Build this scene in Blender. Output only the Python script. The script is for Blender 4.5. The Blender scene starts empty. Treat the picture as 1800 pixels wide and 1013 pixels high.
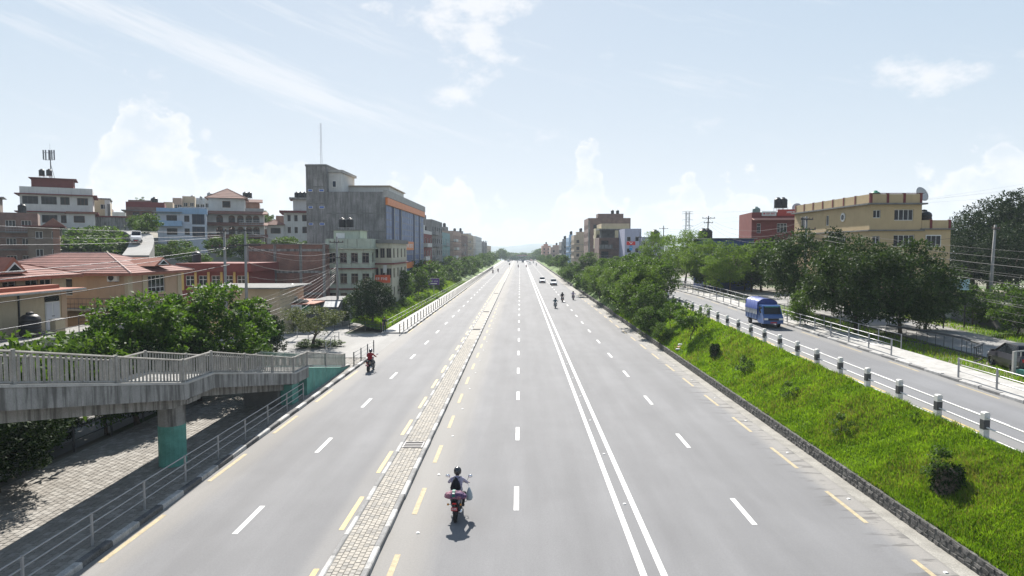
import bpy, bmesh, math, random
import numpy as np
from mathutils import Vector, Matrix, Euler, noise as mnoise
R = math.radians
random.seed(7)
rng = np.random.default_rng(11)
scene = bpy.context.scene
C = scene.collection

# ---------------------------------------------------------------- camera
CAM_H = 9.5
FPX = 1150.0                      # focal length in pixels of the 1800 px wide photograph
PITCH = math.atan(67.5 / FPX)
YAW = math.atan(14.0 / FPX)
cam_d = bpy.data.cameras.new('camera')
cam = bpy.data.objects.new('camera', cam_d)
C.objects.link(cam)
cam.location = (0, 0, CAM_H)
cam.rotation_euler = Euler((math.pi / 2 - PITCH, 0, YAW), 'XYZ')
cam_d.sensor_width = 36.0
cam_d.lens = FPX / 1800 * 36.0
cam_d.clip_start = 0.1
cam_d.clip_end = 9000
scene.camera = cam

# ---------------------------------------------------------------- render / exposure
scene.render.engine = 'CYCLES'
scene.view_settings.view_transform = 'Standard'
scene.view_settings.look = 'None'
scene.view_settings.gamma = 1.0
scene.view_settings.use_curve_mapping = False
scene.view_settings.exposure = 1.15
cy = scene.cycles
cy.use_denoising = True
cy.max_bounces = 5
cy.diffuse_bounces = 3
cy.glossy_bounces = 2
cy.transmission_bounces = 3
cy.transparent_max_bounces = 6
cy.volume_bounces = 1
cy.caustics_reflective = False
cy.caustics_refractive = False
cy.sample_clamp_indirect = 6.0

# ---------------------------------------------------------------- sun + sky
SUN_EL = R(41)
SUN_AZ = R(-9)                    # left of straight ahead (+Y)
sun_dir = Vector((math.sin(SUN_AZ) * math.cos(SUN_EL), math.cos(SUN_AZ) * math.cos(SUN_EL), math.sin(SUN_EL)))
sl = bpy.data.lights.new('sun', 'SUN')
sl.energy = 5.0
sl.angle = R(0.55)
sl.color = (1.0, 0.95, 0.88)
so = bpy.data.objects.new('sun', sl)
C.objects.link(so)
so.rotation_euler = (-sun_dir).to_track_quat('-Z', 'Y').to_euler()
so.location = (0, 0, 60)

W = bpy.data.worlds.new('World')
scene.world = W
W.use_nodes = True
nt = W.node_tree
nt.nodes.clear()


class NG:
    """tiny expression helper for node maths"""
    def __init__(s, tree): s.t = tree
    def node(s, typ, **kw):
        n = s.t.nodes.new(typ)
        for k, v in kw.items(): setattr(n, k, v)
        return n
    def put(s, sock, v):
        if isinstance(v, bpy.types.NodeSocket): s.t.links.new(v, sock)
        elif v is not None: sock.default_value = v
    def m(s, op, a, b=None, c=None, clamp=False):
        n = s.node('ShaderNodeMath', operation=op, use_clamp=clamp)
        s.put(n.inputs[0], a)
        if b is not None: s.put(n.inputs[1], b)
        if c is not None: s.put(n.inputs[2], c)
        return n.outputs[0]
    def xyz(s, x, y, z=0.0):
        n = s.node('ShaderNodeCombineXYZ')
        for i, v in enumerate((x, y, z)): s.put(n.inputs[i], v)
        return n.outputs[0]
    def sep(s, v):
        n = s.node('ShaderNodeSeparateXYZ'); s.put(n.inputs[0], v); return n.outputs
    def noise(s, vec, scale, detail=4.0, rough=0.55, dims='3D', lac=2.0):
        n = s.node('ShaderNodeTexNoise', noise_dimensions=dims)
        if vec is not None: s.put(n.inputs['Vector'], vec)
        n.inputs['Scale'].default_value = scale
        n.inputs['Detail'].default_value = detail
        n.inputs['Roughness'].default_value = rough
        n.inputs['Lacunarity'].default_value = lac
        return n.outputs[0]
    def voro(s, vec, scale, feature='F1', out='Distance', rand=1.0):
        n = s.node('ShaderNodeTexVoronoi', feature=feature)
        s.put(n.inputs['Vector'], vec); n.inputs['Scale'].default_value = scale
        n.inputs['Randomness'].default_value = rand
        return n.outputs[out]
    def step(s, v, lo, hi):
        n = s.node('ShaderNodeMapRange', interpolation_type='SMOOTHSTEP')
        s.put(n.inputs['Value'], v); s.put(n.inputs['From Min'], lo); s.put(n.inputs['From Max'], hi)
        return n.outputs[0]
    def lin(s, v, lo, hi, a, b):
        n = s.node('ShaderNodeMapRange')
        s.put(n.inputs['Value'], v); s.put(n.inputs['From Min'], lo); s.put(n.inputs['From Max'], hi)
        s.put(n.inputs['To Min'], a); s.put(n.inputs['To Max'], b)
        return n.outputs[0]
    def mix(s, f, a, b, blend='MIX'):
        n = s.node('ShaderNodeMix', data_type='RGBA', blend_type=blend)
        s.put(n.inputs[0], f); s.put(n.inputs[6], a); s.put(n.inputs[7], b)
        return n.outputs[2]
    def scale(s, vec, x, y, z):
        n = s.node('ShaderNodeVectorMath', operation='MULTIPLY')
        s.put(n.inputs[0], vec); n.inputs[1].default_value = (x, y, z)
        return n.outputs[0]
    def bump(s, h, strength=0.3, dist=0.02):
        n = s.node('ShaderNodeBump'); s.put(n.inputs['Height'], h)
        n.inputs['Strength'].default_value = strength; n.inputs['Distance'].default_value = dist
        return n.outputs[0]


def c4(c): return (c[0], c[1], c[2], 1.0)


def build_world():
    g = NG(nt)
    sky = g.node('ShaderNodeTexSky', sky_type='NISHITA', sun_disc=False)
    sky.sun_elevation = SUN_EL
    sky.sun_rotation = SUN_AZ
    sky.altitude = 1350
    sky.air_density = 1.1
    sky.dust_density = 0.4
    sky.ozone_density = 1.6
    d = g.node('ShaderNodeTexCoord').outputs['Generated']
    x, y, z = g.sep(d)
    az = g.m('ARCTAN2', x, y)
    el = g.m('ARCSINE', z)
    def bump_(c_az, w_az, h):
        q = g.m('DIVIDE', g.m('SUBTRACT', az, c_az), w_az)
        return g.m('MULTIPLY', g.m('EXPONENT', g.m('MULTIPLY', g.m('MULTIPLY', q, q), -1.0)), h)
    # cumulus banks that sit on the horizon all round, with billowing tops; a few taller towers
    v1 = g.xyz(g.m('ADD', az, 1.37), 0.0, 0.7)
    mid = g.noise(v1, 9.0, 3.0, 0.55)
    v2 = g.xyz(az, g.m('MULTIPLY', el, 1.25), 3.1)
    bill = g.noise(v2, 24.0, 7.0, 0.62)
    cells = g.voro(g.xyz(az, el, g.m('MULTIPLY', bill, 0.05)), 38.0, 'SMOOTH_F1')
    top = g.m('ADD', g.m('MULTIPLY', g.step(mid, 0.28, 0.72), 0.085), 0.045)
    for (c, w_, h) in ((-.525, .042, .15), (-.45, .05, .075), (-.35, .05, .055), (-.17, .10, .045), (.105, .05, .05), (.41, .05, .04), (.68, .09, .05)):
        top = g.m('ADD', top, bump_(c, w_, h))
    big_b = g.noise(v2, 13.0, 2.0, 0.5)
    top = g.m('ADD', top, g.m('MULTIPLY', g.m('SUBTRACT', big_b, 0.5), 0.15))
    top = g.m('ADD', top, g.m('MULTIPLY', g.m('SUBTRACT', bill, 0.5), 0.13))
    top = g.m('SUBTRACT', top, g.m('MULTIPLY', cells, 0.05))
    dep = g.m('SUBTRACT', top, el)
    cum = g.step(dep, -0.004, 0.018)
    inner = g.noise(v2, 22.0, 6.0, 0.62)
    body = g.m('ADD', g.lin(inner, 0.40, 0.60, 0.22, 0.80), g.m('MULTIPLY', g.m('SUBTRACT', 1.0, g.step(dep, 0.0, 0.03)), 0.5), clamp=True)
    cum = g.m('MULTIPLY', cum, body)
    cum = g.m('MULTIPLY', cum, g.lin(g.step(el, 0.0, 0.06), 0, 1, 0.35, 1.0))
    cum = g.m('MULTIPLY', cum, g.step(el, -0.02, 0.02))
    # a slanting veil of cirrus, and loose patches
    u = g.m('ADD', az, g.m('MULTIPLY', el, 1.2))
    w_ = g.m('ADD', g.m('MULTIPLY', el, 6.0), g.m('MULTIPLY', az, 1.7))
    v3 = g.xyz(u, w_, 1.9)
    cirn = g.noise(v3, 4.2, 8.0, 0.66)
    ln = g.m('DIVIDE', g.m('SUBTRACT', el, g.m('SUBTRACT', 0.135, g.m('MULTIPLY', az, 0.29))), 0.035)
    vein = g.m('EXPONENT', g.m('MULTIPLY', g.m('MULTIPLY', ln, ln), -1.0))
    vein = g.m('MULTIPLY', vein, g.step(az, 0.05, -0.35))
    cir = g.m('MULTIPLY', g.step(g.m('ADD', cirn, g.m('MULTIPLY', vein, 0.16)), 0.53, 0.78), g.step(el, 0.10, 0.2))
    v4 = g.xyz(g.m('MULTIPLY', az, 1.3), g.m('MULTIPLY', el, 2.2), 8.4)
    pn_ = g.noise(v4, 7.0, 8.0, 0.62)
    for (ca, ce, wa, we, k) in ((.575, .212, .045, .028, .25), (-.09, .36, .10, .07, .22), (-.10, .24, .07, .035, .15), (.02, .175, .07, .02, .14)):
        qa = g.m('DIVIDE', g.m('SUBTRACT', az, ca), wa); qe = g.m('DIVIDE', g.m('SUBTRACT', el, ce), we)
        pn_ = g.m('ADD', pn_, g.m('MULTIPLY', g.m('EXPONENT', g.m('MULTIPLY', g.m('ADD', g.m('MULTIPLY', qa, qa), g.m('MULTIPLY', qe, qe)), -1.0)), k))
    pat = g.step(pn_, 0.60, 0.78)
    pat = g.m('MULTIPLY', pat, g.step(el, 0.05, 0.13))
    mask = g.m('MAXIMUM', cum, g.m('MAXIMUM', g.m('MULTIPLY', cir, 0.6), g.m('MULTIPLY', pat, 0.85)))
    mask = g.m('MULTIPLY', mask, 0.92)
    # soften the contrast between zenith and horizon, as the hazy air in the photograph does
    sc_ = g.node('ShaderNodeSeparateColor'); g.put(sc_.inputs[0], sky.outputs[0])
    cb = g.node('ShaderNodeCombineColor')
    for i, k in enumerate((7.7, 7.8, 8.2)):
        g.put(cb.inputs[i], g.m('DIVIDE', g.m('MULTIPLY', sc_.outputs[i], k), g.m('ADD', sc_.outputs[i], 2.0)))
    base = cb.outputs[0]
    # cloud colour follows the brightness of the sky behind it, whitened
    bw = g.node('ShaderNodeRGBToBW'); g.put(bw.inputs[0], base)
    lum = g.m('ADD', g.m('MULTIPLY', bw.outputs[0], 0.15), 6.7)
    cl = g.node('ShaderNodeCombineColor')
    g.put(cl.inputs[0], lum); g.put(cl.inputs[1], lum); g.put(cl.inputs[2], g.m('MULTIPLY', lum, 1.02))
    col = g.mix(mask, base, cl.outputs[0])
    bg = g.node('ShaderNodeBackground')
    g.put(bg.inputs[0], col)
    bg.inputs[1].default_value = 0.06
    out = g.node('ShaderNodeOutputWorld')
    g.t.links.new(bg.outputs[0], out.inputs[0])
build_world()

# ---------------------------------------------------------------- photo pixel -> ray -> place
RM = cam.rotation_euler.to_matrix()
def ray(u, v):
    return RM @ Vector(((u - 900) / FPX, -(v - 506.5) / FPX, -1.0))
def on_z(u, v, z=0.0):
    d = ray(u, v); t = (z - CAM_H) / d.z
    return Vector((d.x * t, d.y * t, z))
def on_y(u, v, y):
    d = ray(u, v); t = y / d.y
    return Vector((d.x * t, y, CAM_H + d.z * t))
def on_x(u, v, x):
    d = ray(u, v); t = x / d.x
    return Vector((x, d.y * t, CAM_H + d.z * t))

# ---------------------------------------------------------------- mesh builder
class MB:
    def __init__(s): s.v = []; s.f = []; s.m = []
    def add(s, vs, fs, mi=0):
        o = len(s.v); s.v.extend([tuple(p) for p in vs])
        for f in fs: s.f.append([i + o for i in f]); s.m.append(mi)
        return s
    def quad(s, a, b, c, d, mi=0): return s.add([a, b, c, d], [(0, 1, 2, 3)], mi)
    def box(s, x0, x1, y0, y1, z0, z1, mi=0):
        vs = [(x0, y0, z0), (x1, y0, z0), (x1, y1, z0), (x0, y1, z0), (x0, y0, z1), (x1, y0, z1), (x1, y1, z1), (x0, y1, z1)]
        return s.add(vs, [(3, 2, 1, 0), (4, 5, 6, 7), (0, 1, 5, 4), (1, 2, 6, 5), (2, 3, 7, 6), (3, 0, 4, 7)], mi)
    def cyl(s, p0, p1, r0, r1=None, n=8, mi=0, cap=True):
        return s.tube([p0, p1], [r0, r0 if r1 is None else r1], n, mi, cap)
    def tube(s, pts, r, n=6, mi=0, cap=True):
        pts = [Vector(p) for p in pts]
        rs = r if isinstance(r, (list, tuple)) else [r] * len(pts)
        o = len(s.v)
        prev = None
        for i, p in enumerate(pts):
            t = (pts[min(i + 1, len(pts) - 1)] - pts[max(i - 1, 0)])
            if t.length < 1e-9: t = Vector((0, 0, 1))
            t.normalize()
            if prev is None:
                a = Vector((0, 0, 1)) if abs(t.z) < 0.9 else Vector((1, 0, 0))
                prev = t.cross(a).normalized()
            a = (prev - t * prev.dot(t))
            if a.length < 1e-6: a = t.orthogonal()
            a.normalize(); prev = a
            b = t.cross(a)
            for k in range(n):
                an = 2 * math.pi * k / n
                q = p + (a * math.cos(an) + b * math.sin(an)) * rs[i]
                s.v.append((q.x, q.y, q.z))
        for i in range(len(pts) - 1):
            for k in range(n):
                k2 = (k + 1) % n
                s.f.append([o + i * n + k, o + i * n + k2, o + (i + 1) * n + k2, o + (i + 1) * n + k]); s.m.append(mi)
        if cap:
            s.f.append([o + k for k in range(n)][::-1]); s.m.append(mi)
            e = o + (len(pts) - 1) * n
            s.f.append([e + k for k in range(n)]); s.m.append(mi)
        return s
    def lathe(s, prof, n=12, mi=0, c=(0, 0, 0)):
        o = len(s.v)
        for (r, z) in prof:
            for k in range(n):
                a = 2 * math.pi * k / n
                s.v.append((c[0] + r * math.cos(a), c[1] + r * math.sin(a), c[2] + z))
        for i in range(len(prof) - 1):
            for k in range(n):
                k2 = (k + 1) % n
                s.f.append([o + i * n + k, o + i * n + k2, o + (i + 1) * n + k2, o + (i + 1) * n + k]); s.m.append(mi)
        s.f.append([o + k for k in range(n)][::-1]); s.m.append(mi)
        e = o + (len(prof) - 1) * n
        s.f.append([e + k for k in range(n)]); s.m.append(mi)
        return s
    def prism(s, poly, y0, y1, mi=0, axis='y'):
        """polygon in (a, z) extruded along y (axis='y') or x (axis='x')"""
        n = len(poly)
        if axis == 'y': vs = [(a, y0, z) for a, z in poly] + [(a, y1, z) for a, z in poly]
        elif axis == 'x': vs = [(y0, a, z) for a, z in poly] + [(y1, a, z) for a, z in poly]
        else: vs = [(a, b, y0) for a, b in poly] + [(a, b, y1) for a, b in poly]
        fs = [tuple(range(n)), tuple(range(2 * n - 1, n - 1, -1))]
        fs += [(i, i + n, (i + 1) % n + n, (i + 1) % n) for i in range(n)]
        return s.add(vs, fs, mi)
    def mesh(s, name, mats, smooth=False):
        me = bpy.data.meshes.new(name)
        me.from_pydata(s.v, [], s.f)
        mats = mats if isinstance(mats, (list, tuple)) else [mats]
        for m_ in mats: me.materials.append(m_)
        if len(mats) > 1: me.polygons.foreach_set('material_index', s.m)
        bm = bmesh.new(); bm.from_mesh(me)
        bmesh.ops.recalc_face_normals(bm, faces=bm.faces)
        bm.to_mesh(me); bm.free()
        if smooth:
            me.polygons.foreach_set('use_smooth', [True] * len(me.polygons))
        me.update()
        return me
    def build(s, name, mats, parent=None, loc=(0, 0, 0), rotz=0.0, smooth=False):
        return obj(name, s.mesh(name, mats, smooth), parent, loc, rotz)


def obj(name, me, parent=None, loc=(0, 0, 0), rotz=0.0, rot=None, sc=None):
    o = bpy.data.objects.new(name, me)
    C.objects.link(o)
    o.location = loc
    o.rotation_euler = rot if rot is not None else (0, 0, rotz)
    if sc is not None: o.scale = sc if isinstance(sc, (tuple, list)) else (sc, sc, sc)
    if parent is not None: o.parent = parent
    return o
def tag(o, label=None, cat=None, group=None, kind=None):
    if label: o['label'] = label
    if cat: o['category'] = cat
    if group: o['group'] = group
    if kind: o['kind'] = kind
    return o
def thing(name, label, cat, loc=(0, 0, 0), rotz=0.0, group=None):
    o = obj(name, None, None, loc, rotz)
    o.empty_display_size = 0.2
    return tag(o, label, cat, group)
def struct(o): o['kind'] = 'structure'; return o
def stuff(o): o['kind'] = 'stuff'; return o
def copy_tree(o, parent=None):
    c = o.copy(); C.objects.link(c); c.parent = parent
    for ch in o.children: copy_tree(ch, c)
    return c

# ---------------------------------------------------------------- materials
MATS = {}
def newmat(name):
    m = bpy.data.materials.new(name); m.use_nodes = True
    t = m.node_tree
    return m, NG(t), t.nodes['Principled BSDF']
def pos(g): return g.node('ShaderNodeNewGeometry').outputs['Position']
def objc(g): return g.node('ShaderNodeTexCoord').outputs['Object']
def mat(name, col, rough=0.75, var=0.18, scale=1.2, fine=0.0, fscale=40, metal=0.0, bump=0.0, spec=0.3, streak=0.0, dirt=(0.06, 0.055, 0.05)):
    """paint / plaster / concrete with soft patches, fine grain and optional rain streaks"""
    if name in MATS: return MATS[name]
    m, g, b = newmat(name)
    p = pos(g)
    n = g.noise(p, scale, 5, 0.6)
    f = g.lin(n, 0.25, 0.75, 1 - var, 1 + var)
    if fine:
        f = g.m('MULTIPLY', f, g.lin(g.noise(p, fscale, 2, 0.6), 0.3, 0.7, 1 - fine, 1 + fine))
    cc = g.node('ShaderNodeCombineColor')
    for i in range(3): g.put(cc.inputs[i], g.m('MULTIPLY', f, col[i]))
    colr = cc.outputs[0]
    if streak:
        sv = g.scale(p, 2.2, 2.2, 0.22)
        st = g.step(g.noise(sv, 1.4, 6, 0.65), 0.5 if streak < .6 else .43, 0.72 if streak < .6 else .62)
        colr = g.mix(g.m('MULTIPLY', st, streak), colr, c4(dirt))
    g.put(b.inputs['Base Color'], colr)
    b.inputs['Roughness'].default_value = rough
    b.inputs['Metallic'].default_value = metal
    b.inputs['Specular IOR Level'].default_value = spec
    if bump:
        g.put(b.inputs['Normal'], g.bump(g.noise(p, fscale, 3, 0.6), bump, 0.02))
    MATS[name] = m
    return m
def glass_mat(name, col, rough=0.08, var=0.35):
    if name in MATS: return MATS[name]
    m, g, b = newmat(name)
    n = g.noise(pos(g), 0.9, 2, 0.5)
    f = g.lin(n, 0.3, 0.7, 1 - var, 1 + var)
    cc = g.node('ShaderNodeCombineColor')
    for i in range(3): g.put(cc.inputs[i], g.m('MULTIPLY', f, col[i]))
    g.put(b.inputs['Base Color'], cc.outputs[0])
    b.inputs['Roughness'].default_value = rough
    b.inputs['Specular IOR Level'].default_value = 0.22
    MATS[name] = m
    return m
def brick_mat(name, c1, c2, mortar, sx=0.24, sz=0.075):
    if name in MATS: return MATS[name]
    m, g, b = newmat(name)
    x, y, z = g.sep(objc(g))
    v = g.xyz(g.m('ADD', x, y), z, 0)
    t = g.node('ShaderNodeTexBrick')
    g.put(t.inputs['Vector'], v)
    t.inputs['Color1'].default_value = c4(c1); t.inputs['Color2'].default_value = c4(c2)
    t.inputs['Mortar'].default_value = c4(mortar)
    t.inputs['Scale'].default_value = 1.0
    t.inputs['Mortar Size'].default_value = 0.012
    t.inputs['Brick Width'].default_value = sx; t.inputs['Row Height'].default_value = sz
    n = g.lin(g.noise(pos(g), 0.7, 5, 0.6), 0.25, 0.75, 0.6, 1.25)
    cc = g.node('ShaderNodeCombineColor')
    for i in range(3): g.put(cc.inputs[i], n)
    g.put(b.inputs['Base Color'], g.mix(1.0, t.outputs[0], cc.outputs[0], 'MULTIPLY'))
    b.inputs['Roughness'].default_value = 0.9
    MATS[name] = m
    return m
def leaf_mat(name, c_dark, c_light, trans=0.35, rough=0.5, spec=0.35):
    if name in MATS: return MATS[name]
    m, g, b = newmat(name)
    geo = g.node('ShaderNodeNewGeometry')
    rnd = geo.outputs['Random Per Island']
    f = g.m('ADD', g.m('MULTIPLY', rnd, 0.6), g.m('MULTIPLY', g.step(g.noise(geo.outputs['Position'], 0.9, 2, 0.5), 0.35, 0.65), 0.4))
    col = g.mix(f, c4(c_dark), c4(c_light))
    g.put(b.inputs['Base Color'], col)
    b.inputs['Roughness'].default_value = rough
    b.inputs['Specular IOR Level'].default_value = spec
    tr = g.node('ShaderNodeBsdfTranslucent')
    g.put(tr.inputs[0], g.mix(1.0, col, (1.35, 1.35, 0.55, 1), 'MULTIPLY'))
    ms = g.node('ShaderNodeMixShader'); ms.inputs[0].default_value = trans
    g.t.links.new(b.outputs[0], ms.inputs[1]); g.t.links.new(tr.outputs[0], ms.inputs[2])
    g.t.links.new(ms.outputs[0], g.t.nodes['Material Output'].inputs[0])
    MATS[name] = m
    return m

def road_mat(name, col, dust_lines, dust_col, speck=0.18, stain=False):
    m, g, b = newmat(name)
    p = pos(g); x, y, z = g.sep(p)
    sp = g.scale(p, 1.0, 0.12, 1.0)
    n1 = g.noise(sp, 0.55, 5, 0.6)
    n2 = g.noise(p, 0.35, 4, 0.6)
    n3 = g.noise(p, 55.0, 2, 0.7)
    n4 = g.noise(p, 14.0, 6, 0.75)
    f = g.m('MULTIPLY', g.lin(n1, 0.3, 0.7, 0.88, 1.12), g.lin(n2, 0.3, 0.7, 0.95, 1.05))
    f = g.m('MULTIPLY', f, g.lin(n3, 0.25, 0.75, 1 - speck, 1 + speck))
    f = g.m('MULTIPLY', f, g.lin(n4, 0.3, 0.7, 0.90, 1.10))
    cc = g.node('ShaderNodeCombineColor')
    for i in range(3): g.put(cc.inputs[i], g.m('MULTIPLY', f, col[i]))
    c = cc.outputs[0]
    for (xc, wd, amt) in dust_lines:
        dd = g.m('ABSOLUTE', g.m('SUBTRACT', x, g.m('ADD', xc, g.m('MULTIPLY', g.m('SUBTRACT', n1, 0.5), 0.9))))
        k = g.m('MULTIPLY', g.m('SUBTRACT', 1.0, g.step(dd, wd * 0.25, wd)), amt)
        k = g.m('MULTIPLY', k, g.lin(n4, 0.3, 0.7, 0.6, 1.1), clamp=True)
        c = g.mix(k, c, c4(dust_col))
    # worn wheel paths, darker patches and oil spots
    wp = g.m('SINE', g.m('MULTIPLY', x, 3.49))
    f2 = g.m('MULTIPLY', g.step(wp, 0.1, 0.95), g.lin(n1, 0.3, 0.7, 0.2, 1.0))
    c = g.mix(g.m('MULTIPLY', f2, 0.16), c, c4([q * .62 for q in col]))
    pt = g.m('MULTIPLY', g.step(g.noise(g.scale(p, 1, .25, 1), .22, 2, .4), .58, .62), 0.16)
    c = g.mix(pt, c, c4([q * .7 for q in col]))
    if stain:
        sn = g.noise(g.scale(p, .55, 2.4, 1.0), .9, 6, .62)
        km = g.m('MULTIPLY', g.step(sn, .53, .6), g.m('MULTIPLY', g.step(x, 10.9, 12.3), g.m('SUBTRACT', 1.0, g.step(y, 45.0, 80.0))))
        c = g.mix(g.m('MULTIPLY', km, .62), c, (0.075, 0.073, 0.07, 1))
    sv = g.voro(p, 1.1, 'F1', 'Distance')
    sm = g.m('MULTIPLY', g.m('SUBTRACT', 1.0, g.step(sv, 0.03, 0.09)), g.step(n4, 0.52, 0.6))
    c = g.mix(g.m('MULTIPLY', sm, 0.3), c, (0.05, 0.05, 0.05, 1))
    g.put(b.inputs['Base Color'], c)
    b.inputs['Roughness'].default_value = 0.85
    b.inputs['Specular IOR Level'].default_value = 0.25
    g.put(b.inputs['Normal'], g.bump(n3, 0.25, 0.006))
    MATS[name] = m
    return m

M_road = road_mat('asphalt', (0.165, 0.165, 0.169), [(-3.75, 1.5, 0.62), (12.75, 1.0, 0.75), (-12.6, 1.2, 0.6), (-6.1, 0.6, 0.3)], (0.27, 0.255, 0.23), stain=True)
M_road2 = road_mat('asphalt_service', (0.16, 0.162, 0.168), [(22.7, 0.8, 0.4), (18.2, 0.6, 0.4)], (0.25, 0.24, 0.22))
M_lane = road_mat('street_surface', (0.24, 0.235, 0.225), [], (0.3, 0.3, 0.3))
M_white = mat('road_paint_white', (0.56, 0.56, 0.545), 0.7, 0.16, 6, 0.15, 40, streak=.5, dirt=(.24, .24, .235))
M_yellow = mat('road_paint_yellow', (0.46, 0.35, 0.15), 0.7, 0.2, 5, 0.15, 40, streak=.5, dirt=(.24, .22, .18))
M_yellow_w = mat('road_paint_yellow_worn', (0.36, 0.30, 0.19), 0.8, 0.25, 5, 0.2, 40)
M_kerb_w = mat('kerb_paint_white', (0.36, 0.355, 0.345), 0.8, 0.35, 2.5, 0.25, 25, bump=0.2, streak=.35)
M_kerb_b = mat('kerb_concrete_grey', (0.2, 0.198, 0.195), 0.85, 0.3, 3, 0.25, 30, bump=0.2)
M_kerb_k = mat('kerb_paint_black', (0.095, 0.095, 0.096), 0.8, 0.5, 2.5, 0.4, 25, bump=0.2)
M_paver = mat('paver_concrete', (0.33, 0.305, 0.265), 0.85, 0.16, 3, 0.15, 25, bump=0.2)
M_paver3 = mat('paver_footway', (0.215, 0.20, 0.178), 0.85, 0.2, 3, 0.15, 25, bump=0.2)
M_rail_c = mat('railing_concrete', (0.29, 0.275, 0.25), .85, .25, 2.5, .15, 25, streak=.4)
M_paver2 = mat('paver_concrete_grey', (0.27, 0.255, 0.23), 0.85, 0.18, 3, 0.15, 25, bump=0.2)
M_joint = mat('joint_sand', (0.15, 0.14, 0.12), 0.95, 0.25, 4)
M_conc = mat('concrete', (0.25, 0.245, 0.232), 0.85, 0.25, 1.3, 0.12, 25, bump=0.15, streak=0.75, dirt=(.055, .052, .047))
M_conc_l = mat('concrete_light', (0.36, 0.35, 0.33), 0.85, 0.2, 1.6, 0.12, 25, bump=0.15, streak=0.25)
M_conc_d = mat('concrete_dark', (0.17, 0.168, 0.162), 0.9, 0.25, 1.2, 0.15, 20, streak=0.4)
M_green = mat('paint_teal', (0.095, 0.27, 0.225), 0.75, 0.25, 2.0, 0.1, 25, streak=0.5, dirt=(.15, .19, .17))
M_steel = mat('galvanised_pipe', (0.34, 0.34, 0.345), 0.45, 0.15, 3, metal=0.35)
M_pipe = mat('pipe_grey_paint', (0.30, 0.30, 0.30), 0.5, 0.2, 3)
M_pole = mat('pole_concrete', (0.24, 0.235, 0.225), 0.85, 0.15, 2)
M_rail_w = mat('rail_white_paint', (0.62, 0.62, 0.60), 0.55, 0.12, 3)
M_rail_k = mat('rail_black_paint', (0.06, 0.06, 0.062), 0.5, 0.2, 3)
M_wire = mat('cable_black', (0.035, 0.035, 0.037), 0.6, 0.1, 3)
M_wire_l = mat('cable_aluminium', (0.2, 0.2, 0.21), 0.5, 0.1, 3, metal=0.4)
M_black = mat('black_plastic', (0.018, 0.018, 0.02), 0.45, 0.15, 3)
M_rubber = mat('rubber', (0.02, 0.02, 0.02), 0.85, 0.2, 6)
M_dark = mat('dark_metal', (0.05, 0.05, 0.055), 0.4, 0.15, 5, metal=0.5)
M_chrome = mat('chrome', (0.7, 0.7, 0.72), 0.15, 0.05, 5, metal=1.0)
M_soil = mat('soil', (0.16, 0.13, 0.10), 0.95, 0.35, 1.5, 0.2, 15)
M_stone = mat('rubble_stone', (0.085, 0.082, 0.078), 0.9, 0.55, 2.4, 0.45, 14, bump=0.6, streak=.5, dirt=(.26, .25, .23))
M_mortar = mat('mortar', (0.10, 0.098, 0.09), 0.95, 0.45, 2.5, 0.3, 20, bump=0.3, streak=.4, dirt=(.03, .04, .02))
M_glass = glass_mat('window_glass', (0.014, 0.017, 0.021))
M_glass_b = glass_mat('window_glass_blue', (0.012, 0.025, 0.05))
M_wframe = mat('window_frame_white', (0.62, 0.62, 0.6), 0.5, 0.08, 3)
M_wframe_b = mat('window_frame_brown', (0.12, 0.065, 0.04), 0.6, 0.15, 3)
M_wframe_k = mat('window_frame_dark', (0.05, 0.05, 0.055), 0.5, 0.15, 3)
M_bark = mat('bark', (0.09, 0.07, 0.055), 0.95, 0.3, 6, 0.25, 20, bump=0.5)
M_leaf_mango = leaf_mat('leaf_dark_glossy', (0.015, 0.034, 0.010), (0.062, 0.098, 0.030), 0.2, 0.6, 0.10)
M_leaf_bright = leaf_mat('leaf_bright', (0.022, 0.062, 0.010), (0.095, 0.165, 0.022), 0.4, .6, .15)
M_leaf_mid = leaf_mat('leaf_mid', (0.026, 0.06, 0.012), (0.09, 0.15, 0.028), 0.38, .6, .15)
M_leaf_feather = leaf_mat('leaf_feathery', (0.04, 0.085, 0.014), (0.13, 0.20, 0.035), 0.45, .6, .15)
M_leaf_olive = leaf_mat('leaf_olive', (0.045, 0.06, 0.022), (0.11, 0.13, 0.045), 0.3, .6, .15)
M_leaf_dark = leaf_mat('leaf_shade_green', (0.009, 0.022, 0.008), (0.034, 0.058, 0.018), 0.14, .65, .08)
M_grass = leaf_mat('grass_blade', (0.045, 0.105, 0.007), (0.20, 0.32, 0.024), 0.5, 0.6, 0.10)
M_grass_dry = leaf_mat('grass_blade_dry', (0.12, 0.13, 0.03), (0.24, 0.22, 0.08), 0.35, 0.7, 0.2)
# ================================================================ SETTING
def interp(tab, y):
    return float(np.interp(y, [a for a, _ in tab], [b for _, b in tab]))
ZM = [(-300, 0), (560, 0), (4000, -68)]
ZR = [(-300, 1.6), (10, 2.0), (24, 2.35), (44, 2.75), (84, 3.5), (130, 3.5), (250, 2.6), (500, 1.0), (560, 0.6), (4000, -66)]
YS = sorted(set([-300, -60, -10, 4, 10, 24, 34, 44, 54, 60, 64, 74, 84, 95, 110, 130, 150, 170, 190, 210, 230, 250, 280, 320, 360, 400, 450, 500, 560, 640, 760, 1000, 1400, 2000, 2800, 4000]))
def zm(y): return interp(ZM, y)
def zr(y): return interp(ZR, y)
def sst(t):
    t = max(0.0, min(1.0, t)); return t * t * (3 - 2 * t)
def hill(x, y):
    w = sst((y - 98) / 36) * (1 - sst((y - 220) / 200))
    return 14.5 * sst((-x - 28) / 64) * w
def gz(x, y):
    if x > 13.4: return zr(y)
    if x < -26: return zm(y) + hill(x, y)
    return zm(y)
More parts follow.
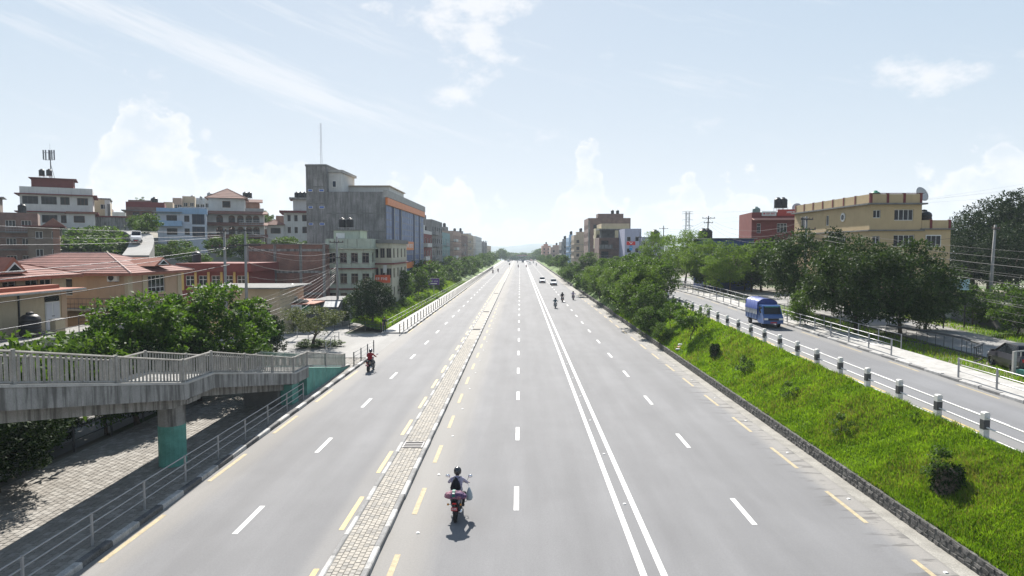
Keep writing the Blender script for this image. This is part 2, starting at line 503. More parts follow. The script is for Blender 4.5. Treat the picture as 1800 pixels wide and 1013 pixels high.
def strip(name, x0, x1, ys, zf, m, off=0.0, parent=None, kind=True):
    b = MB()
    for a, c in zip(ys[:-1], ys[1:]):
        b.quad((x0, a, zf(a) + off), (x1, a, zf(a) + off), (x1, c, zf(c) + off), (x0, c, zf(c) + off), 0)
    o = b.build(name, m, parent)
    if kind: struct(o)
    return o
def yrange(a, b): return [a] + [y for y in YS if a < y < b] + [b]

# ground sheet to the horizon
M_ground, g_, b_ = newmat('ground_earth_and_green')
_p = pos(g_); _n = g_.noise(_p, 0.09, 5, 0.6); _n2 = g_.noise(_p, 1.5, 4, 0.6)
g_.put(b_.inputs['Base Color'], g_.mix(g_.step(_n, 0.45, 0.6), g_.mix(_n2, (0.15, 0.13, 0.10, 1), (0.22, 0.2, 0.17, 1)), g_.mix(_n2, (0.04, 0.075, 0.02, 1), (0.08, 0.12, 0.03, 1))))
b_.inputs['Roughness'].default_value = 0.95
def ground():
    xs = [-3000, -1500, -800, -400, -250, -180, -140, -120, -105, -95, -88, -80, -72, -66, -60, -54, -48, -42, -36, -31, -26.01, -26, -14, 13.4, 17.3, 17.31, 60, 200, 600, 1500, 3000]
    ys = [y for y in YS if y >= -60]
    b = MB()
    for y in ys:
        for x in xs:
            z = gz(x, y) - (0.08 if x <= 13.4 or x > 17.3 else 0.35)
            if 13.4 < x <= 17.3: z = zr(y) - 0.2
            if x == 13.4: z = zm(y) - 0.08
            b.v.append((x, y, z))
    n = len(xs)
    for j in range(len(ys) - 1):
        for i in range(n - 1):
            b.f.append([j * n + i, j * n + i + 1, (j + 1) * n + i + 1, (j + 1) * n + i]); b.m.append(0)
    struct(b.build('ground', M_ground))
ground()

road = strip('road', -13.05, 13.35, yrange(-10, 2800), zm, M_road)
# painted markings, each its own sheet 4 mm above the asphalt
def dash_mesh(w, l, m): return MB().box(-w / 2, w / 2, -l / 2, l / 2, 0.0, 0.004).mesh('lane_dash', m)
def dashes(name, x, w, l, period, y0, y1, m, skip=None):
    me = dash_mesh(w, l, m)
    y = y0; k = 0
    while y < y1:
        if not (skip and skip(y)):
            obj(name, me, road, (x + rng.uniform(-.01, .01), y, zm(y) + 0.003))
        y += period; k += 1
PER = 8.8
dashes('lane_dash', -0.12, 0.19, 2.4, PER, 24.55, 430, M_white)
dashes('lane_dash', -9.53, 0.19, 2.4, PER, 22.45, 430, M_white)
dashes('lane_dash', 8.12, 0.19, 2.4, PER, 23.4, 430, M_white)
dashes('edge_dash', -6.05, 0.17, 3.0, 5.7, 17.4, 330, M_yellow)
dashes('edge_dash', -3.80, 0.18, 2.6, 5.7, 18.55, 120, M_yellow_w)
dashes('edge_dash', 12.08, 0.16, 3.0, 5.7, 18.2, 260, M_yellow_w)
dashes('edge_dash', -12.75, 0.18, 3.6, 7.0, 21.0, 56, M_yellow_w)
dashes('edge_dash', -12.75, 0.18, 3.6, 7.0, 76.0, 250, M_yellow_w)
for x in (3.62, 4.22):
    strip('solid_line', x - 0.10, x + 0.10, yrange(-5, 900), zm, M_white, 0.005, road, False)
# small reflective road studs beside the median and on the centre line
stud = MB().prism([(-.06, 0), (.06, 0), (.04, .025), (-.04, .025)], -.05, .05).mesh('road_stud', M_rail_w)
for k in range(14):
    obj('road_stud', stud, road, (-3.42, 21.4 + 5.7 * k, 0.0), 0.2)
for k in range(10):
    obj('road_stud', stud, road, (3.92, 18.0 + 6.0 * k, 0.0))
    obj('road_stud', stud, road, (12.55, 18.9 + 5.7 * k, 0.0))

# ---- paver field helper: nearest 300 as single parts, the rest joined
def paver_mesh(sx, sy, h, m, name='paver'):
    e = 0.012
    b = MB()
    x, y = sx / 2 - 0.004, sy / 2 - 0.004
    vs = [(-x, -y, 0), (x, -y, 0), (x, y, 0), (-x, y, 0), (-x + e, -y + e, h), (x - e, -y + e, h), (x - e, y - e, h), (-x + e, y - e, h)]
    b.add(vs, [(4, 5, 6, 7), (0, 1, 5, 4), (1, 2, 6, 5), (2, 3, 7, 6), (3, 0, 4, 7)])
    return b.mesh(name, m)
def paver_field(parent, x0, x1, y0, y1, sx, sy, z, mats, keep, skip=None, n_single=300):
    cols = int(round((x1 - x0) / sx)); cells = []
    rows = int((y1 - y0) / sy)
    for j in range(rows):
        for i in range(cols):
            x = x0 + (i + .5) * sx; y = y0 + (j + .5) * sy + (sy / 2 if i % 2 else 0)
            if skip and skip(x, y): continue
            cells.append((keep(x, y), x, y))
    cells.sort()
    mes = [paver_mesh(sx, sy, 0.035, m_) for m_ in mats]
    for k, (_, x, y) in enumerate(cells[:n_single]):
        obj('paver', mes[int(rng.integers(len(mes)))], parent, (x, y, z + rng.uniform(-.006, .004)), 0, rot=(rng.normal(0, .008), rng.normal(0, .008), rng.normal(0, .01)))
    bs = MB()
    hx, hy, h = sx / 2 - .004, sy / 2 - .004, .035
    for (_, x, y) in cells[n_single:]:
        dz = z + rng.uniform(-.006, .004)
        bs.add([(x - hx, y - hy, dz), (x + hx, y - hy, dz), (x + hx, y + hy, dz), (x - hx, y + hy, dz),
                (x - hx + .012, y - hy + .012, dz + h), (x + hx - .012, y - hy + .012, dz + h), (x + hx - .012, y + hy - .012, dz + h), (x - hx + .012, y + hy - .012, dz + h)],
               [(4, 5, 6, 7), (0, 1, 5, 4), (1, 2, 6, 5), (2, 3, 7, 6), (3, 0, 4, 7)], int(rng.integers(len(mats))))
    if bs.f:
        stuff(bs.build('paving', list(mats), parent))

# ---- median with kerb stones, pavers and drain slots
MX0, MX1 = -5.80, -4.38
median = MB()
for a, c in zip(yrange(-10, 640)[:-1], yrange(-10, 640)[1:]):
    median.add([(MX0 + .02, a, zm(a) - .05), (MX1 - .02, a, zm(a) - .05), (MX1 - .02, c, zm(c) - .05), (MX0 + .02, c, zm(c) - .05),
                (MX0 + .02, a, zm(a) + .115), (MX1 - .02, a, zm(a) + .115), (MX1 - .02, c, zm(c) + .115), (MX0 + .02, c, zm(c) + .115)],
               [(4, 5, 6, 7), (0, 4, 7, 3), (1, 2, 6, 5)])
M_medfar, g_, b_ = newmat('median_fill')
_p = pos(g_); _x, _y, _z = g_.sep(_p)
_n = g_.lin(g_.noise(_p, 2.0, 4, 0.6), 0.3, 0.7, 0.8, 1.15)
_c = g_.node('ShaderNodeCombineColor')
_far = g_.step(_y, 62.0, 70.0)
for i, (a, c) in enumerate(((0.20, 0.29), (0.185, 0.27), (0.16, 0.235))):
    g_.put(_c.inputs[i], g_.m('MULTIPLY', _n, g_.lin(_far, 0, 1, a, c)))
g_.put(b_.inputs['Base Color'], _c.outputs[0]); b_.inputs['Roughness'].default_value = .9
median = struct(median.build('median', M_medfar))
def kerb_mesh(w, l, h, m):
    e = 0.03
    b = MB()
    b.prism([(-w / 2, -0.05), (w / 2, -0.05), (w / 2, h - e), (w / 2 - e, h), (-w / 2 + e, h), (-w / 2, h - e)], -l / 2 + .006, l / 2 - .006)
    return b.mesh('kerb_stone', m)
KL = 1.47
def kerb_row(parent, x, w, h, y0, y1, m1, m2, zf=zm, name='kerb_stone', KL=KL):
    a, b = kerb_mesh(w, KL, h, m1), kerb_mesh(w, KL, h, m2)
    k = 0; y = y0 + KL / 2
    while y < y1:
        obj(name, a if k % 2 == 0 else b, parent, (x + rng.uniform(-.008, .008), y, zf(y) + rng.uniform(-.006, .006)), rng.normal(0, .004))
        y += KL; k += 1
kerb_row(median, MX0 + .09, .18, .16, 12.1, 190, M_kerb_w, M_kerb_b)
kerb_row(median, MX1 - .11, .20, .18, 12.7, 190, M_kerb_w, M_kerb_b)
for x, w, h in ((MX0 + .09, .18, .16), (MX1 - .11, .20, .18)):
    b = MB()
    for a, c in zip(yrange(190, 640)[:-1], yrange(190, 640)[1:]):
        b.add([(x - w / 2, a, zm(a)), (x + w / 2, a, zm(a)), (x + w / 2, c, zm(c)), (x - w / 2, c, zm(c)),
               (x - w / 2, a, zm(a) + h), (x + w / 2, a, zm(a) + h), (x + w / 2, c, zm(c) + h), (x - w / 2, c, zm(c) + h)],
              [(4, 5, 6, 7), (0, 4, 7, 3), (1, 2, 6, 5)])
    b.build('kerb_run', M_kerb_w, median)
SLOTS = [30.9, 76.5, 98.5, 140.0]
paver_field(median, MX0 + .19, MX1 - .22, 14.0, 68, 0.1685, 0.21, 0.10, [M_paver, M_paver2, M_paver], lambda x, y: y, lambda x, y: any(abs(y - s) < .62 for s in SLOTS))
for s in SLOTS:
    b = MB()
    for k in range(4):
        yy = s - .42 + .28 * k
        b.box(MX0 + .2, MX1 - .24, yy - .035, yy + .035, .125, .155)
    b.box(MX0 + .2, MX0 + .27, s - .5, s + .5, .12, .15)
    b.box(MX1 - .31, MX1 - .24, s - .5, s + .5, .12, .15)
    b.build('drain_grate', M_dark, median)
    MB().box(MX0 + .21, MX1 - .25, s - .49, s + .49, .10, .118).build('drain_pit', M_black, median)

# ---- left footway, kerb, lane behind the fence, side-street mouth
SWL = MB().box(-20.6, -13.32, -10, 56, -.1, .105)
SWL = struct(SWL.build('footway', M_joint))
kerb_row(SWL, -13.18, .26, .19, 11.5, 57, M_kerb_w, M_kerb_k)
paver_field(SWL, -20.5, -13.34, 13.0, 56, 0.238, 0.30, 0.09, [M_paver3, M_paver2, M_paver3], lambda x, y: abs(y - 22) + abs(x + 17.6) * 2.0)
strip('service_lane', -29.5, -21.3, yrange(-10, 57), zm, M_lane, 0.0)
strip('side_street', -60, -13.05, yrange(57.0, 73.5), lambda y: 0.0, M_lane, 0.006)
strip('service_lane', -25.5, -20.0, yrange(73.5, 420), zm, M_lane, 0.004)
# far left footway beside the railing
b = MB()
for a, c in zip(yrange(73.5, 640)[:-1], yrange(73.5, 640)[1:]):
    b.add([(-15.7, a, zm(a) - .1), (-13.05, a, zm(a) - .1), (-13.05, c, zm(c) - .1), (-15.7, c, zm(c) - .1),
           (-15.7, a, zm(a) + .15), (-13.05, a, zm(a) + .15), (-13.05, c, zm(c) + .15), (-15.7, c, zm(c) + .15)],
          [(4, 5, 6, 7), (0, 4, 7, 3), (1, 2, 6, 5), (0, 1, 5, 4)])
fw2 = struct(b.build('footway', M_conc_l))
kerb_row(fw2, -13.0, .2, .2, 73.7, 160, M_kerb_w, M_kerb_k)

# ---- right-hand retaining wall of rubble stones
def wall_block(y0, y1):
    b = MB()
    for a, c in zip(yrange(y0, y1)[:-1], yrange(y0, y1)[1:]):
        b.add([(13.40, a, zm(a) - .1), (13.80, a, zm(a) - .1), (13.80, c, zm(c) - .1), (13.40, c, zm(c) - .1),
               (13.43, a, zm(a) + .50), (13.80, a, zm(a) + .50), (13.80, c, zm(c) + .50), (13.43, c, zm(c) + .50)],
              [(4, 5, 6, 7), (0, 4, 7, 3), (1, 2, 6, 5), (0, 1, 5, 4)])
    return b
rw = wall_block(4, 640).build('retaining_wall', M_mortar)
tag(rw, 'low dark rubble stone retaining wall along the foot of the grass slope', 'wall')
def stone_variant(seed):
    r = np.random.default_rng(seed)
    b = MB(); j = lambda s: r.uniform(-s, s)
    vs = []
    for (y, z) in ((-.5, 0), (.5, 0), (.5, 1), (-.5, 1)):
        vs.append((0.06, y + j(.06), z + j(.08)))
    for (y, z) in ((-.36, .16), (.36, .16), (.36, .84), (-.36, .84)):
        vs.append((-.022 + j(.018), y + j(.12), z + j(.12)))
    b.add(vs, [(4, 5, 6, 7), (0, 1, 5, 4), (1, 2, 6, 5), (2, 3, 7, 6), (3, 0, 4, 7)])
    return b
SV = [stone_variant(s) for s in range(8)]
SVm = [s.mesh('stone', M_stone) for s in SV]
cells = []
for c_, (z0, h) in enumerate(((0.0, .17), (.16, .17), (.32, .19))):
    y = 13.0 + c_ * .13
    while y < 150:
        l = rng.uniform(.24, .5)
        cells.append((y + l / 2, z0 + rng.uniform(-.01, .01), l * .97, h * rng.uniform(.92, 1.02), 13.41 + z0 * .05))
        y += l
cells.sort()
for k, (y, z, l, h, x) in enumerate(cells[:300]):
    obj('stone', SVm[k % 8], rw, (x, y, z), sc=(1, l, h))
b = MB()
for k, (y, z, l, h, x) in enumerate(cells[300:]):
    s = SV[k % 8]
    b.add([(vx + x, vy * l + y, vz * h + z) for vx, vy, vz in s.v], s.f)
stuff(b.build('stonework', M_stone, rw))
# concrete gutter between asphalt and wall
strip('gutter', 12.82, 13.42, yrange(4, 560), zm, mat('gutter_concrete', (0.25, 0.24, 0.215), .9, .3, 1.2, .2, 20), 0.008)

# ---- grass slope
def slope_z(x, y):
    t = max(0, min(1, (x - 13.75) / (17.35 - 13.75)))
    z0 = zm(y) + .47
    n = mnoise.noise(Vector((x * .7, y * .35, 0))) * .16 + mnoise.noise(Vector((x * 1.9, y * 1.1, 4))) * .06
    return z0 + (zr(y) - z0) * (t ** 0.9) + n * math.sin(math.pi * t) + .02
M_slope, g_, b_ = newmat('slope_turf')
_p = pos(g_)
g_.put(b_.inputs['Base Color'], g_.mix(g_.step(g_.noise(_p, 1.1, 4, .6), .4, .66), (0.06, 0.125, 0.010, 1), (0.12, 0.17, 0.028, 1)))
b_.inputs['Roughness'].default_value = .95
g_.put(b_.inputs['Normal'], g_.bump(g_.noise(_p, 18, 3, .7), .8, .05))
def slope_mesh(x0, x1, ys, fn, nx):
    b = MB(); n = nx + 1
    for y in ys:
        for i in range(n):
            x = x0 + (x1 - x0) * i / nx
            b.v.append((x, y, fn(x, y)))
    for j in range(len(ys) - 1):
        for i in range(nx):
            b.f.append([j * n + i, j * n + i + 1, (j + 1) * n + i + 1, (j + 1) * n + i]); b.m.append(0)
    return b
ysl = list(np.arange(4, 90, .6)) + list(np.arange(90, 170, 2.0)) + [y for y in YS if y > 170 and y <= 640]
struct(slope_mesh(13.75, 17.4, ysl, slope_z, 12).build('grass_slope', M_slope, smooth=True))

def blades(name, n, xr, yr, zf, hr, wr, mats, seed, dens=None, tuft=False):
    r = np.random.default_rng(seed)
    xs, ys, zs = [], [], []
    u = r.uniform(0, 1, n)
    y0, y1 = yr
    ys = 1.0 / (1.0 / y0 + u * (1.0 / y1 - 1.0 / y0)) if y1 / y0 > 1.5 else y0 + u * (y1 - y0)   # denser near the viewer, like 1/d^2
    xs = r.uniform(xr[0], xr[1], n)
    keep = np.ones(n, bool)
    zv = np.empty(n); clump = np.empty(n); hs = np.empty(n)
    for i in range(n):
        x, y = xs[i], ys[i]
        zv[i] = zf(x, y)
        c = mnoise.noise(Vector((x * 1.3, y * 1.3, 9)))
        c2 = mnoise.noise(Vector((x * .35, y * .35, 2)))
        hs[i] = max(.35, 1 + .55 * c + .5 * c2)
        clump[i] = c2
    h = r.uniform(hr[0], hr[1], n) * hs
    w = r.uniform(wr[0], wr[1], n) * np.clip(ys / 26.0, .9, 4)
    a = r.uniform(0, 2 * np.pi, n)
    lean = r.uniform(.1, .75, n) * h
    la = r.uniform(0, 2 * np.pi, n)
    dx, dy = np.cos(a) * w / 2, np.sin(a) * w / 2
    base = np.stack([xs, ys, zv], 1)
    v = np.empty((n, 5, 3), np.float32)
    v[:, 0] = base + np.stack([-dx, -dy, np.zeros(n) - .03], 1)
    v[:, 1] = base + np.stack([dx, dy, np.zeros(n) - .03], 1)
    mx, my = np.cos(la) * lean, np.sin(la) * lean
    v[:, 2] = base + np.stack([dx * .8 + mx * .35, dy * .8 + my * .35, h * .6], 1)
    v[:, 3] = base + np.stack([-dx * .8 + mx * .35, -dy * .8 + my * .35, h * .6], 1)
    v[:, 4] = base + np.stack([mx, my, h * .92], 1)
    me = bpy.data.meshes.new(name)
    me.vertices.add(n * 5); me.vertices.foreach_set('co', v.ravel())
    loops = np.empty((n, 7), np.int32); o = (np.arange(n) * 5)[:, None]
    loops[:] = o + np.array([0, 1, 2, 3, 3, 2, 4])
    me.loops.add(n * 7); me.loops.foreach_set('vertex_index', loops.ravel())
    me.polygons.add(n * 2)
    st = np.empty((n, 2), np.int32); st[:, 0] = np.arange(n) * 7; st[:, 1] = st[:, 0] + 4
    me.polygons.foreach_set('loop_start', st.ravel())
    mi = (r.uniform(0, 1, n) < np.clip(.12 + .5 * clump, .03, .5)).astype(np.int32)
    me.polygons.foreach_set('material_index', np.repeat(mi, 2))
    for m_ in mats: me.materials.append(m_)
    me.update(calc_edges=True); me.validate()
    o_ = obj(name, me)
    return o_
gr = blades('grass', 170000, (13.5, 17.5), (17, 95), slope_z, (.07, .25), (.014, .03), [M_grass, M_grass_dry], 3)
tag(gr, 'lush green grass covering the slope between stone wall and bollard fence', 'grass', kind='stuff')

# ---- right service road (raised), footway and kerbs, side street beyond
strip('service_road', 17.35, 22.95, yrange(4, 560), zr, M_road2, 0.012)
sr2 = [o for o in C.objects if o.name.startswith('service_road')][-1]
def sl_dash(x, y, w, l, m):
    b = MB()
    b.quad((x - w / 2, y - l / 2, zr(y - l / 2) + .018), (x + w / 2, y - l / 2, zr(y - l / 2) + .018), (x + w / 2, y + l / 2, zr(y + l / 2) + .018), (x - w / 2, y + l / 2, zr(y + l / 2) + .018))
    b.build('lane_dash', m, sr2)
for k in range(14):
    sl_dash(19.75, 27.6 + 8.2 * k, .13, 2.6, M_white)
    sl_dash(22.55, 26.0 + 6.2 * k, .13, 3.0, M_yellow_w)
for k in range(9):
    sl_dash(17.95, 20.0 + 7.0 * k, .13, 4.0, M_yellow)
b = MB()
for a, c in zip(yrange(4, 150)[:-1], yrange(4, 150)[1:]):
    b.add([(23.15, a, zr(a) - .1), (25.5, a, zr(a) - .1), (25.5, c, zr(c) - .1), (23.15, c, zr(c) - .1),
           (23.15, a, zr(a) + .14), (25.5, a, zr(a) + .14), (25.5, c, zr(c) + .14), (23.15, c, zr(c) + .14)],
          [(4, 5, 6, 7), (0, 4, 7, 3), (1, 2, 6, 5), (0, 1, 5, 4)])
fw3 = struct(b.build('footway', M_conc_l))
kerb_row(fw3, 23.05, .2, .17, 18, 120, M_kerb_w, M_kerb_b, zr)
strip('side_street', 29.5, 35.8, yrange(20, 200), zr, M_lane, 0.01)
# ================================================================ FOOTBRIDGE RAMP, RAILINGS
DECK = [(6.0, 8.05), (17.24, 5.79), (26.4, 3.97), (28.86, 3.93), (39.4, 1.92), (41.9, 1.87), (50.3, .37), (52.2, .16)]
def dz(y): return interp(DECK, y)
def ramp():
    t = thing('footbridge_ramp', 'weathered concrete footbridge ramp with teal painted pier and abutment', 'footbridge', (-15.2, 28, 0))
    ox, oy = -15.2, 28
    X0, X1 = -16.9 - ox, -13.7 - ox
    ys = [a for a, _ in DECK]
    def sweep(x0, x1, lo, hi, ylist, m, name, mi=0):
        b = MB()
        for a, c in zip(ylist[:-1], ylist[1:]):
            za, zc = dz(a), dz(c)
            b.add([(x0, a - oy, za + lo), (x1, a - oy, za + lo), (x1, c - oy, zc + lo), (x0, c - oy, zc + lo),
                   (x0, a - oy, za + hi), (x1, a - oy, za + hi), (x1, c - oy, zc + hi), (x0, c - oy, zc + hi)],
                  [(4, 5, 6, 7), (3, 2, 1, 0), (0, 4, 7, 3), (1, 2, 6, 5)])
        b.quad((x0, ylist[-1] - oy, dz(ylist[-1]) + lo), (x1, ylist[-1] - oy, dz(ylist[-1]) + lo), (x1, ylist[-1] - oy, dz(ylist[-1]) + hi), (x0, ylist[-1] - oy, dz(ylist[-1]) + hi))
        return b.build(name, m, t)
    ys2 = [y for y in ys if y <= 41.9]
    sweep(X0, X1, -.62, 0, ys2, M_conc, 'deck')
    sweep(X0 + .55, X1 - .55, -1.0, -.6, ys2, M_conc, 'girder')
    sweep(X0 - .02, X0 + .28, .003, .09, ys, M_conc_l, 'edge_upstand')
    sweep(X1 - .28, X1 + .02, .003, .09, ys, M_conc_l, 'edge_upstand')
    # abutment that carries the lowest flight
    b = MB()
    b.prism([(41.6 - oy, -.1), (52.2 - oy, -.1), (52.2 - oy, .14), (50.3 - oy, .35), (41.9 - oy, 1.85), (41.6 - oy, 1.85)], X0 + .05, X1 - .03, 0, 'x')
    b.build('abutment', M_green, t)
    MB().box(X1 - .75, X1 - .05, 38.9 - oy, 40.0 - oy, -.1, 1.35).build('abutment_pillar', M_green, t)
    MB().box(X0 + .3, X1 - .8, 38.6 - oy, 41.5 - oy, -.1, 1.2).build('cross_wall', M_conc_d, t)
    b = MB().lathe([(.56, -.1), (.56, 1.9)], 20); b.build('pier_paint_band', M_green, t, smooth=False)
    b = MB().lathe([(.55, 1.9), (.55, 2.75), (.7, 3.0)], 20); b.build('pier', M_conc, t)
    b = MB().box(-1.0, 1.0, -.6, .6, 2.9, 3.1); b.build('pier_cap', M_conc, t)
    # railings
    bal = MB().box(-.02, .02, -.033, .033, .12, .95).mesh('baluster', M_rail_c)
    post = MB().box(-.05, .05, -.06, .06, .0, 1.06).mesh('post', M_rail_c)
    for x, ystart in ((X1 - .12, 15.5), (X0 + .12, 15.5)):
        b = MB()
        pts = [y for y in ys if y > ystart]
        pts = [ystart] + pts[:-1] + [51.0]
        for zz, rr in ((1.0, .042), (.13, .03)):
            b.tube([(x, y - oy, dz(y) + zz) for y in pts], rr, 6)
        r = b.build('railing', M_rail_c, t)
        y = ystart + .1; k = 0
        while y < 50.9:
            obj('baluster', bal, r, (x, y - oy, dz(y)))
            y += .235; k += 1
        for y in (17.5, 22, 26.4, 28.86, 32.4, 36, 39.4, 41.9, 46, 51.0):
            obj('post', post, r, (x, y - oy, dz(y)))
ramp()

def pipe_railing(name, label, path, zf, spacing, heights, m_post, m_rail, pr=.035, rr=.022, ph=None, group=None, cat='railing', square=False):
    """posts along a polyline with horizontal rails"""
    P = [Vector((a, b_, 0)) for a, b_ in path]
    ph = ph or max(heights) + .03
    o = P[0]
    t = thing(name, label, cat, (o.x, o.y, zf(o.y)), 0, group)
    def loc(x, y, z): return (x - o.x, y - o.y, z - zf(o.y))
    pm = (MB().box(-pr, pr, -pr, pr, -.05, ph) if square else MB().cyl((0, 0, -.05), (0, 0, ph), pr, n=8)).mesh('post', m_post)
    pts = []
    for a, c in zip(P[:-1], P[1:]):
        n = max(1, int(round((c - a).length / spacing)))
        for k in range(n): pts.append(a.lerp(c, k / n))
    pts.append(P[-1])
    for p in pts: obj('post', pm, t, loc(p.x, p.y, zf(p.y)))
    for h in heights:
        MB().tube([loc(p.x, p.y, zf(p.y) + h) for p in pts], rr, 6).build('rail', m_rail, t, smooth=True)
    return t
zsw = lambda y: .125
zrs = lambda y: zr(y) + .14
zf2 = lambda y: zm(y) + .15
pipe_railing('pipe_railing', 'grey three-rail pipe railing on the kerb beside the ramp pier', [(-13.55, 11.4), (-13.55, 40.3)], zsw, 2.87, (.38, .72, 1.04), M_steel, M_steel, .045, .026)
pipe_railing('pipe_railing', 'short dark pipe railing between the ramp foot and the side street', [(-13.5, 52.6), (-13.45, 59.6)], lambda y: .1, 2.3, (.35, .7, 1.02), M_rail_k, M_pipe, .05, .022, 1.1)
pipe_railing('roadside_railing', 'long roadside railing with black posts beside the far grass verge', [(-13.45, 72.6), (-13.45, 330)], zf2, 2.6, (.3, .65, .98), M_rail_k, M_pipe, .055, .022, 1.05)
pipe_railing('pipe_railing', 'thin grey two-rail fence along the edge of the far grass verge', [(-15.85, 75.0), (-15.85, 215)], zf2, 3.0, (.45, .95), M_steel, M_steel, .04, .024)
pipe_railing('pipe_railing', 'dark railing across the verge end under the bushy dark tree', [(-21.5, 75.2), (-16.1, 75.0)], zf2, 1.8, (.35, .7, 1.0), M_rail_k, M_rail_k, .05, .02)
pipe_railing('pipe_railing', 'black railing between the paved footway and the shaded service lane', [(-20.95, 13), (-20.95, 55.5)], lambda y: .05, 2.9, (.5, 1.05), M_rail_k, M_rail_k, .05, .028)
pipe_railing('pipe_railing', 'grey railing round the small round-headed street tree', [(-24.6, 58.6), (-24.8, 66.2), (-18.6, 66.6), (-17.8, 59.4)], lambda y: .1, 2.6, (.45, .95), M_steel, M_steel, .04, .022)
pipe_railing('pipe_railing', 'grey pipe railing on the raised footway next to the right-hand footbridge', [(23.4, 18), (23.35, 34.8)], zrs, 2.6, (.35, .7, 1.02), M_steel, M_steel, .05, .026)
pipe_railing('pipe_railing', 'front grey three-rail railing below the two big dark trees', [(23.4, 41.2), (23.4, 60)], zrs, 2.6, (.35, .7, 1.02), M_steel, M_steel, .05, .026)
pipe_railing('pipe_railing', 'thin railing behind the footway at the foot of the big dark trees', [(25.4, 43.6), (25.4, 63)], zrs, 2.9, (.5, .98), M_steel, M_steel, .035, .02)
pipe_railing('pipe_railing', 'grey three-rail railing up the road behind the blue truck', [(23.4, 70), (23.4, 118)], zrs, 2.7, (.35, .7, 1.02), M_steel, M_steel, .05, .026)
pipe_railing('pipe_railing', 'rear thin railing turning the corner behind the blue truck', [(28.0, 68.5), (25.4, 68.5), (25.4, 118)], zrs, 2.9, (.5, .98), M_steel, M_steel, .035, .022)

def bollard_fence():
    t = thing('bollard_fence', 'row of white concrete bollards with black bands joined by white rails', 'fence', (17.55, 15, zr(15)))
    M_bw = mat('bollard_white', (0.55, 0.54, 0.51), .75, .2, 4, .12, 30)
    b = MB().box(-.11, .11, -.11, .11, -.25, .98)
    b.prism([(-.11, .98), (.11, .98), (.07, 1.03), (-.07, 1.03)], -.11, .11)
    bm_ = b.mesh('bollard', M_bw)
    bd = MB().box(-.114, .114, -.114, .114, .38, .74).mesh('band', M_rail_k)
    y = 16.2
    ys = []
    while y < 92:
        o = obj('bollard', bm_, t, (rng.uniform(-.015, .015), y - 15, zr(y) - zr(15) + rng.uniform(-.02, .02)), 0, rot=(rng.normal(0, .012), rng.normal(0, .012), rng.normal(0, .03)))
        obj('band', bd, o)
        ys.append(y); y += 2.79
    M_rw = mat('rail_white_rusty', (0.6, 0.59, 0.57), .5, .15, 3, streak=.25, dirt=(.2, .09, .04))
    for h in (.10, .46, .84):
        MB().tube([(0, y - 15, zr(y) - zr(15) + h) for y in ys], .03, 6).build('rail', M_rw, t, smooth=True)
bollard_fence()

# ---- far end of the right-hand footbridge: railing and teal wall reaching into the view
def right_ramp():
    y0 = 36.0
    z0 = zr(y0)
    t = thing('footbridge_ramp', 'right-hand footbridge ramp end with grey baluster railing and teal wall', 'footbridge', (28.5, 35, z0))
    MB().prism([(-1.2, 0), (12, 0), (12, 1.6), (-1.2, .35)], -1.0, 1.0).build('abutment', M_green, t)
    bal = MB().box(-.03, .03, -.02, .02, .1, .9).mesh('baluster', M_conc_l)
    def dk(x): return .35 + max(0, (x + 1.2)) * .0947
    for y in (-1.05, 1.05):
        b = MB()
        b.tube([(-1.3, y, dk(-1.3) + .95), (12, y, dk(12) + .95)], .045, 6)
        b.tube([(-1.3, y, dk(-1.3) + .08), (12, y, dk(12) + .08)], .035, 6)
        r = b.build('railing', M_conc_l, t)
        for k in range(48): obj('baluster', bal, r, (-1.2 + .26 * k, y, dk(-1.2 + .26 * k)))
        pm = MB().box(-.07, .07, -.07, .07, -.3, 1.02)
        pm.build('post', M_conc_l, t, (-1.3, y, .3))
right_ramp()
# ================================================================ BUILDINGS
WCACHE = {}
def window_meshes(w, h, n, fm, gm, transom, bars):
    key = (round(w, 2), round(h, 2), n, fm.name, gm.name, transom, bars)
    if key in WCACHE: return WCACHE[key]
    b = MB(); f = .06 if w > .7 else .045
    b.box(0, w, 0, .07, 0, f); b.box(0, w, 0, .07, h - f, h)
    b.box(0, f, .001, .069, f, h - f); b.box(w - f, w, .001, .069, f, h - f)
    for k in range(1, n):
        x = w * k / n; b.box(x - f / 2, x + f / 2, .002, .068, f, h - f)
    if transom:
        z = h * transom; b.box(f, w - f, .003, .067, z - f / 2, z + f / 2)
    if bars:
        for k in range(1, 4):
            z = h * k / 4; b.box(f, w - f, -.02, -.005, z - .01, z + .01)
    fr = b.mesh('window', fm)
    pn = MB().box(f * .5, w - f * .5, .035, .05, f * .5, h - f * .5).mesh('pane', gm)
    WCACHE[key] = (fr, pn)
    return fr, pn

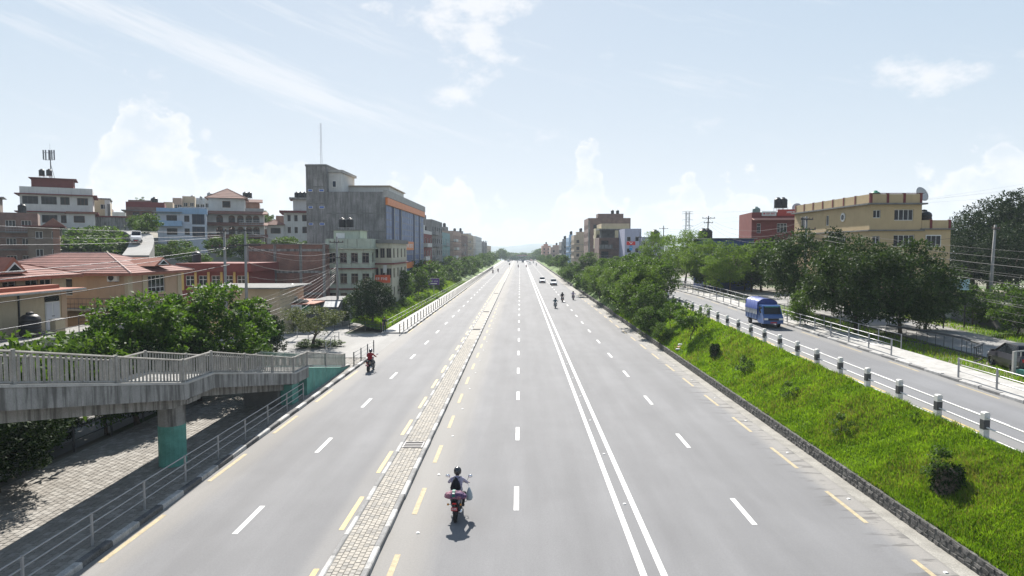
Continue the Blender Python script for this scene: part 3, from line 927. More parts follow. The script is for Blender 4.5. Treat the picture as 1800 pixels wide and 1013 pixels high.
class Bld:
    def __init__(s, name, label, x0, x1, y0, d, z0, z1, wall, cat='building', group=None, rot=0.0, fm=None, gm=None):
        s.w = x1 - x0; s.d = d; s.h = z1 - z0
        s.t = thing(name, label, cat, ((x0 + x1) / 2, y0, z0), rot, group)
        s.ops = {'F': [], 'R': [], 'L': [], 'B': []}
        s.wall = wall; s.fm = fm or M_wframe; s.gm = gm or M_glass
        s.wins = []
    def P(s, face, a, dep, z):
        if face == 'F': return (a - s.w / 2, dep, z)
        if face == 'R': return (s.w / 2 - dep, a, z)
        if face == 'L': return (-s.w / 2 + dep, s.d - a, z)
        return (s.w / 2 - a, s.d - dep, z)
    def W(s, face): return s.w if face in 'FB' else s.d
    def win(s, face, a, z, w, h, n=2, transom=0, fm=None, gm=None, name='window', sill=None, bars=False, dep=.1):
        if a < .05 or a + w > s.W(face) - .05 or z < .02 or z + h > s.h - .05: return
        for (a2, z2, w2, h2) in s.ops[face]:
            if a < a2 + w2 and a2 < a + w and z < z2 + h2 and z2 < z + h: return
        s.ops[face].append((a, z, w, h))
        fr, pn = window_meshes(w, h, n, fm or s.fm, gm or s.gm, transom, bars)
        rz = {'F': 0, 'R': math.pi / 2, 'L': -math.pi / 2, 'B': math.pi}[face]
        o = obj(name, fr, s.t, s.P(face, a, dep, z), rz)
        obj('pane', pn, o)
        if sill:
            b = MB().box(-.08, w + .08, -.12 - dep, .0, -.09, -.003); obj('sill', b.mesh('sill', sill), o)
        return o
    def grid(s, face, cols, zs, w, h, n=2, a0=None, a1=None, **kw):
        W_ = s.W(face); a0 = .0 if a0 is None else a0; a1 = W_ if a1 is None else a1
        for z in zs:
            for k in range(cols):
                c = a0 + (a1 - a0) * (k + .5) / cols
                s.win(face, c - w / 2, z, w, h, n, **kw)
    def part(s, name, m, x0, x1, y0, y1, z0, z1, parent=None):
        return MB().box(x0, x1, y0, y1, z0, z1).build(name, m, parent or s.t)
    def band(s, name, m, z0, z1, p=.25, faces='FLR'):
        """a slab edge or eave that runs round the outside"""
        w, d = s.w / 2, s.d
        return MB().box(-w - p, w + p, -p, d + p * .5, z0, z1).build(name, m, s.t)
    def parapet(s, m, h=.9, th=.15, z=None, name='parapet'):
        z = s.h if z is None else z; w, d = s.w / 2, s.d
        b = MB()
        b.box(-w, w, 0, th, z, z + h); b.box(-w, w, d - th, d, z, z + h)
        b.box(-w, -w + th, th, d - th, z, z + h); b.box(w - th, w, th, d - th, z, z + h)
        return b.build(name, m, s.t)
    def balcony(s, face, a0, a1, z, proj=1.0, m=None, rail=M_pipe, h=.95, solid=None):
        m = m or M_conc
        p = [s.P(face, a0, -proj, z), s.P(face, a1, .02, z)]
        lo = [min(p[0][i], p[1][i]) for i in range(3)]; hi = [max(p[0][i], p[1][i]) for i in range(3)]
        o = MB().box(lo[0], hi[0], lo[1], hi[1], z - .14, z).build('balcony', m, s.t)
        b = MB()
        cs = [(a0 + .04, 0), (a0 + .04, -proj + .05), (a1 - .04, -proj + .05), (a1 - .04, 0)]
        if solid:
            for (q, r_) in zip(cs[:-1], cs[1:]):
                u, v = s.P(face, q[0], q[1], 0), s.P(face, r_[0], r_[1], 0)
                b.box(min(u[0], v[0]) - .04, max(u[0], v[0]) + .04, min(u[1], v[1]) - .04, max(u[1], v[1]) + .04, z, z + h)
            b.build('balcony_wall', solid, o)
        else:
            for zz in (z + h, z + h * .5, z + .1):
                b.tube([s.P(face, q[0], q[1], zz) for q in cs], .025, 5)
            n = max(2, int((a1 - a0) / .35))
            for k in range(n + 1):
                a = a0 + .04 + (a1 - a0 - .08) * k / n
                b.cyl(s.P(face, a, -proj + .05, z), s.P(face, a, -proj + .05, z + h), .014, n=4)
            b.build('balcony_railing', rail, o)
        return o
    def finish(s, roof=None):
        b = MB()
        for face in 'FRLB':
            W_ = s.W(face); ops = s.ops[face]
            xs = sorted(set([0, W_] + [o[0] for o in ops] + [o[0] + o[2] for o in ops]))
            zs = sorted(set([-2.5, s.h] + [o[1] for o in ops] + [o[1] + o[3] for o in ops]))
            idx = {}
            for i in range(len(xs) - 1):
                for j in range(len(zs) - 1):
                    cx, cz = (xs[i] + xs[i + 1]) / 2, (zs[j] + zs[j + 1]) / 2
                    if any(o[0] < cx < o[0] + o[2] and o[1] < cz < o[1] + o[3] for o in ops): continue
                    b.quad(s.P(face, xs[i], 0, zs[j]), s.P(face, xs[i + 1], 0, zs[j]), s.P(face, xs[i + 1], 0, zs[j + 1]), s.P(face, xs[i], 0, zs[j + 1]))
            for (a, z, w, h) in ops:
                D = .25
                b.quad(s.P(face, a, 0, z), s.P(face, a, D, z), s.P(face, a, D, z + h), s.P(face, a, 0, z + h))
                b.quad(s.P(face, a + w, 0, z), s.P(face, a + w, D, z), s.P(face, a + w, D, z + h), s.P(face, a + w, 0, z + h))
                b.quad(s.P(face, a, 0, z), s.P(face, a + w, 0, z), s.P(face, a + w, D, z), s.P(face, a, D, z))
                b.quad(s.P(face, a, 0, z + h), s.P(face, a + w, 0, z + h), s.P(face, a + w, D, z + h), s.P(face, a, D, z + h))
        me = bpy.data.meshes.new('wall')
        me.from_pydata(b.v, [], b.f); me.materials.append(s.wall)
        obj('wall', me, s.t)
        s.part('roof', roof or M_conc_d, -s.w / 2 + .002, s.w / 2 - .002, .002, s.d - .002, s.h - .12, s.h - .003)
        return s

def X_at(u, d): return on_y(u, 439, d).x
def Z_at(v, d): return on_y(914, v, d).z

# ---- things that stand on roofs
_tank = {}
def tank_mesh(m):
    if m.name in _tank: return _tank[m.name]
    prof = [(.0, 0), (.5, 0), (.52, .05)]
    for k in range(5):
        z = .12 + .2 * k
        prof += [(.52, z), (.54, z + .03), (.54, z + .1), (.52, z + .13)]
    prof += [(.50, 1.15), (.36, 1.27), (.2, 1.32)]
    body = MB().lathe(prof, 14).mesh('body', m, True)
    lid = MB().lathe([(.2, 1.30), (.21, 1.34), (.19, 1.42), (.05, 1.46)], 12).mesh('lid', m)
    _tank[m.name] = (body, lid)
    return _tank[m.name]
def tank(x, y, z, sc, label, m=None, group=None, stand=0.0):
    m = m or M_black
    t = thing('water_tank', label, 'water tank', (x, y, z), rng.uniform(0, 6), group)
    body, lid = tank_mesh(m)
    if stand:
        b = MB()
        for (a, c) in ((-.4, -.4), (.4, -.4), (.4, .4), (-.4, .4)):
            b.cyl((a * sc, c * sc, 0), (a * sc, c * sc, stand), .035, n=5)
        b.box(-.5 * sc, .5 * sc, -.5 * sc, .5 * sc, stand - .05, stand)
        b.build('stand', M_pipe, t)
    o = obj('body', body, t, (0, 0, stand), sc=sc); obj('lid', lid, o)
    return t
def dish(x, y, z, r, label, rot=0.0):
    t = thing('satellite_dish', label, 'satellite dish', (x, y, z), rot)
    prof = [(.02, 0), (.3, .03), (.6, .11), (.85, .22), (1.0, .32), (1.0, .34), (.6, .14), (.02, .02)]
    b = MB().lathe([(a * r, c * r) for a, c in prof], 18)
    o = b.build('reflector', mat('dish_grey', (0.42, 0.42, 0.42), .5, .1), t, (0, 0, r * 1.1), smooth=True)
    o.rotation_euler = (R(68), 0, 0)
    MB().cyl((0, .1, 0), (0, .1, r * 1.1), .05, n=6).build('mast', M_dark, t)
    MB().cyl((0, 0, r * 1.1), (0, -r * .95, r * 1.45), .02, n=5).build('feed_arm', M_dark, t)
    return t

# ---- wall finishes
P_white = mat('plaster_white', (0.52, 0.52, 0.50), .85, .12, .9, .05, 20, streak=.22)
P_grey = mat('plaster_grey', (0.225, 0.22, 0.215), .9, .42, .45, .16, 7, streak=.65, dirt=(.10, .098, .095))
P_cream = mat('plaster_cream', (0.46, 0.38, 0.26), .85, .1, .8, .05, 20, streak=.15)
P_peach = mat('plaster_peach', (0.43, 0.30, 0.20), .85, .1, .8, .05, 20, streak=.12)
P_mint = mat('plaster_mint', (0.38, 0.425, 0.35), .85, .15, .9, .06, 20, streak=.45)
P_blue = mat('plaster_pale_blue', (0.27, 0.40, 0.55), .85, .12, .9, streak=.2)
P_ice = mat('plaster_ice', (0.46, 0.50, 0.56), .85, .1, .9, streak=.2)
P_red = mat('plaster_red', (0.165, 0.04, 0.035), .8, .15, .9, streak=.15)
P_maroon = mat('trim_maroon', (0.15, 0.035, 0.035), .8, .2, 1.5)
P_brown = mat('plaster_brown', (0.16, 0.125, 0.10), .85, .25, .8, .1, 20, streak=.3)
P_lav = mat('plaster_lavender', (0.38, 0.39, 0.50), .85, .1, .9, streak=.2)
P_pink = mat('plaster_pink', (0.38, 0.27, 0.22), .85, .15, .9, streak=.2)
P_tan = mat('plaster_tan', (0.42, 0.34, 0.25), .85, .12, .9, streak=.2)
B_red = brick_mat('brick_red', (0.27, 0.095, 0.055), (0.20, 0.07, 0.045), (0.2, 0.18, 0.16))
B_dull = brick_mat('brick_dull', (0.21, 0.10, 0.075), (0.16, 0.08, 0.06), (0.2, 0.18, 0.16))
B_orange = brick_mat('brick_orange', (0.30, 0.115, 0.06), (0.24, 0.09, 0.05), (0.22, 0.2, 0.18))
P_tile = mat('roof_tile_red', (0.185, 0.075, 0.060), .8, .25, 1.0, .18, 9, streak=.25)
P_tile_d = mat('roof_tile_brown', (0.20, 0.095, 0.07), .8, .2, 1.0, .12, 9)
P_orange = mat('panel_orange', (0.62, 0.19, 0.05), .5, .1, 1)
P_sheet = mat('sheet_blue', (0.05, 0.09, 0.26), .5, .15, 1.2)
P_tin = mat('tin_grey', (0.25, 0.26, 0.27), .5, .2, 1.0, metal=.3, streak=.3)
P_shut = mat('shutter_green', (0.05, 0.16, 0.10), .6, .15, 2)
P_fbrick = mat('trim_terracotta', (0.30, 0.12, 0.08), .8, .2, 1.5)
# ================================================================ BUILDINGS IN PLACE
M_let = mat('lettering_white', (0.7, 0.7, 0.68), .6, .05)
M_let_r = mat('lettering_red', (0.45, 0.05, 0.06), .6, .05)
M_let_k = mat('lettering_black', (0.03, 0.03, 0.035), .6, .05)
def lettering(parent, x0, x1, y, z, h, m, seed=1, axis='x', name='lettering'):
    """a line of small sign-writing strokes, as unreadable as in the photograph"""
    r = random.Random(seed); b = MB(); x = x0
    def bx(a, c, za, zc):
        if axis == 'x': b.box(a, c, y - .012, y + .0, za, zc)
        else: b.box(y - .0, y + .012, a, c, za, zc)
    while x < x1 - h * .4:
        w = h * r.uniform(.45, .75); k = r.randrange(5); s = h * .17
        if r.random() < .14: x += h * .5; continue
        bx(x, x + s, z, z + h)
        if k != 1: bx(x + s, x + w, z + h - s, z + h)
        if k in (0, 2, 4): bx(x + s, x + w * .9, z + h * .42, z + h * .42 + s)
        if k in (2, 3): bx(x + s, x + w, z, z + s)
        if k in (0, 1, 3): bx(x + w - s, x + w, z + s, z + h - s - .001)
        x += w + h * .2
    return b.build(name, m, parent)

def hip_roof(t, x0, x1, y0, y1, z, rise, m, n=9, name='roof', ridge_m=None):
    w, d = x1 - x0, y1 - y0
    half = min(w, d) / 2
    b = MB(); lip = .035
    for k in range(n):
        a, c = half * k / n, min(half * (k + 1) / n, half - .02)
        za, zc = z + rise * k / n + lip, z + rise * (k + 1) / n
        o = [(x0 + a, y0 + a), (x1 - a, y0 + a), (x1 - a, y1 - a), (x0 + a, y1 - a)]
        i = [(x0 + c, y0 + c), (x1 - c, y0 + c), (x1 - c, y1 - c), (x0 + c, y1 - c)]
        vs = [(p[0], p[1], za - lip * 1.4) for p in o] + [(p[0], p[1], za) for p in o] + [(p[0], p[1], zc) for p in i]
        fs = []
        for e in range(4):
            f = (e + 1) % 4
            fs += [(e, f, f + 4, e + 4), (e + 4, f + 4, f + 8, e + 8)]
        b.add(vs, fs)
    b.quad((x0, y0, z - .02), (x1, y0, z - .02), (x1, y1, z - .02), (x0, y1, z - .02))
    o = b.build(name, m, t)
    rb = MB(); e = half
    rz = z + rise
    if w >= d: r0, r1 = (x0 + e, (y0 + y1) / 2, rz), (x1 - e, (y0 + y1) / 2, rz)
    else: r0, r1 = ((x0 + x1) / 2, y0 + e, rz), ((x0 + x1) / 2, y1 - e, rz)
    rb.tube([r0, r1], .09, 6)
    ends = [((x0, y0), r0), ((x0, y1), r0 if w >= d else r1), ((x1, y0), r1 if w >= d else r0), ((x1, y1), r1)]
    for (p, q) in ends: rb.tube([(p[0], p[1], z + .03), q], .075, 6)
    rb.build('ridge_tiles', ridge_m or m, o)
    return o

# ---------- L1 grey tower block with glass street front
def tower():
    d = 116.0
    x0, x1 = X_at(575, d), X_at(678, d); z0 = gz(x1, d)
    zt = Z_at(337, d)
    b = Bld('office_building', 'tall bare grey rendered block with striped blue glass street front', x0, x1, d, 46, z0, zt, P_grey)
    D, H, w = b.d, b.h, b.w / 2
    # side wall joints
    for z in np.arange(3, H - 1, 3.2):
        b.part('floor_joint', M_conc_d, -w, w, -.035, -.002, z, z + .22)
    for x in (-w + 3.4, -w + 5.2):
        b.part('crack_patch', M_conc_d, x, x + .12, -.02, -.002, 4, H - .5)
    # street front: glass bays with deep blue recesses
    P_sil = glass_mat('curtain_glass_silver', (0.15, 0.19, 0.30), .55, .2)
    P_blu = glass_mat('curtain_glass_blue', (0.012, 0.025, 0.08), .6, .25)
    P_blue2 = glass_mat('curtain_glass_mid', (0.05, 0.09, 0.22), .5, .2)
    P_frm = mat('curtain_frame', (0.10, 0.11, 0.13), .4, .1)
    s = 0.3
    spans = [(5.0, 'g'), (3.0, 'r'), (4.4, 'g'), (3.2, 'r'), (13.5, 'g'), (3.0, 'r'), (5.0, 'g'), (3.0, 'r'), (4.6, 'g')]
    top = H - 2.3
    for (L, k) in spans:
        if k == 'g':
            zz = np.linspace(3.4, top, 12)
            nc = max(1, int(round(L / 2.2)))
            for j in range(11):
                for i in range(nc):
                    a0, a1 = s + L * i / nc, s + L * (i + 1) / nc
                    m_ = P_sil if zz[j] > 7.4 else P_blue2
                    b.part('glass_panel', m_, w + .05, w + .10, a0 + .09, a1 - .09, zz[j] + .09, zz[j + 1] - .09)
            b.part('curtain_frame', P_frm, w - .02, w + .07, s, s + L, 3.4, top)
        else:
            b.part('glass_recess', P_blu, w - .02, w + .05, s, s + L, 3.4, top)
            b.part('recess_pier', P_white, w + .051, w + .12, s + L - .5, s + L - .2, 3.4, top)
        s += L
    b.part('fascia_panel', P_orange, w - .01, w + .4, .2, D - .2, top + .05, top + 1.3)
    b.part('cornice', M_conc_l, w - .3, w + .45, -.02, D, top + 1.35, H + .3)
    sg = b.part('sign_panel', P_orange, w + .27, w + .36, 16.5, 28.5, 9.4, 11.2)
    lettering(sg, 18.5, 27.5, w + .361, 9.9, .8, M_let, 4, 'y')
    b.part('sign_panel', P_orange, w + .27, w + .36, 17.5, 28.5, 5.6, 6.9)
    b.part('canopy', M_conc_l, w, w + 1.4, 0, D, 2.6, 3.3)
    # rear stair tower (rises above the block) and roof rooms
    tx0, tx1 = X_at(540, d) - (x0 + x1) / 2, X_at(576, d) - (x0 + x1) / 2
    th = Z_at(292, d) - z0
    b.part('stair_tower', P_grey, tx0, tx1 - .02, -.02, 9, -2, th)
    b.part('tower_cap', M_conc_d, tx0 - .1, tx1 + .05, -.12, 9.2, th, th + .35)
    for k, v in enumerate((455, 555, 655)):
        zz = Z_at(200 + v / 3.377 + 2, d) - z0
        for a, c in ((.35, 1.15), (2.3, 3.2)):
            o = b.part('window', M_wframe, tx0 + a, tx0 + c, -.07, -.021, zz, zz + .42)
            MB().box(tx0 + a + .07, tx0 + c - .07, -.085, -.07, zz + .06, zz + .36).build('pane', mat('tower_blue_glass', (0.05, 0.12, 0.40), .3, .1), o)
        b.part('floor_joint', M_conc_d, tx0, tx1 - .03, -.045, -.021, zz + .75, zz + .95)
    b.part('roof_room', P_white, tx1, tx1 + 2.3, 1.2, 10.5, H - .1, th - 1.0)
    b.part('roof_room_slab', M_conc_l, tx1 - .01, tx1 + 2.6, .9, 11, th - .98, th - .5)
    wn = b.part('window', M_wframe, tx1 + .7, tx1 + 1.4, 1.12, 1.2, th - 3.6, th - 2.4)
    MB().box(tx1 + .78, tx1 + 1.32, 1.10, 1.12, th - 3.5, th - 2.5).build('pane', M_glass_b, wn)
    b.part('roof_room', P_white, tx1 + 2.31, w - .6, 6.5, 22, H - .1, H + 1.5)
    b.part('roof_sheet', P_tan, tx1 + 2.3, w - .3, 6, 22.5, H + 1.52, H + 1.7)
    b.finish()
    # lattice mast
    mx, my, mz = X_at(567, d + 5), d + 5, z0 + th + .35
    t = thing('radio_mast', 'slender white lattice radio mast on the grey tower roof', 'mast', (mx, my, mz))
    Hm = Z_at(216, d + 5) - mz
    M_mast = mat('mast_white', (0.45, 0.45, 0.45), .6, .1)
    for a in range(3):
        an = a * 2.094 + .3
        MB().tube([(.22 * math.cos(an), .22 * math.sin(an), 0), (.12 * math.cos(an), .12 * math.sin(an), Hm)], .025, 4).build('leg', M_mast, t)
    br = MB()
    for k in range(24):
        z = Hm * k / 24
        for a in range(3):
            a1, a2 = a * 2.094 + .3, (a + 1) * 2.094 + .3
            r_ = .22 - .1 * k / 24
            br.tube([(r_ * math.cos(a1), r_ * math.sin(a1), z), (r_ * math.cos(a2), r_ * math.sin(a2), z + Hm / 24)], .012, 3, cap=False)
    br.build('bracing', M_mast, t)
    for k in range(5):
        MB().cyl((0, 0, Hm * (.3 + .15 * k)), (-.6, 0, Hm * (.3 + .15 * k)), .015, n=4).build('dipole', M_mast, t)
tower()

# ---------- L2 mint building with a stepped neighbour, and exposed brick wall
def mint():
    d = 98.0
    x0, x1 = X_at(574, d), X_at(652, d); z0 = gz(x1, d); zt = Z_at(427, d)
    b = Bld('house', 'pale mint three-storey building with water tanks beside the bare brick wall', x0, x1, d, 11, z0, zt, P_mint, fm=mat('wood_frame_grey', (0.2, 0.17, 0.14), .6, .1))
    H = b.h
    for zz in (H - 3.0, H - 6.1, H - 9.0):
        if zz > .3: b.grid('F', 4, [zz], 1.05, 1.5, 2, transom=.7, sill=M_conc); b.grid('R', 4, [zz], 1.1, 1.5, 2)
    b.band('slab_edge', P_mint, H - .9, H - .75, .45); b.band('slab_edge', P_maroon, H - 3.95, H - 3.8, .4); b.band('slab_edge', P_maroon, H - 7.0, H - 6.85, .4)
    b.band('parapet_band', P_mint, H - .74, H + .6, .12)
    b.part('roof_room', P_mint, -b.w / 2 + .4, b.w / 2 - 2.2, 2.5, 7, H, H + 1.9)
    b.part('roof_room_slab', M_conc_d, -b.w / 2 + .2, b.w / 2 - 2, 2.3, 7.2, H + 1.91, H + 2.05)
    b.part('window', M_wframe, -b.w / 2 + .8, -b.w / 2 + 2.1, 2.42, 2.499, H + .7, H + 1.5)
    b.finish()
    for k, u in enumerate((582, 592)):
        tank(x0 + (1.5, 2.7)[k], d + 3.4, z0 + H + 2.05, 1.05, 'black water tank on the mint building roof room', None, 'black tanks on the mint building', .35)
    x0b, x1b = X_at(655, 101), X_at(689, 101)
    b = Bld('house', 'cream three-storey building with long orange signboard beside the glass front', x0b, x1b, 101, 13, z0, Z_at(424, 101), mat('plaster_ivory', (0.45, 0.43, 0.34), .85, .12, .9, streak=.3), fm=mat('wood_frame_grey', (0.2, 0.17, 0.14), .6, .1))
    H = b.h
    for zz in (H - 2.6, H - 5.7, H - 8.6):
        b.grid('F', 3, [zz], .75, 1.5, 2, sill=None); b.grid('R', 4, [zz], 1.2, 1.5, 2)
    b.band('slab_edge', P_maroon, H - 3.6, H - 3.4, .45); b.band('slab_edge', M_conc_d, H - .35, H + .25, .3)
    sg = b.part('signboard', mat('sign_orange_red', (0.55, 0.10, 0.04), .5, .15), -b.w / 2 + .1, b.w / 2 - .2, -.6, -.46, H - 6.4, H - 5.2)
    lettering(sg, -b.w / 2 + .6, b.w / 2 - .6, -.601, H - 6.0, .4, M_let, 9)
    b.part('notice_board', P_white, b.w / 2 - 1.3, b.w / 2 - .75, -.46, -.4, H - 4.9, H - 3.7)
    b.finish()
    # bare brick flank
    d = 96.0
    x0, x1 = X_at(432, d), X_at(573, d) - .1
    b = Bld('brick_building', 'unplastered red brick building with grey concrete posts and beams', x0, x1, d, 12, gz(x1, d), Z_at(430, d), B_red)
    H = b.h; w = b.w / 2
    for x in (-w + .02, -w + 4.1, -w + 7.9, w - .42):
        b.part('column', M_conc, x, x + .4, -.06, .3, -1, H - .02)
    for z in (H - 1.0, H - 4.2, H - 7.4):
        b.part('beam', M_conc, -w, w, -.05, .3, z, z + .35)
    b.part('coping', M_conc_d, -w - .1, w + .1, -.15, .4, H - .01, H + .12)
    b.finish()
mint()

# ---------- L3 red-tiled houses near the ramp
def red_houses():
    z0 = 1.0
    d = 57.0; dp = 9.2
    x1 = X_at(222, d); x0 = x1 - 13.5
    ze = Z_at(481, d)
    b = Bld('villa', 'peach villa with broad red tiled hip roof and wall air conditioner', x0, x1, d, dp, z0, ze, P_peach)
    H, w = b.h, b.w / 2
    b.win('R', 3.2, H - 1.95, 2.9, 1.6, 4, transom=.3); b.win('R', 3.4, 1.0, 2.0, 1.4, 3)
    b.win('F', b.w - 7.0, H - 1.95, 2.1, 1.5, 3); b.win('F', b.w - 11, H - 1.95, 1.6, 1.5, 2)
    b.win('F', b.w - 3.2, .9, 1.8, 1.4, 3); b.win('F', b.w - 7.2, .9, 1.5, 1.4, 3)
    for (xa, ya) in ((w - .2, -.1), (w - .2, 2.2), (w - .2, dp - .9)): b.part('pilaster', P_cream, xa, xa + .3, ya, ya + .7, -1, H - .001)
    r = hip_roof(b.t, -w - .9, w + .9, -.9, dp + .9, H + .02, 1.75, P_tile, 12, ridge_m=mat('ridge_pale', (0.42, 0.30, 0.26), .8, .15, 2))
    b.part('fascia', P_fbrick, -w - .86, w + .86, -.86, dp + .86, H - .2, H)
    # dormer on the right hip, facing the road
    dm = MB().prism([(-1.5, 0), (1.5, 0), (0, .8)], 0, 2.8, 0, 'x'); o = dm.build('dormer', P_fbrick, r, (w - 2.1, dp * .5, H + .55))
    MB().prism([(-.95, .1), (.95, .1), (0, .6)], 2.803, 2.85, 0, 'x').build('dormer_window', M_wframe, r, (w - 2.1, dp * .5, H + .55))
    MB().prism([(-.65, .16), (.65, .16), (0, .5)], 2.852, 2.87, 0, 'x').build('dormer_pane', M_glass, r, (w - 2.1, dp * .5, H + .55))
    # front porch roof step, balcony and lower canopy
    b.balcony('F', b.w - 8.5, b.w - .4, H - 3.05, 1.3, M_conc_l, M_wframe_k, .9)
    b.balcony('R', .3, 4.4, H - 3.05, 1.1, M_conc_l, M_wframe_k, .9)
    b.finish(P_tile)
    ac = on_y(197, 489, d - .35)
    t = thing('air_conditioner', 'white air conditioner unit on the peach villa wall', 'air conditioner', (ac.x, d - .36, ac.z - .3))
    MB().box(-.45, .45, 0, .3, 0, .62).build('casing', mat('ac_white', (0.6, 0.6, 0.58), .5, .08), t)
    MB().lathe([(.24, 0), (.25, .03), (.2, .05)], 14).build('fan_grille', M_black, t, (-.1, 0, .31)).rotation_euler = (R(90), 0, 0)
    MB().box(-.3, -.26, 0, .34, -.06, 0).build('bracket', M_dark, t); MB().box(.26, .3, 0, .34, -.06, 0).build('bracket', M_dark, t)
    # nearer house: its road side is what shows, cut by the picture edge
    x1 = -37.2; x0 = x1 - 10; d = 40.5; dp = 12.6
    ze = on_x(100, 484, x1).z
    b = Bld('villa', 'cream house with red roof, flat red canopy and white double door', x0, x1, d, dp, z0, ze, P_cream)
    H, w = b.h, b.w / 2
    for a_ in (6.0, 8.2, 9.7): b.win('R', a_, H - 1.15, 1.3, .9, 2)
    b.finish(P_tile)
    r = hip_roof(b.t, -w - .9, w + .95, -.9, dp + .9, H + .02, 1.75, P_tile, 12, ridge_m=P_fbrick)
    b.part('fascia', P_fbrick, -w - .86, w + .91, -.86, dp + .86, H - .2, H)
    gy = on_x(10, 455, x1).y - d
    MB().prism([(-1.35, 0), (1.35, 0), (0, 1.2)], 0, 2.6, 0, 'x').build('gable', P_fbrick, r, (w - 2.0, gy, H + .3))
    MB().prism([(-.9, .12), (.9, .12), (0, .85)], 2.603, 2.65, 0, 'x').build('gable_window', M_wframe, r, (w - 2.0, gy, H + .3))
    MB().prism([(-.65, .2), (.65, .2), (0, .7)], 2.652, 2.67, 0, 'x').build('gable_pane', M_glass, r, (w - 2.0, gy, H + .3))
    # single-storey wing on the road side with flat red canopy
    xw = 2.0; wy1 = on_x(116, 560, x1 + xw).y - d
    hz = on_x(60, 514, x1 + xw).z - z0
    zt = on_x(60, 585, x1 + xw).z - z0
    b.part('wing', P_cream, w + .003, w + xw, 0, wy1, -1.5, hz)
    b.part('wing_pillar', P_peach, w + xw - .3, w + xw + .06, wy1 - .5, wy1 + .06, -1.5, hz - .002)
    b.part('canopy', P_fbrick, w + .003, w + xw + 1.1, -.5, wy1 + .8, hz + .01, hz + .13)
    b.part('canopy_edge', M_conc_l, w + xw + 1.1, w + xw + 1.16, -.5, wy1 + .8, hz - .03, hz + .10)
    b.part('canopy_upstand', P_fbrick, w + .003, w + xw - .2, -.3, wy1 - .3, hz + .135, hz + .42)
    ya, yb = on_x(79, 550, x1 + xw).y - d, on_x(104, 550, x1 + xw).y - d
    dr = b.part('door', M_wframe, w + xw + .002, w + xw + .06, ya, yb, zt, zt + 2.1)
    for k in range(2): MB().box(w + xw + .061, w + xw + .08, ya + .07 + (yb - ya) * .5 * k, ya + (yb - ya) * (.46 + .5 * k), zt + .1, zt + 2.0).build('door_leaf', mat('door_white', (0.5, 0.5, 0.52), .5, .08), dr)
    MB().box(w + xw + .003, w + xw + .05, ya, yb, zt + 2.14, zt + 2.5).build('fanlight', M_glass, dr)
    MB().box(w + xw + .081, w + xw + .1, (ya + yb) / 2 - .12, (ya + yb) / 2 + .12, zt + 1.0, zt + 1.05).build('handle', M_dark, dr)
    b.part('terrace', M_conc, w + xw + .01, w + xw + 2.8, -1, wy1 + 3.2, zt - 1.6, zt - .02)
    b.part('drain_pipe', M_dark, w + xw + .002, w + xw + .09, ya - 2.6, ya - 2.5, zt, hz)
    tx = x1 + xw + 1.4; tp = on_x(53, 560, tx)
    tank(tx, tp.y, z0 + zt - .02, 1.2, 'black water tank with silver lid in front of the cream house')
    px_ = x1 + xw + 1.7; pp = on_x(101, 560, px_)
    t2 = thing('gate_pillar', 'stubby cream pillar beside the white double door', 'pillar', (px_, pp.y, z0 + zt - .02))
    MB().box(-.2, .2, -.5, .5, 0, .95).build('shaft', P_cream, t2); MB().box(-.25, .25, -.55, .55, .951, 1.03).build('cap', M_conc, t2)
    pipe_railing('yard_railing', 'thin black yard railing before the peach villa', [(x1 + xw + 2.7, pp.y + .8), (x1 + xw + 2.7, d + wy1 + 3.1)], lambda y: z0 + zt - .02, 1.3, (.35, .7, 1.0), M_rail_k, M_rail_k, .03, .018)
red_houses()

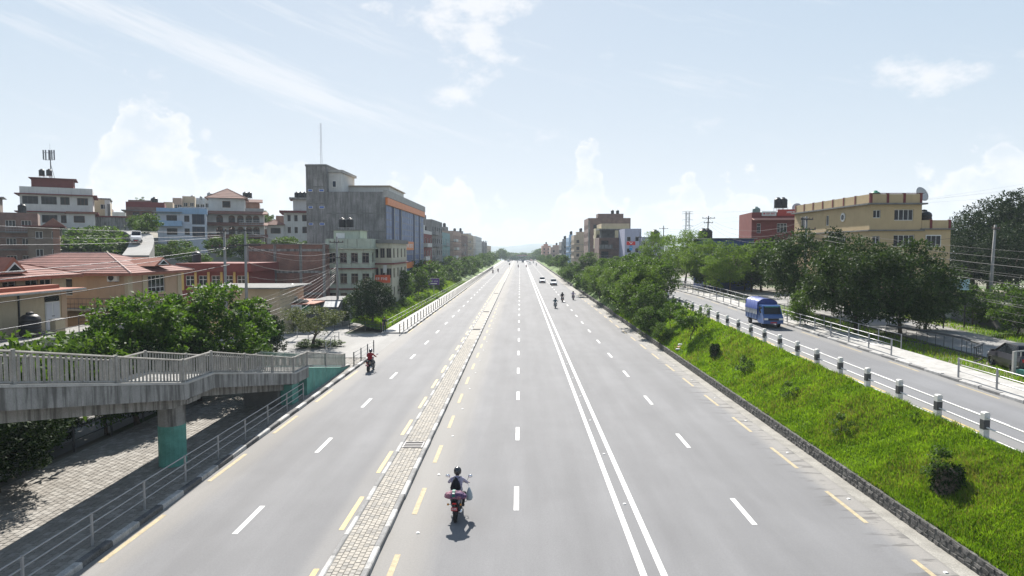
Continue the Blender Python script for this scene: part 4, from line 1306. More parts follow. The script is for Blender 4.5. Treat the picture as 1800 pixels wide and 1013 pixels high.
# ---------- L4 low shops and walls at the side street
def low_left():
    def shop(u0, u1, vt, d, dp, m, label, rows=1, name='shop', z0=None, parap=True, fm=None):
        x0, x1 = X_at(u0, d), X_at(u1, d)
        z0 = gz(x1, d) if z0 is None else z0
        b = Bld(name, label, x0, x1, d, dp, z0, Z_at(vt, d), m, cat='shop' if name == 'shop' else 'building', fm=fm)
        return b
    b = shop(318, 436, 470, 84, 9, P_red, 'dark red and yellow house behind the transformer poles', name='house')
    for k in range(5): b.win('F', .5 + k * b.w / 5.2, b.h - 2.4, 1.1, 1.3, 2, transom=.6)
    for k in range(6): b.part('pilaster', mat('plaster_yellow', (0.5, 0.36, 0.13), .8, .1), -b.w / 2 + k * (b.w - .3) / 5, -b.w / 2 + .3 + k * (b.w - .3) / 5, -.08, 0, b.h - 3, b.h - .6)
    b.band('eave', P_red, b.h - .6, b.h + .5, .5); b.finish()
    tank(X_at(345, 88), 88, b.t.location.z + b.h + .5, 1.1, 'black water tank on the dark red and yellow house')
    b = shop(350, 490, 508, 72, 8, P_cream, 'low cream building with sagging flat canopy roof behind the poles', name='outbuilding')
    b.win('F', b.w * .72, .9, 1.4, 1.9, 2, fm=M_wframe_k); b.win('F', b.w * .4, 1.0, 1.2, 1.6, 2, fm=M_wframe_k)
    b.finish(); b.band('canopy', M_conc_d, b.h + .01, b.h + .16, .9)
    b = shop(462, 545, 536, 76, 7, mat('shop_dark', (0.1, 0.1, 0.1), .8, .2), 'small shop with green fascia and sandbags on its roof')
    sg = b.part('fascia_board', P_shut, -b.w / 2 - .1, b.w / 2 + .1, -.5, -.4, b.h - .95, b.h - .1)
    lettering(sg, -1.2, 1.0, -.501, b.h - .7, .3, M_let, 21)
    b.win('F', .3, .2, 1.5, 1.6, 1, fm=P_shut); b.win('F', 2.3, .2, 1.3, 1.7, 1, fm=M_wframe); b.win('F', 4.0, .2, 1.0, 1.7, 1, fm=M_wframe)
    b.finish(); b.band('roof_slab', P_fbrick, b.h + .01, b.h + .14, .5)
    zt = b.t.location.z + b.h + .14
    bag = MB(); 
    me = None
    for k in range(9):
        bm = bmesh.new(); bmesh.ops.create_icosphere(bm, subdivisions=2, radius=.42)
        for v in bm.verts: v.co = Vector((v.co.x * 1.25, v.co.y * .8, v.co.z * .55)) * (1 + .18 * mnoise.noise(v.co * 3 + Vector((k, 0, 0))))
        me = bpy.data.meshes.new('sandbag'); bm.to_mesh(me); bm.free(); me.materials.append(mat('sack_pale', (0.33, 0.32, 0.28), .95, .25, 3))
        o = obj('sandbag', me, None, (X_at(500 + 7 * (k % 6), 77) + .0, 76.6 + .3 * (k // 6), zt + .22 + .36 * (k // 6)), rng.uniform(-.5, .5))
        tag(o, 'pale stuffed sack heaped on the green-fascia shop roof', 'sack', 'sacks on the shop roof')
    tank(X_at(512, 78.5), 78.5, zt, 1.25, 'large black water tank behind the sacks on the shop roof', None, None, .35)
    b = shop(546, 598, 528, 80, 7, mat('shop_grey', (0.22, 0.22, 0.22), .8, .2), 'shop with green shutters and grey metal sheet awning')
    b.win('F', .3, .2, 1.2, 1.9, 2, fm=P_shut, gm=P_shut); b.win('F', 1.9, .2, 1.4, 2.1, 2, fm=P_shut, gm=mat('shutter_pale', (0.33, 0.37, 0.36), .6, .1))
    b.finish()
    aw = MB().quad((-b.w / 2, -1.3, b.h - .75), (b.w / 2, -1.3, b.h - .75), (b.w / 2, 0, b.h - .1), (-b.w / 2, 0, b.h - .1)); 
    MB().prism([(-1.3, b.h - .78), (-1.3, b.h - .74), (-.01, b.h - .06), (-.01, b.h - .12)], -b.w / 2, b.w / 2, 0, 'x').build('awning', P_tin, b.t)
    # hand-painted name board on a post
    t = thing('sign_board', 'small white sign board with dark lettering beside the transformer', 'sign', (X_at(519, 70), 70, .1))
    MB().box(-.55, .55, 0, .06, 2.6, 3.45).build('board', P_white, t); lettering(t, -.5, .5, -.001, 2.95, .32, M_let_k, 33); lettering(t, -.45, .45, -.001, 2.7, .14, M_let_r, 34)
    MB().cyl((0, .1, -.2), (0, .1, 2.6), .05, n=6).build('post', M_pipe, t)
    # service boundary wall
    MBw = thing('boundary_wall', 'low grey boundary wall behind the shaded service lane', 'wall', (-31, 14, 0))
    MB().box(-.12, .12, 0, 28, -.5, 1.7).build('panel', M_conc, MBw); MB().box(-.18, .18, 0, 28, 1.702, 1.8).build('coping', M_conc_d, MBw)
low_left()

# ---------- L5 hillside houses
def hill_houses():
    def mk(name, label, u0, u1, vt, d, dp, m, vb=None, **kw):
        x0, x1 = X_at(u0, d), X_at(u1, d)
        zb = min(gz((x0 + x1) / 2, d), Z_at(vb, d) if vb else 99)
        az = math.atan2(-(x0 + x1) / 2, d); xc = (x0 + x1) / 2; hw = (x1 - x0) / 2 * math.cos(az)
        return Bld(name, label, xc - hw, xc + hw, d, dp, zb, Z_at(vt, d), m, rot=az * .9, **kw)
    # dark brown building at the picture edge
    b = mk('house', 'dark brown brick house with white windows and cluttered roof terrace', -40, 70, 373, 112, 10, B_dull, 475)
    for zz in (b.h - 2.5, b.h - 5.6, b.h - 8.6):
        for a in (4.0, 6.2, 8.6): b.win('F', a, zz, 1.4, 1.2, 3)
    for z in (b.h - 3.4, b.h - 6.5): b.band('slab_edge', M_conc_d, z, z + .18, .5)
    b.balcony('F', 4.0, 8.2, b.h - 3.4, 1.0, M_conc_d, M_pipe)
    b.part('roof_shed', P_brown, -b.w / 2, -1.0, 1.5, 7, b.h, b.h + 2.6); b.part('roof_shed_sheet', P_tin, -b.w / 2 - .3, -.4, 1, 7.5, b.h + 2.61, b.h + 2.72)
    b.finish()
    tank(X_at(42, 115), 115, b.t.location.z + b.h, 1.2, 'black water tank on the dark brown house terrace')
    b = mk('house', 'grey-brown annex with two rows of small white windows', 50, 106, 398, 107, 8, P_brown, 475)
    for zz in (b.h - 2.0, b.h - 4.9):
        b.win('F', 1.0, zz, 1.0, 1.2, 2); b.win('F', 3.2, zz, 1.0, 1.2, 2)
    b.part('corner_brick', B_orange, b.w / 2 - .9, b.w / 2 + .02, -.05, 1, -1, b.h - .01)
    b.band('eave', P_maroon, b.h - .02, b.h + .12, .7); b.finish()
    g = MB().prism([(-1.6, 0), (1.6, 0), (0, 1.3)], 0, 3); g.build('gable', P_tile_d, b.t, (b.w / 2 - .8, 0, b.h + .12))
    # white house with maroon roof shed, tanks and antenna
    d = 134
    b = mk('house', 'big white house with maroon eaves and dark red roof shed', 40, 168, 329, d, 12, P_white, 400, fm=M_wframe_b)
    H, w = b.h, b.w / 2
    f3, f2, f1 = Z_at(354, d) - b.t.location.z - .4, Z_at(377, d) - b.t.location.z - .8, Z_at(398, d) - b.t.location.z - .2
    for zz in (f3 - .2, f2 - .9):
        b.win('F', .4, zz, 2.6, 1.6, 3, fm=M_wframe_k); b.win('F', 3.5, zz, 2.6, 1.6, 4, fm=M_wframe_k); b.win('F', 6.7, zz, 1.6, 1.6, 2); b.win('F', 9.6, zz, 1.9, 1.5, 3); b.win('R', 1.0, zz, 1.2, 1.4, 2); b.win('R', 5, zz, 1.4, 1.4, 2)
    b.win('F', 11.2, f2 - 3.6, 1.9, 1.4, 3); b.win('F', 8.6, f2 - 3.6, 1.2, 1.4, 2)
    b.band('eave', P_maroon, f2 + 1.2, f2 + 1.42, .9); b.band('eave', P_maroon, f3 + 1.7, f3 + 1.9, .8)
    b.part('bay', P_white, w * .25, w + .3, -1.4, 0, -1, f2 + 1.0); bw = b.part('window', M_wframe_b, w * .45, w * .45 + 1.9, -1.46, -1.401, f2 - .8, f2 + .6); MB().box(w * .45 + .1, w * .45 + 1.8, -1.47, -1.461, f2 - .7, f2 + .5).build('pane', M_glass, bw)
    bw = b.part('window', M_wframe_b, w * .45, w * .45 + 1.9, -1.46, -1.401, f2 - 4, f2 - 2.6); MB().box(w * .45 + .1, w * .45 + 1.8, -1.47, -1.461, f2 - 3.9, f2 - 2.7).build('pane', M_glass, bw)
    MB().prism([(w * .2, f2 + 1.02), (w + .7, f2 + 1.02), (w + .5, f2 + 1.45), (w * .25, f2 + 1.45)], -1.9, 0).build('bay_roof', P_tile_d, b.t)
    b.part('roof_shed', P_red, -w + 1.8, w - 3.4, 2, 9, H, H + 1.9); b.part('roof_shed_sheet', P_maroon, -w + 1.4, w - 2.8, 1.4, 9.4, H + 1.91, H + 2.05)
    b.finish()
    zs = b.t.location.z + H + 2.05
    for u in (79, 92): tank(X_at(u, 138), 138, zs, 1.0, 'black water tank on steel stand above the dark red roof shed', None, 'tanks above the dark red roof shed', .8)
    t = thing('cell_antenna', 'cell phone antenna mast with panel antennas above the white hillside house', 'antenna', (X_at(95, 139), 139, zs - .1))
    Hm = Z_at(262, 139) - zs
    MB().tube([(0, 0, 0), (0, 0, Hm)], .09, 6).build('mast', M_dark, t)
    MB().tube([(.9, 0, 0), (0, 0, Hm * .55)], .04, 5).build('brace', M_dark, t); MB().tube([(-.7, .4, 0), (0, 0, Hm * .5)], .04, 5).build('brace', M_dark, t)
    for z in (Hm * .68, Hm * .92): MB().tube([(-1.1, -.2, z), (0, .25, z), (1.1, -.2, z)], .045, 5).build('crossarm', M_dark, t)
    for k, x in enumerate((-1.15, -.65, .05, .65, 1.15)):
        MB().box(x - .1, x + .1, -.5, -.34, Hm * .68, Hm * 1.0).build('panel_antenna', mat('antenna_grey', (0.16, 0.165, 0.18), .5, .1), t)
    MB().cyl((0, 0, Hm), (0, 0, Hm + 1.4), .02, n=4).build('lightning_rod', M_dark, t)
    # others on the hill
    b = mk('house', 'narrow cream and white house with dark side behind the maroon-eaved house', 160, 196, 350, 150, 9, P_cream, 392)
    b.grid('F', 1, [b.h - 2.2], 1.2, 1.1, 2, a0=1.5, a1=4); b.part('white_half', P_white, 1.0, b.w / 2 + .02, -.04, 3, -1, b.h - .02); b.part('side_strip', M_conc_d, b.w / 2 - .5, b.w / 2 + .05, -.06, 1, -1, b.h - 1); b.finish()
    b.band('slab_edge', M_conc, b.h + .01, b.h + .3, .2)
    b = mk('house', 'long low grey house with blue roof edge above the hedge', 168, 236, 382, 140, 8, M_conc, 412); b.band('roof_edge', P_maroon, b.h + .01, b.h + .3, .3); b.finish(P_sheet)
    b = mk('house', 'maroon brick house with curled eaves and roof plants on the hilltop', 224, 292, 364, 152, 11, B_dull, 402, fm=M_wframe_k)
    b.grid('F', 3, [b.h - 3.0], 1.4, 1.8, 3, a0=1, a1=b.w - 1); b.band('eave', M_conc_d, b.h - .9, b.h - .7, .9); b.parapet(P_maroon, 1.2); b.part('roof_room', B_dull, -b.w / 2 + .3, b.w / 2 - 2, 3, 8, b.h, b.h + 1.8); b.finish()
    tank(X_at(274, 156), 156, b.t.location.z + b.h + .02, 1.5, 'black water tank on the maroon brick hilltop house', None, None, .5)
    # light blue and white flats
    d = 133
    b = mk('house', 'white and light blue three-storey flats with large dark glass panes', 279, 365, 368, d, 11, P_ice, 437, fm=M_wframe_k)
    H, w = b.h, b.w / 2
    z3 = Z_at(389, d) - b.t.location.z; z2 = Z_at(412, d) - b.t.location.z; z1 = Z_at(434, d) - b.t.location.z
    for zz in (z3, z2, z1):
        b.win('F', b.w * .70, zz - .6, b.w * .26, 2.2, 3, gm=M_glass_b); b.win('F', b.w * .54, zz - .1, .95, 1.3, 2)
        b.win('F', b.w * .18, zz - .1, 1.9, 1.3, 2)
    b.band('band', P_blue, H - .9, H + .25, .15)
    b.balcony('F', -.9, b.w * .5, z3 - .9, 1.1, P_blue, solid=P_blue)
    b.part('canopy', P_tin, -w - .8, 0, -1.2, 0, z3 + 1.75, z3 + 1.85)
    b.finish(M_conc_l)
    for k in range(6): 
        o = MB().box(-.6, .6, -.9, .9, 0, .08).build('solar_panel', M_glass_b, None, (X_at(318 + 8 * k, d + 3), d + 3, b.t.location.z + H + .35)); o.rotation_euler = (R(18), 0, 0)
        tag(o, 'tilted solar panel on the roof of the light blue flats', 'solar panel', 'solar panels on the light blue flats')
    # white house with arched windows
    d = 144
    b = mk('house', 'large white house with arched brown windows and brown tiled eaves', 367, 466, 372, d, 13, P_white, 432, fm=M_wframe_b)
    H, w = b.h, b.w / 2
    for v in (393, 413, 428):
        zz = Z_at(v, d) - b.t.location.z
        for u in (387, 408, 423, 438, 451):
            a = (X_at(u, d) - X_at(367, d)) * .92 - .6
            o = b.win('F', a, zz, 1.35, 1.25, 2)
            if o: MB().prism([(.67 + .67 * math.cos(q), 1.25 + .55 * math.sin(q)) for q in np.linspace(0, math.pi, 8)], -.13, -.104).build('arch_panel', M_wframe_b, o)
    for v in (377, 397, 418):
        zz = Z_at(v, d) - b.t.location.z
        MB().prism([(-1.4, zz), (-1.4, zz + .12), (.01, zz + .75), (.01, zz)], -w - .8, w + .8, 0, 'x').build('tiled_eave', P_tile_d, b.t)
    for v in (399, 420): b.balcony('F', b.w * .55, b.w, Z_at(v, d) - b.t.location.z + .5, 1.2, M_conc, M_wframe)
    b.part('roof_room', P_white, -w + .2, -w + 7.5, .5, 9, H, H + 2.9); hip_roof(b.t, -w - .5, -w + 8.2, -.4, 9.8, H + 2.92, 2.4, P_tile_d, 6)
    rw_ = b.part('window', M_wframe_b, -w + 3, -w + 4.6, .44, .499, H + .9, H + 2.3); MB().box(-w + 3.1, -w + 4.5, .42, .44, H + 1.0, H + 2.2).build('pane', M_glass, rw_)
    b.part('terrace_rail', M_conc_l, -w + 7.6, w, .05, .15, H, H + .8)
    b.finish()
    b = mk('house', 'orange brick house with tiled eave on the hilltop behind the arched windows', 404, 458, 356, 165, 10, B_orange, 385)
    b.win('F', b.w * .55, b.h - 3.2, 1.7, 1.7, 3); b.finish()
    MB().prism([(-1.0, b.h), (-1.0, b.h + .1), (.5, b.h + .9), (.5, b.h)], -b.w / 2 - .6, b.w / 2 + .8, 0, 'x').build('tiled_eave', P_tile_d, b.t)
    for k in range(2): tank(X_at(433 + 8 * k, 168), 168, b.t.location.z + b.h, 1.1, 'black water tank on the orange brick hilltop house', None, 'tanks on the orange brick house', 1.4)
    # white house with maroon eaves beside the tower
    d = 150
    b = mk('house', 'white house with maroon roof edges and roof tanks beside the grey tower', 500, 548, 374, d, 12, P_white, 432, fm=M_wframe_b)
    w, H = b.w / 2, b.h
    for v in (389, 410):
        zz = Z_at(v, d) - b.t.location.z
        b.win('F', .8, zz, .7, 1.4, 1); b.win('F', 2.3, zz, .7, 1.4, 1); b.win('F', 4.0, zz, 1.6, 1.5, 2)
    b.band('eave', P_maroon, H, H + .45, .9)
    b.part('roof_room', P_white, -1.0, w, 2, 8, H + .45, H + 3.2); b.part('roof_room_slab', M_conc, -1.8, w + .6, 1.2, 8.5, H + 3.21, H + 3.6)
    b.part('bay', P_white, -w - 3.6, -w, -.8, 6, -2, Z_at(396, d) - b.t.location.z)
    hip_roof(b.t, -w - 4.3, -w + .3, -1.5, 6.6, Z_at(396, d) - b.t.location.z, 1.3, P_tile_d, 5)
    bw = b.part('window', M_wframe_b, -w - 2.8, -w - .7, -.87, -.801, Z_at(411, d) - b.t.location.z, Z_at(401, d) - b.t.location.z); MB().box(-w - 2.7, -w - .8, -.89, -.871, Z_at(410.5, d) - b.t.location.z, Z_at(401.6, d) - b.t.location.z).build('pane', M_glass, bw)
    b.finish()
    for k in range(3): tank(X_at(524 + 7 * k, 155), 155, b.t.location.z + H + 3.6, 1.15, 'black water tank in a row on the white maroon-edged house', None, 'row of tanks beside the grey tower', 0)
    # hazy hilltop cluster
    spec = [(306, 322, 352, 210, P_pink, 'pale pink far house on the hilltop skyline'), (323, 345, 349, 215, P_tan, 'tan far house with steel water tower on the skyline'), (345, 362, 352, 225, P_ice, 'pale blue far house below the tall water tower'), (362, 382, 350, 205, P_white, 'white far house behind the arched-window house roof'), (384, 404, 352, 198, P_red, 'red and orange far house on the hilltop skyline'),
            (176, 199, 371, 178, B_dull, 'brick far house behind the narrow cream house'), (199, 223, 378, 172, P_white, 'white far house left of the maroon brick hilltop house'), (290, 306, 360, 178, P_tan, 'tan far house right of the maroon brick hilltop house'), (455, 470, 376, 186, P_white, 'white far house right of the orange brick house'), (486, 500, 384, 190, B_orange, 'orange far house behind the white maroon-edged house'), (112, 128, 350, 170, P_pink, 'pink far house behind the maroon-eaved house'),
            (436, 456, 396, 176, P_cream, 'cream house tucked behind the arched-window house'), (470, 488, 404, 172, P_white, 'small white house above the bare brick wall'), (448, 470, 408, 168, B_dull, 'little brick house above the bare brick wall'), (268, 282, 386, 160, P_white, 'white house gable left of the light blue flats'), (486, 502, 408, 165, P_pink, 'pinkish house beside the white maroon-edged house bay'),
            (459, 478, 384, 190, P_tan, 'small tan house behind the orange brick house'), (476, 500, 393, 200, P_blue, 'pale blue house in the dip beside the white maroon-edged house')]
    for (u0, u1, vt, d, m, lab) in spec:
        b = mk('far_house', lab, u0, u1, vt, d, 9, m, 400, cat='house')
        b.grid('F', 2, [b.h - 2.6], 1.2, 1.3, 2); b.parapet(m, .8); b.finish()
    for (u, v0, v1, d) in ((314, 344, 352, 212), (330, 347, 351, 214), (347, 336, 350, 224), (366, 343, 351, 206)):
        z = Z_at(v1, d); zg = gz(X_at(u, d), d + 10); tank(X_at(u, d), d + 10, zg, 1.3 * (Z_at(v0, d) - z) / 3.0 + .5, 'grey water tank on a stand above the hilltop skyline', P_tin, 'tanks on the hilltop skyline', z - zg + .9)
hill_houses()

# ---------- L6 street row beyond the tower
def left_row():
    spec = [
        (163, 21, 12, 410, P_red, 'red rendered building with white balconied top floor beyond the glass front', P_white),
        (186, 26, 13, 391, P_grey, 'grey concrete building with open top floor beyond the red building', None),
        (214, 25, 12, 413, mat('plaster_teal', (0.16, 0.27, 0.28), .7, .15), 'teal glazed building in the left street row', None),
        (242, 34, 13, 410, P_pink, 'pinkish brown apartment block in the left street row', None),
        (280, 34, 12, 417, B_dull, 'dull brick apartment block in the left street row', None),
        (318, 40, 13, 415, P_tan, 'tan apartment block in the left street row', None),
        (362, 60, 14, 418, P_white, 'white far block with roof rooms in the left street row', None),
        (428, 70, 14, 427, P_grey, 'grey far block near the end of the left street row', None),
        (505, 70, 14, 434, P_tan, 'low tan block closing the left street row', None)]
    for k, (y, L, wd, vt, m, lab, top) in enumerate(spec):
        z0 = zm(y); H = Z_at(vt, y) - z0
        xr = -24.6 - .4 * (k % 3)
        b = Bld('apartment_building', lab, xr - wd, xr, y, L - 1.2, z0, z0 + H, m, fm=M_wframe_k if k % 2 else M_wframe, group=None)
        nf = max(3, int(H / 3.1)); fh = H / nf
        nc = max(3, int(L / 4.5))
        for f in range(1, nf):
            b.grid('R', nc, [f * fh + .9], 1.8, 1.5, 3); b.grid('F', 3, [f * fh + .9], 1.3, 1.4, 2)
            if k < 6: b.balcony('R', 1.0 + (f % 2) * 3, min(L - 2.5, 9 + (f % 2) * 4), f * fh + .02, 1.0, M_conc, M_pipe, solid=(P_white if k % 3 == 0 else None))
            b.band('slab_edge', M_conc if k != 6 else M_conc_l, f * fh - .1, f * fh + .08, .18)
        b.grid('R', max(2, nc // 2), [.1], 2.6, 2.5, 2, gm=mat('roller_shutter', (0.2, 0.22, 0.24), .5, .2))
        b.parapet(top or m, .9)
        if top: b.part('top_floor', top, -b.w / 2 + 1, b.w / 2 - 1.5, 3, L - 4, H, H + 2.6)
        else: b.part('roof_room', M_conc if k % 2 else m, -b.w / 2 + 2, b.w / 2 - 3, 4, 10, H, H + 2.5)
        b.finish()
        if y < 330:
            tank((2 * xr - wd) / 2 + 2.5, y + 6, z0 + H + (2.6 if top else 2.5), 1.1, 'black roof tank on the ' + lab.split(' in ')[0].split(' beyond')[0].split(' with')[0])
left_row()

# ---------- right-hand buildings
def right_side():
    # yellow house
    d = 70.0; z0 = zr(d)
    xc = 37.0
    x1, x2 = X_at(1618, d), X_at(1670, d)
    zt = Z_at(360, d); zl = Z_at(405, d)
    P_yel = mat('plaster_ochre', (0.44, 0.335, 0.195), .85, .08, .8, .05, 20, streak=.12)
    b = Bld('house', 'ochre yellow house with brown parapet posts and white windows', xc, x1, d, 19, z0, zt, P_yel)
    H, w = b.h, b.w / 2
    f3 = Z_at(388, d) - z0; f2 = Z_at(434, d) - z0
    a = lambda u: X_at(u, d) - xc
    b.win('F', a(1570), f3, 2.0, 1.15, 4); b.win('F', .35, f3 + .25, .8, .85, 2)
    b.win('F', a(1570), f2, 2.2, 1.25, 4); b.win('F', .35, f2 + .2, .8, .95, 2); b.win('F', 2.0, f2 - 3.0, 2.2, 1.3, 3)
    for s_, z_, w_, h_ in ((2.0, f3 - .2, 1.5, 1.4), (9.0, f3 - .2, .8, 1.2)):
        b.win('L', s_, z_, w_, h_, 2)
    ro = MB().lathe([(.42, 0), (.5, .02), (.5, .1), (.3, .1)], 18); o = ro.build('round_window', M_wframe, b.t, (-w - .03, 5.6, f3 + .6)); o.rotation_euler = (0, R(-90), 0)
    o2 = MB().lathe([(.3, .0), (.31, .06)], 16).build('pane', M_glass, o, (0, 0, .06))
    b.win('L', 12.5, f2, 1.5, 1.3, 3); b.win('L', 4.0, f2, 1.5, 1.3, 3)
    b.band('slab_edge', M_conc_d, H - .02, H + .14, .4); b.band('slab_edge', M_conc_d, zl - z0 - .1, zl - z0 + .04, .25)
    b.parapet(P_yel, .95, .15, H + .14); b.finish()
    for x in np.linspace(-w, w - .22, 4): b.part('parapet_post', P_maroon, x - .02, x + .22, -.04, .2, H + .15, H + 1.14)
    for y in np.linspace(3, 18.6, 7): b.part('parapet_post', P_maroon, -w - .04, -w + .2, y, y + .24, H + .15, H + 1.14)
    b.part('parapet_cap', P_maroon, -w - .05, w + .05, -.05, .22, H + 1.141, H + 1.2)
    lw = X_at(1670, d) - x1
    hl = zl - z0
    b.part('side_wing', P_yel, w + .003, w + lw, .02, 14, -2, hl + .05)
    b.part('side_wing_slab', M_conc_d, w - .1, w + lw + .25, -.25, 14.2, hl + .06, hl + .18)
    b.part('side_wing_parapet', P_yel, w + .05, w + lw, .03, .17, hl + .18, hl + 1.05)
    for x in (w + .9, w + lw - .25): b.part('parapet_post', P_maroon, x, x + .25, -.02, .21, hl + .18, hl + 1.12)
    wn = b.part('window', M_wframe, w + .5, w + 2.1, -.04, .02, f2, f2 + 1.25)
    for k in range(3): MB().box(w + .58 + .5 * k, w + 1.02 + .5 * k, -.055, -.041, f2 + .1, f2 + 1.15).build('pane', M_glass, wn)
    tank(X_at(1622, d + 2), d + 2, z0 + hl + .18, 1.45, 'tall black tank against the ochre yellow house wing', None, None, .0)
    tank(X_at(1536, d + 6), d + 6, z0 + H + .14, 1.0, 'green roof tank on the ochre yellow house', mat('tank_green', (0.03, 0.2, 0.12), .5, .1), None, .4)
    dish(X_at(1613, d + 1), d + .9, z0 + H + .14, .82, 'big grey satellite dish on the corner of the ochre yellow house', R(20))
    # red house
    d = 118.0; z0 = zr(d)
    b = Bld('house', 'dark red house with sign boards on its roof and pink awning', X_at(1322, d), X_at(1432, d), d, 10, z0, Z_at(400, d) + 2.0, P_red, rot=R(-6))
    H, w = b.h, b.w / 2
    b.win('F', .9, H - 3.0, .7, 1.7, 1, transom=.7); b.win('F', 4.4, H - 2.9, 1.7, 1.6, 3, transom=.7); b.win('F', 8.3, H - 2.7, 1.3, 1.5, 2); b.win('F', 4.4, H - 5.8, 1.7, 1.5, 3, transom=.7); b.win('F', 8.3, H - 5.8, 1.5, 1.5, 3)
    MB().prism([(-1.1, H - .75), (-1.1, H - .68), (0, H - .3), (0, H - .4)], -w, w, 0, 'x').build('awning', mat('awning_pink', (0.45, 0.22, 0.17), .7, .15), b.t)
    s1 = b.part('signboard', P_white, -w + 1.7, -w + 4.2, -.12, -.01, H + .05, H + .85); lettering(s1, -w + 2.4, -w + 4.1, -.121, H + .3, .3, M_let_r, 41)
    MB().cyl((-w + 2.1, -.13, H + .45), (-w + 2.1, -.12, H + .45), .16, n=12).build('emblem', M_let_r, s1)
    s2 = b.part('signboard', mat('sign_red', (0.36, 0.04, 0.03), .5, .1), -w + 4.4, w - .8, -.1, -.01, H + .05, H + 1.2); lettering(s2, -w + 6.0, -w + 8.3, -.101, H + .5, .35, M_let, 43)
    b.parapet(P_red, .7); b.finish()
    tank(X_at(1328, d + 3), d + 3, z0 + H, 1.3, 'grey-green roof tank on the left end of the dark red house', mat('tank_greygreen', (0.15, 0.22, 0.2), .5, .1))
    for k in range(2): tank(X_at(1366 + 9 * k, d + 4), d + 4, z0 + H, 1.35, 'black roof tank on a frame above the dark red house', None, 'tanks above the dark red house', 1.7)
    dish(X_at(1399, d + 2), d + 2, z0 + H + .7, .8, 'dark satellite dish between the red and ochre houses', R(-30))
    # blue sheet-roof shed
    d = 98; x0, x1 = X_at(1245, d), X_at(1325, d); z0 = zr(d)
    b = Bld('shed', 'long shed with dark blue sheet metal front behind the feathery trees', x0, x1, d, 8, z0, Z_at(420, d), P_sheet, cat='shed')
    for k in range(22): b.part('rib', P_sheet, -b.w / 2 + k * b.w / 22, -b.w / 2 + k * b.w / 22 + .07, -.05, -.001, .5, b.h - .05)
    b.finish(P_tin); b.band('roof_sheet', P_tin, b.h + .01, b.h + .1, .4)
    for k in range(2): tank(X_at(1236 + 7 * k, d + 9), d + 9, zr(d + 9), 1.5, 'black tank on a tall stand behind the blue shed', None, 'tanks behind the blue shed', Z_at(425, d + 9) - zr(d + 9))
    tank(X_at(1151, 150), 150, zr(150), 1.9, 'square-shouldered black tank above the lavender house', None, None, 8.0)
    # right far cluster
    def mk(name, lab, u0, u1, vt, d, dp, m, **kw): return Bld(name, lab, X_at(u0, d), X_at(u1, d), d, dp, zr(d), Z_at(vt, d), m, **kw)
    d = 236
    b = mk('apartment_building', 'tall unfinished brick apartment tower above the right-hand row', 1034, 1108, 388, d, 16, B_dull, fm=M_wframe_k)
    b.grid('F', 3, [b.h - 3, b.h - 6], 1.4, 1.5, 2); b.grid('L', 4, [b.h - 3, b.h - 6, b.h - 9], 1.6, 1.6, 2); b.parapet(B_dull, .9)
    b.part('roof_room', B_dull, -b.w * .25, b.w * .36, 3, 9, b.h, b.h + 2.6); b.part('concrete_frame', M_conc, -b.w / 2 - .02, -b.w / 2 + .6, -.06, .3, 0, b.h)
    b.finish()
    for k in range(2): tank(X_at(1076 + 9 * k, d + 6), d + 6, zr(d) + b.h + 2.6, 1.1, 'black tank on top of the tall brick tower', None, 'tanks on the brick tower')
    d = 196
    b = mk('apartment_building', 'cream apartment house in front of the brick tower', 1057, 1106, 398, d, 12, mat('plaster_straw', (0.47, 0.41, 0.26), .85, .1, .8, streak=.15))
    b.grid('F', 2, [b.h - 2.7], 1.2, 1.2, 2); b.grid('L', 3, [b.h - 2.7, b.h - 5.8, b.h - 8.8], 1.5, 1.6, 2); b.parapet(P_cream, .8)
    for k in (1, 2, 3): b.balcony('L', 1, 11, b.h - 3.1 * k - .3, 1.3, M_conc, M_pipe, solid=P_pink if k % 2 else None)
    b.part('side_bay', mat('plaster_straw', (0, 0, 0)), -b.w / 2 - 1.6, -b.w / 2, 1, 6, b.h - 6.5, b.h - .6)
    b.finish()
    d = 182
    b = mk('brick_building', 'lower brick building with grey open balconies under the cream house', 1053, 1097, 418, d, 11, B_dull, fm=M_wframe_k)
    for k in range(3):
        z = b.h - 2.9 - 3.0 * k
        b.win('F', .6, z + .3, 2.0, 1.8, 2); b.balcony('F', .1, b.w * .52, z, 1.1, M_conc, M_pipe, solid=M_conc if k != 1 else None)
        b.part('floor_beam', M_conc, -b.w / 2 - .03, b.w / 2 + .03, -.04, .3, z - .3, z - .15)
    b.part('open_deck', M_conc, -b.w / 2, b.w / 2, .2, 8, b.h + 2.2, b.h + 2.45); b.part('deck_wall', M_conc_d, -b.w / 2 + 1, b.w / 2 - 2, 4, 7, b.h, b.h + 2.19); b.finish()
    d = 172
    b = mk('house', 'lavender house with flat roofs beside the red signboard', 1098, 1127, 407, d, 11, P_lav)
    b.grid('F', 2, [b.h - 2.6, b.h - 5.6], 1.0, 1.2, 1); b.parapet(P_lav, .7); b.finish()
    b = mk('house', 'lower lavender wing with dark window hoods', 1128, 1165, 417, 176, 11, P_lav)
    b.grid('F', 3, [b.h - 2.6, b.h - 5.4], 1.1, 1.2, 2); b.band('hood', M_conc, b.h - 1.2, b.h - 1.08, .5); b.finish()
    spec = [(1009, 1036, 417, 292, 16, P_tan, 'beige block with roof terrace left of the brick tower'), (1000, 1010, 421, 322, 20, P_blue, 'narrow bluish block in the right far row'), (987, 1001, 428, 352, 24, P_grey, 'grey far block in the right far row'),
            (968, 990, 437, 470, 26, P_pink, 'pinkish far block in the right far row'), (953, 968, 434, 560, 26, mat('plaster_salmon', (0.45, 0.24, 0.18), .8, .1), 'salmon far block with roof tank in the right far row')]
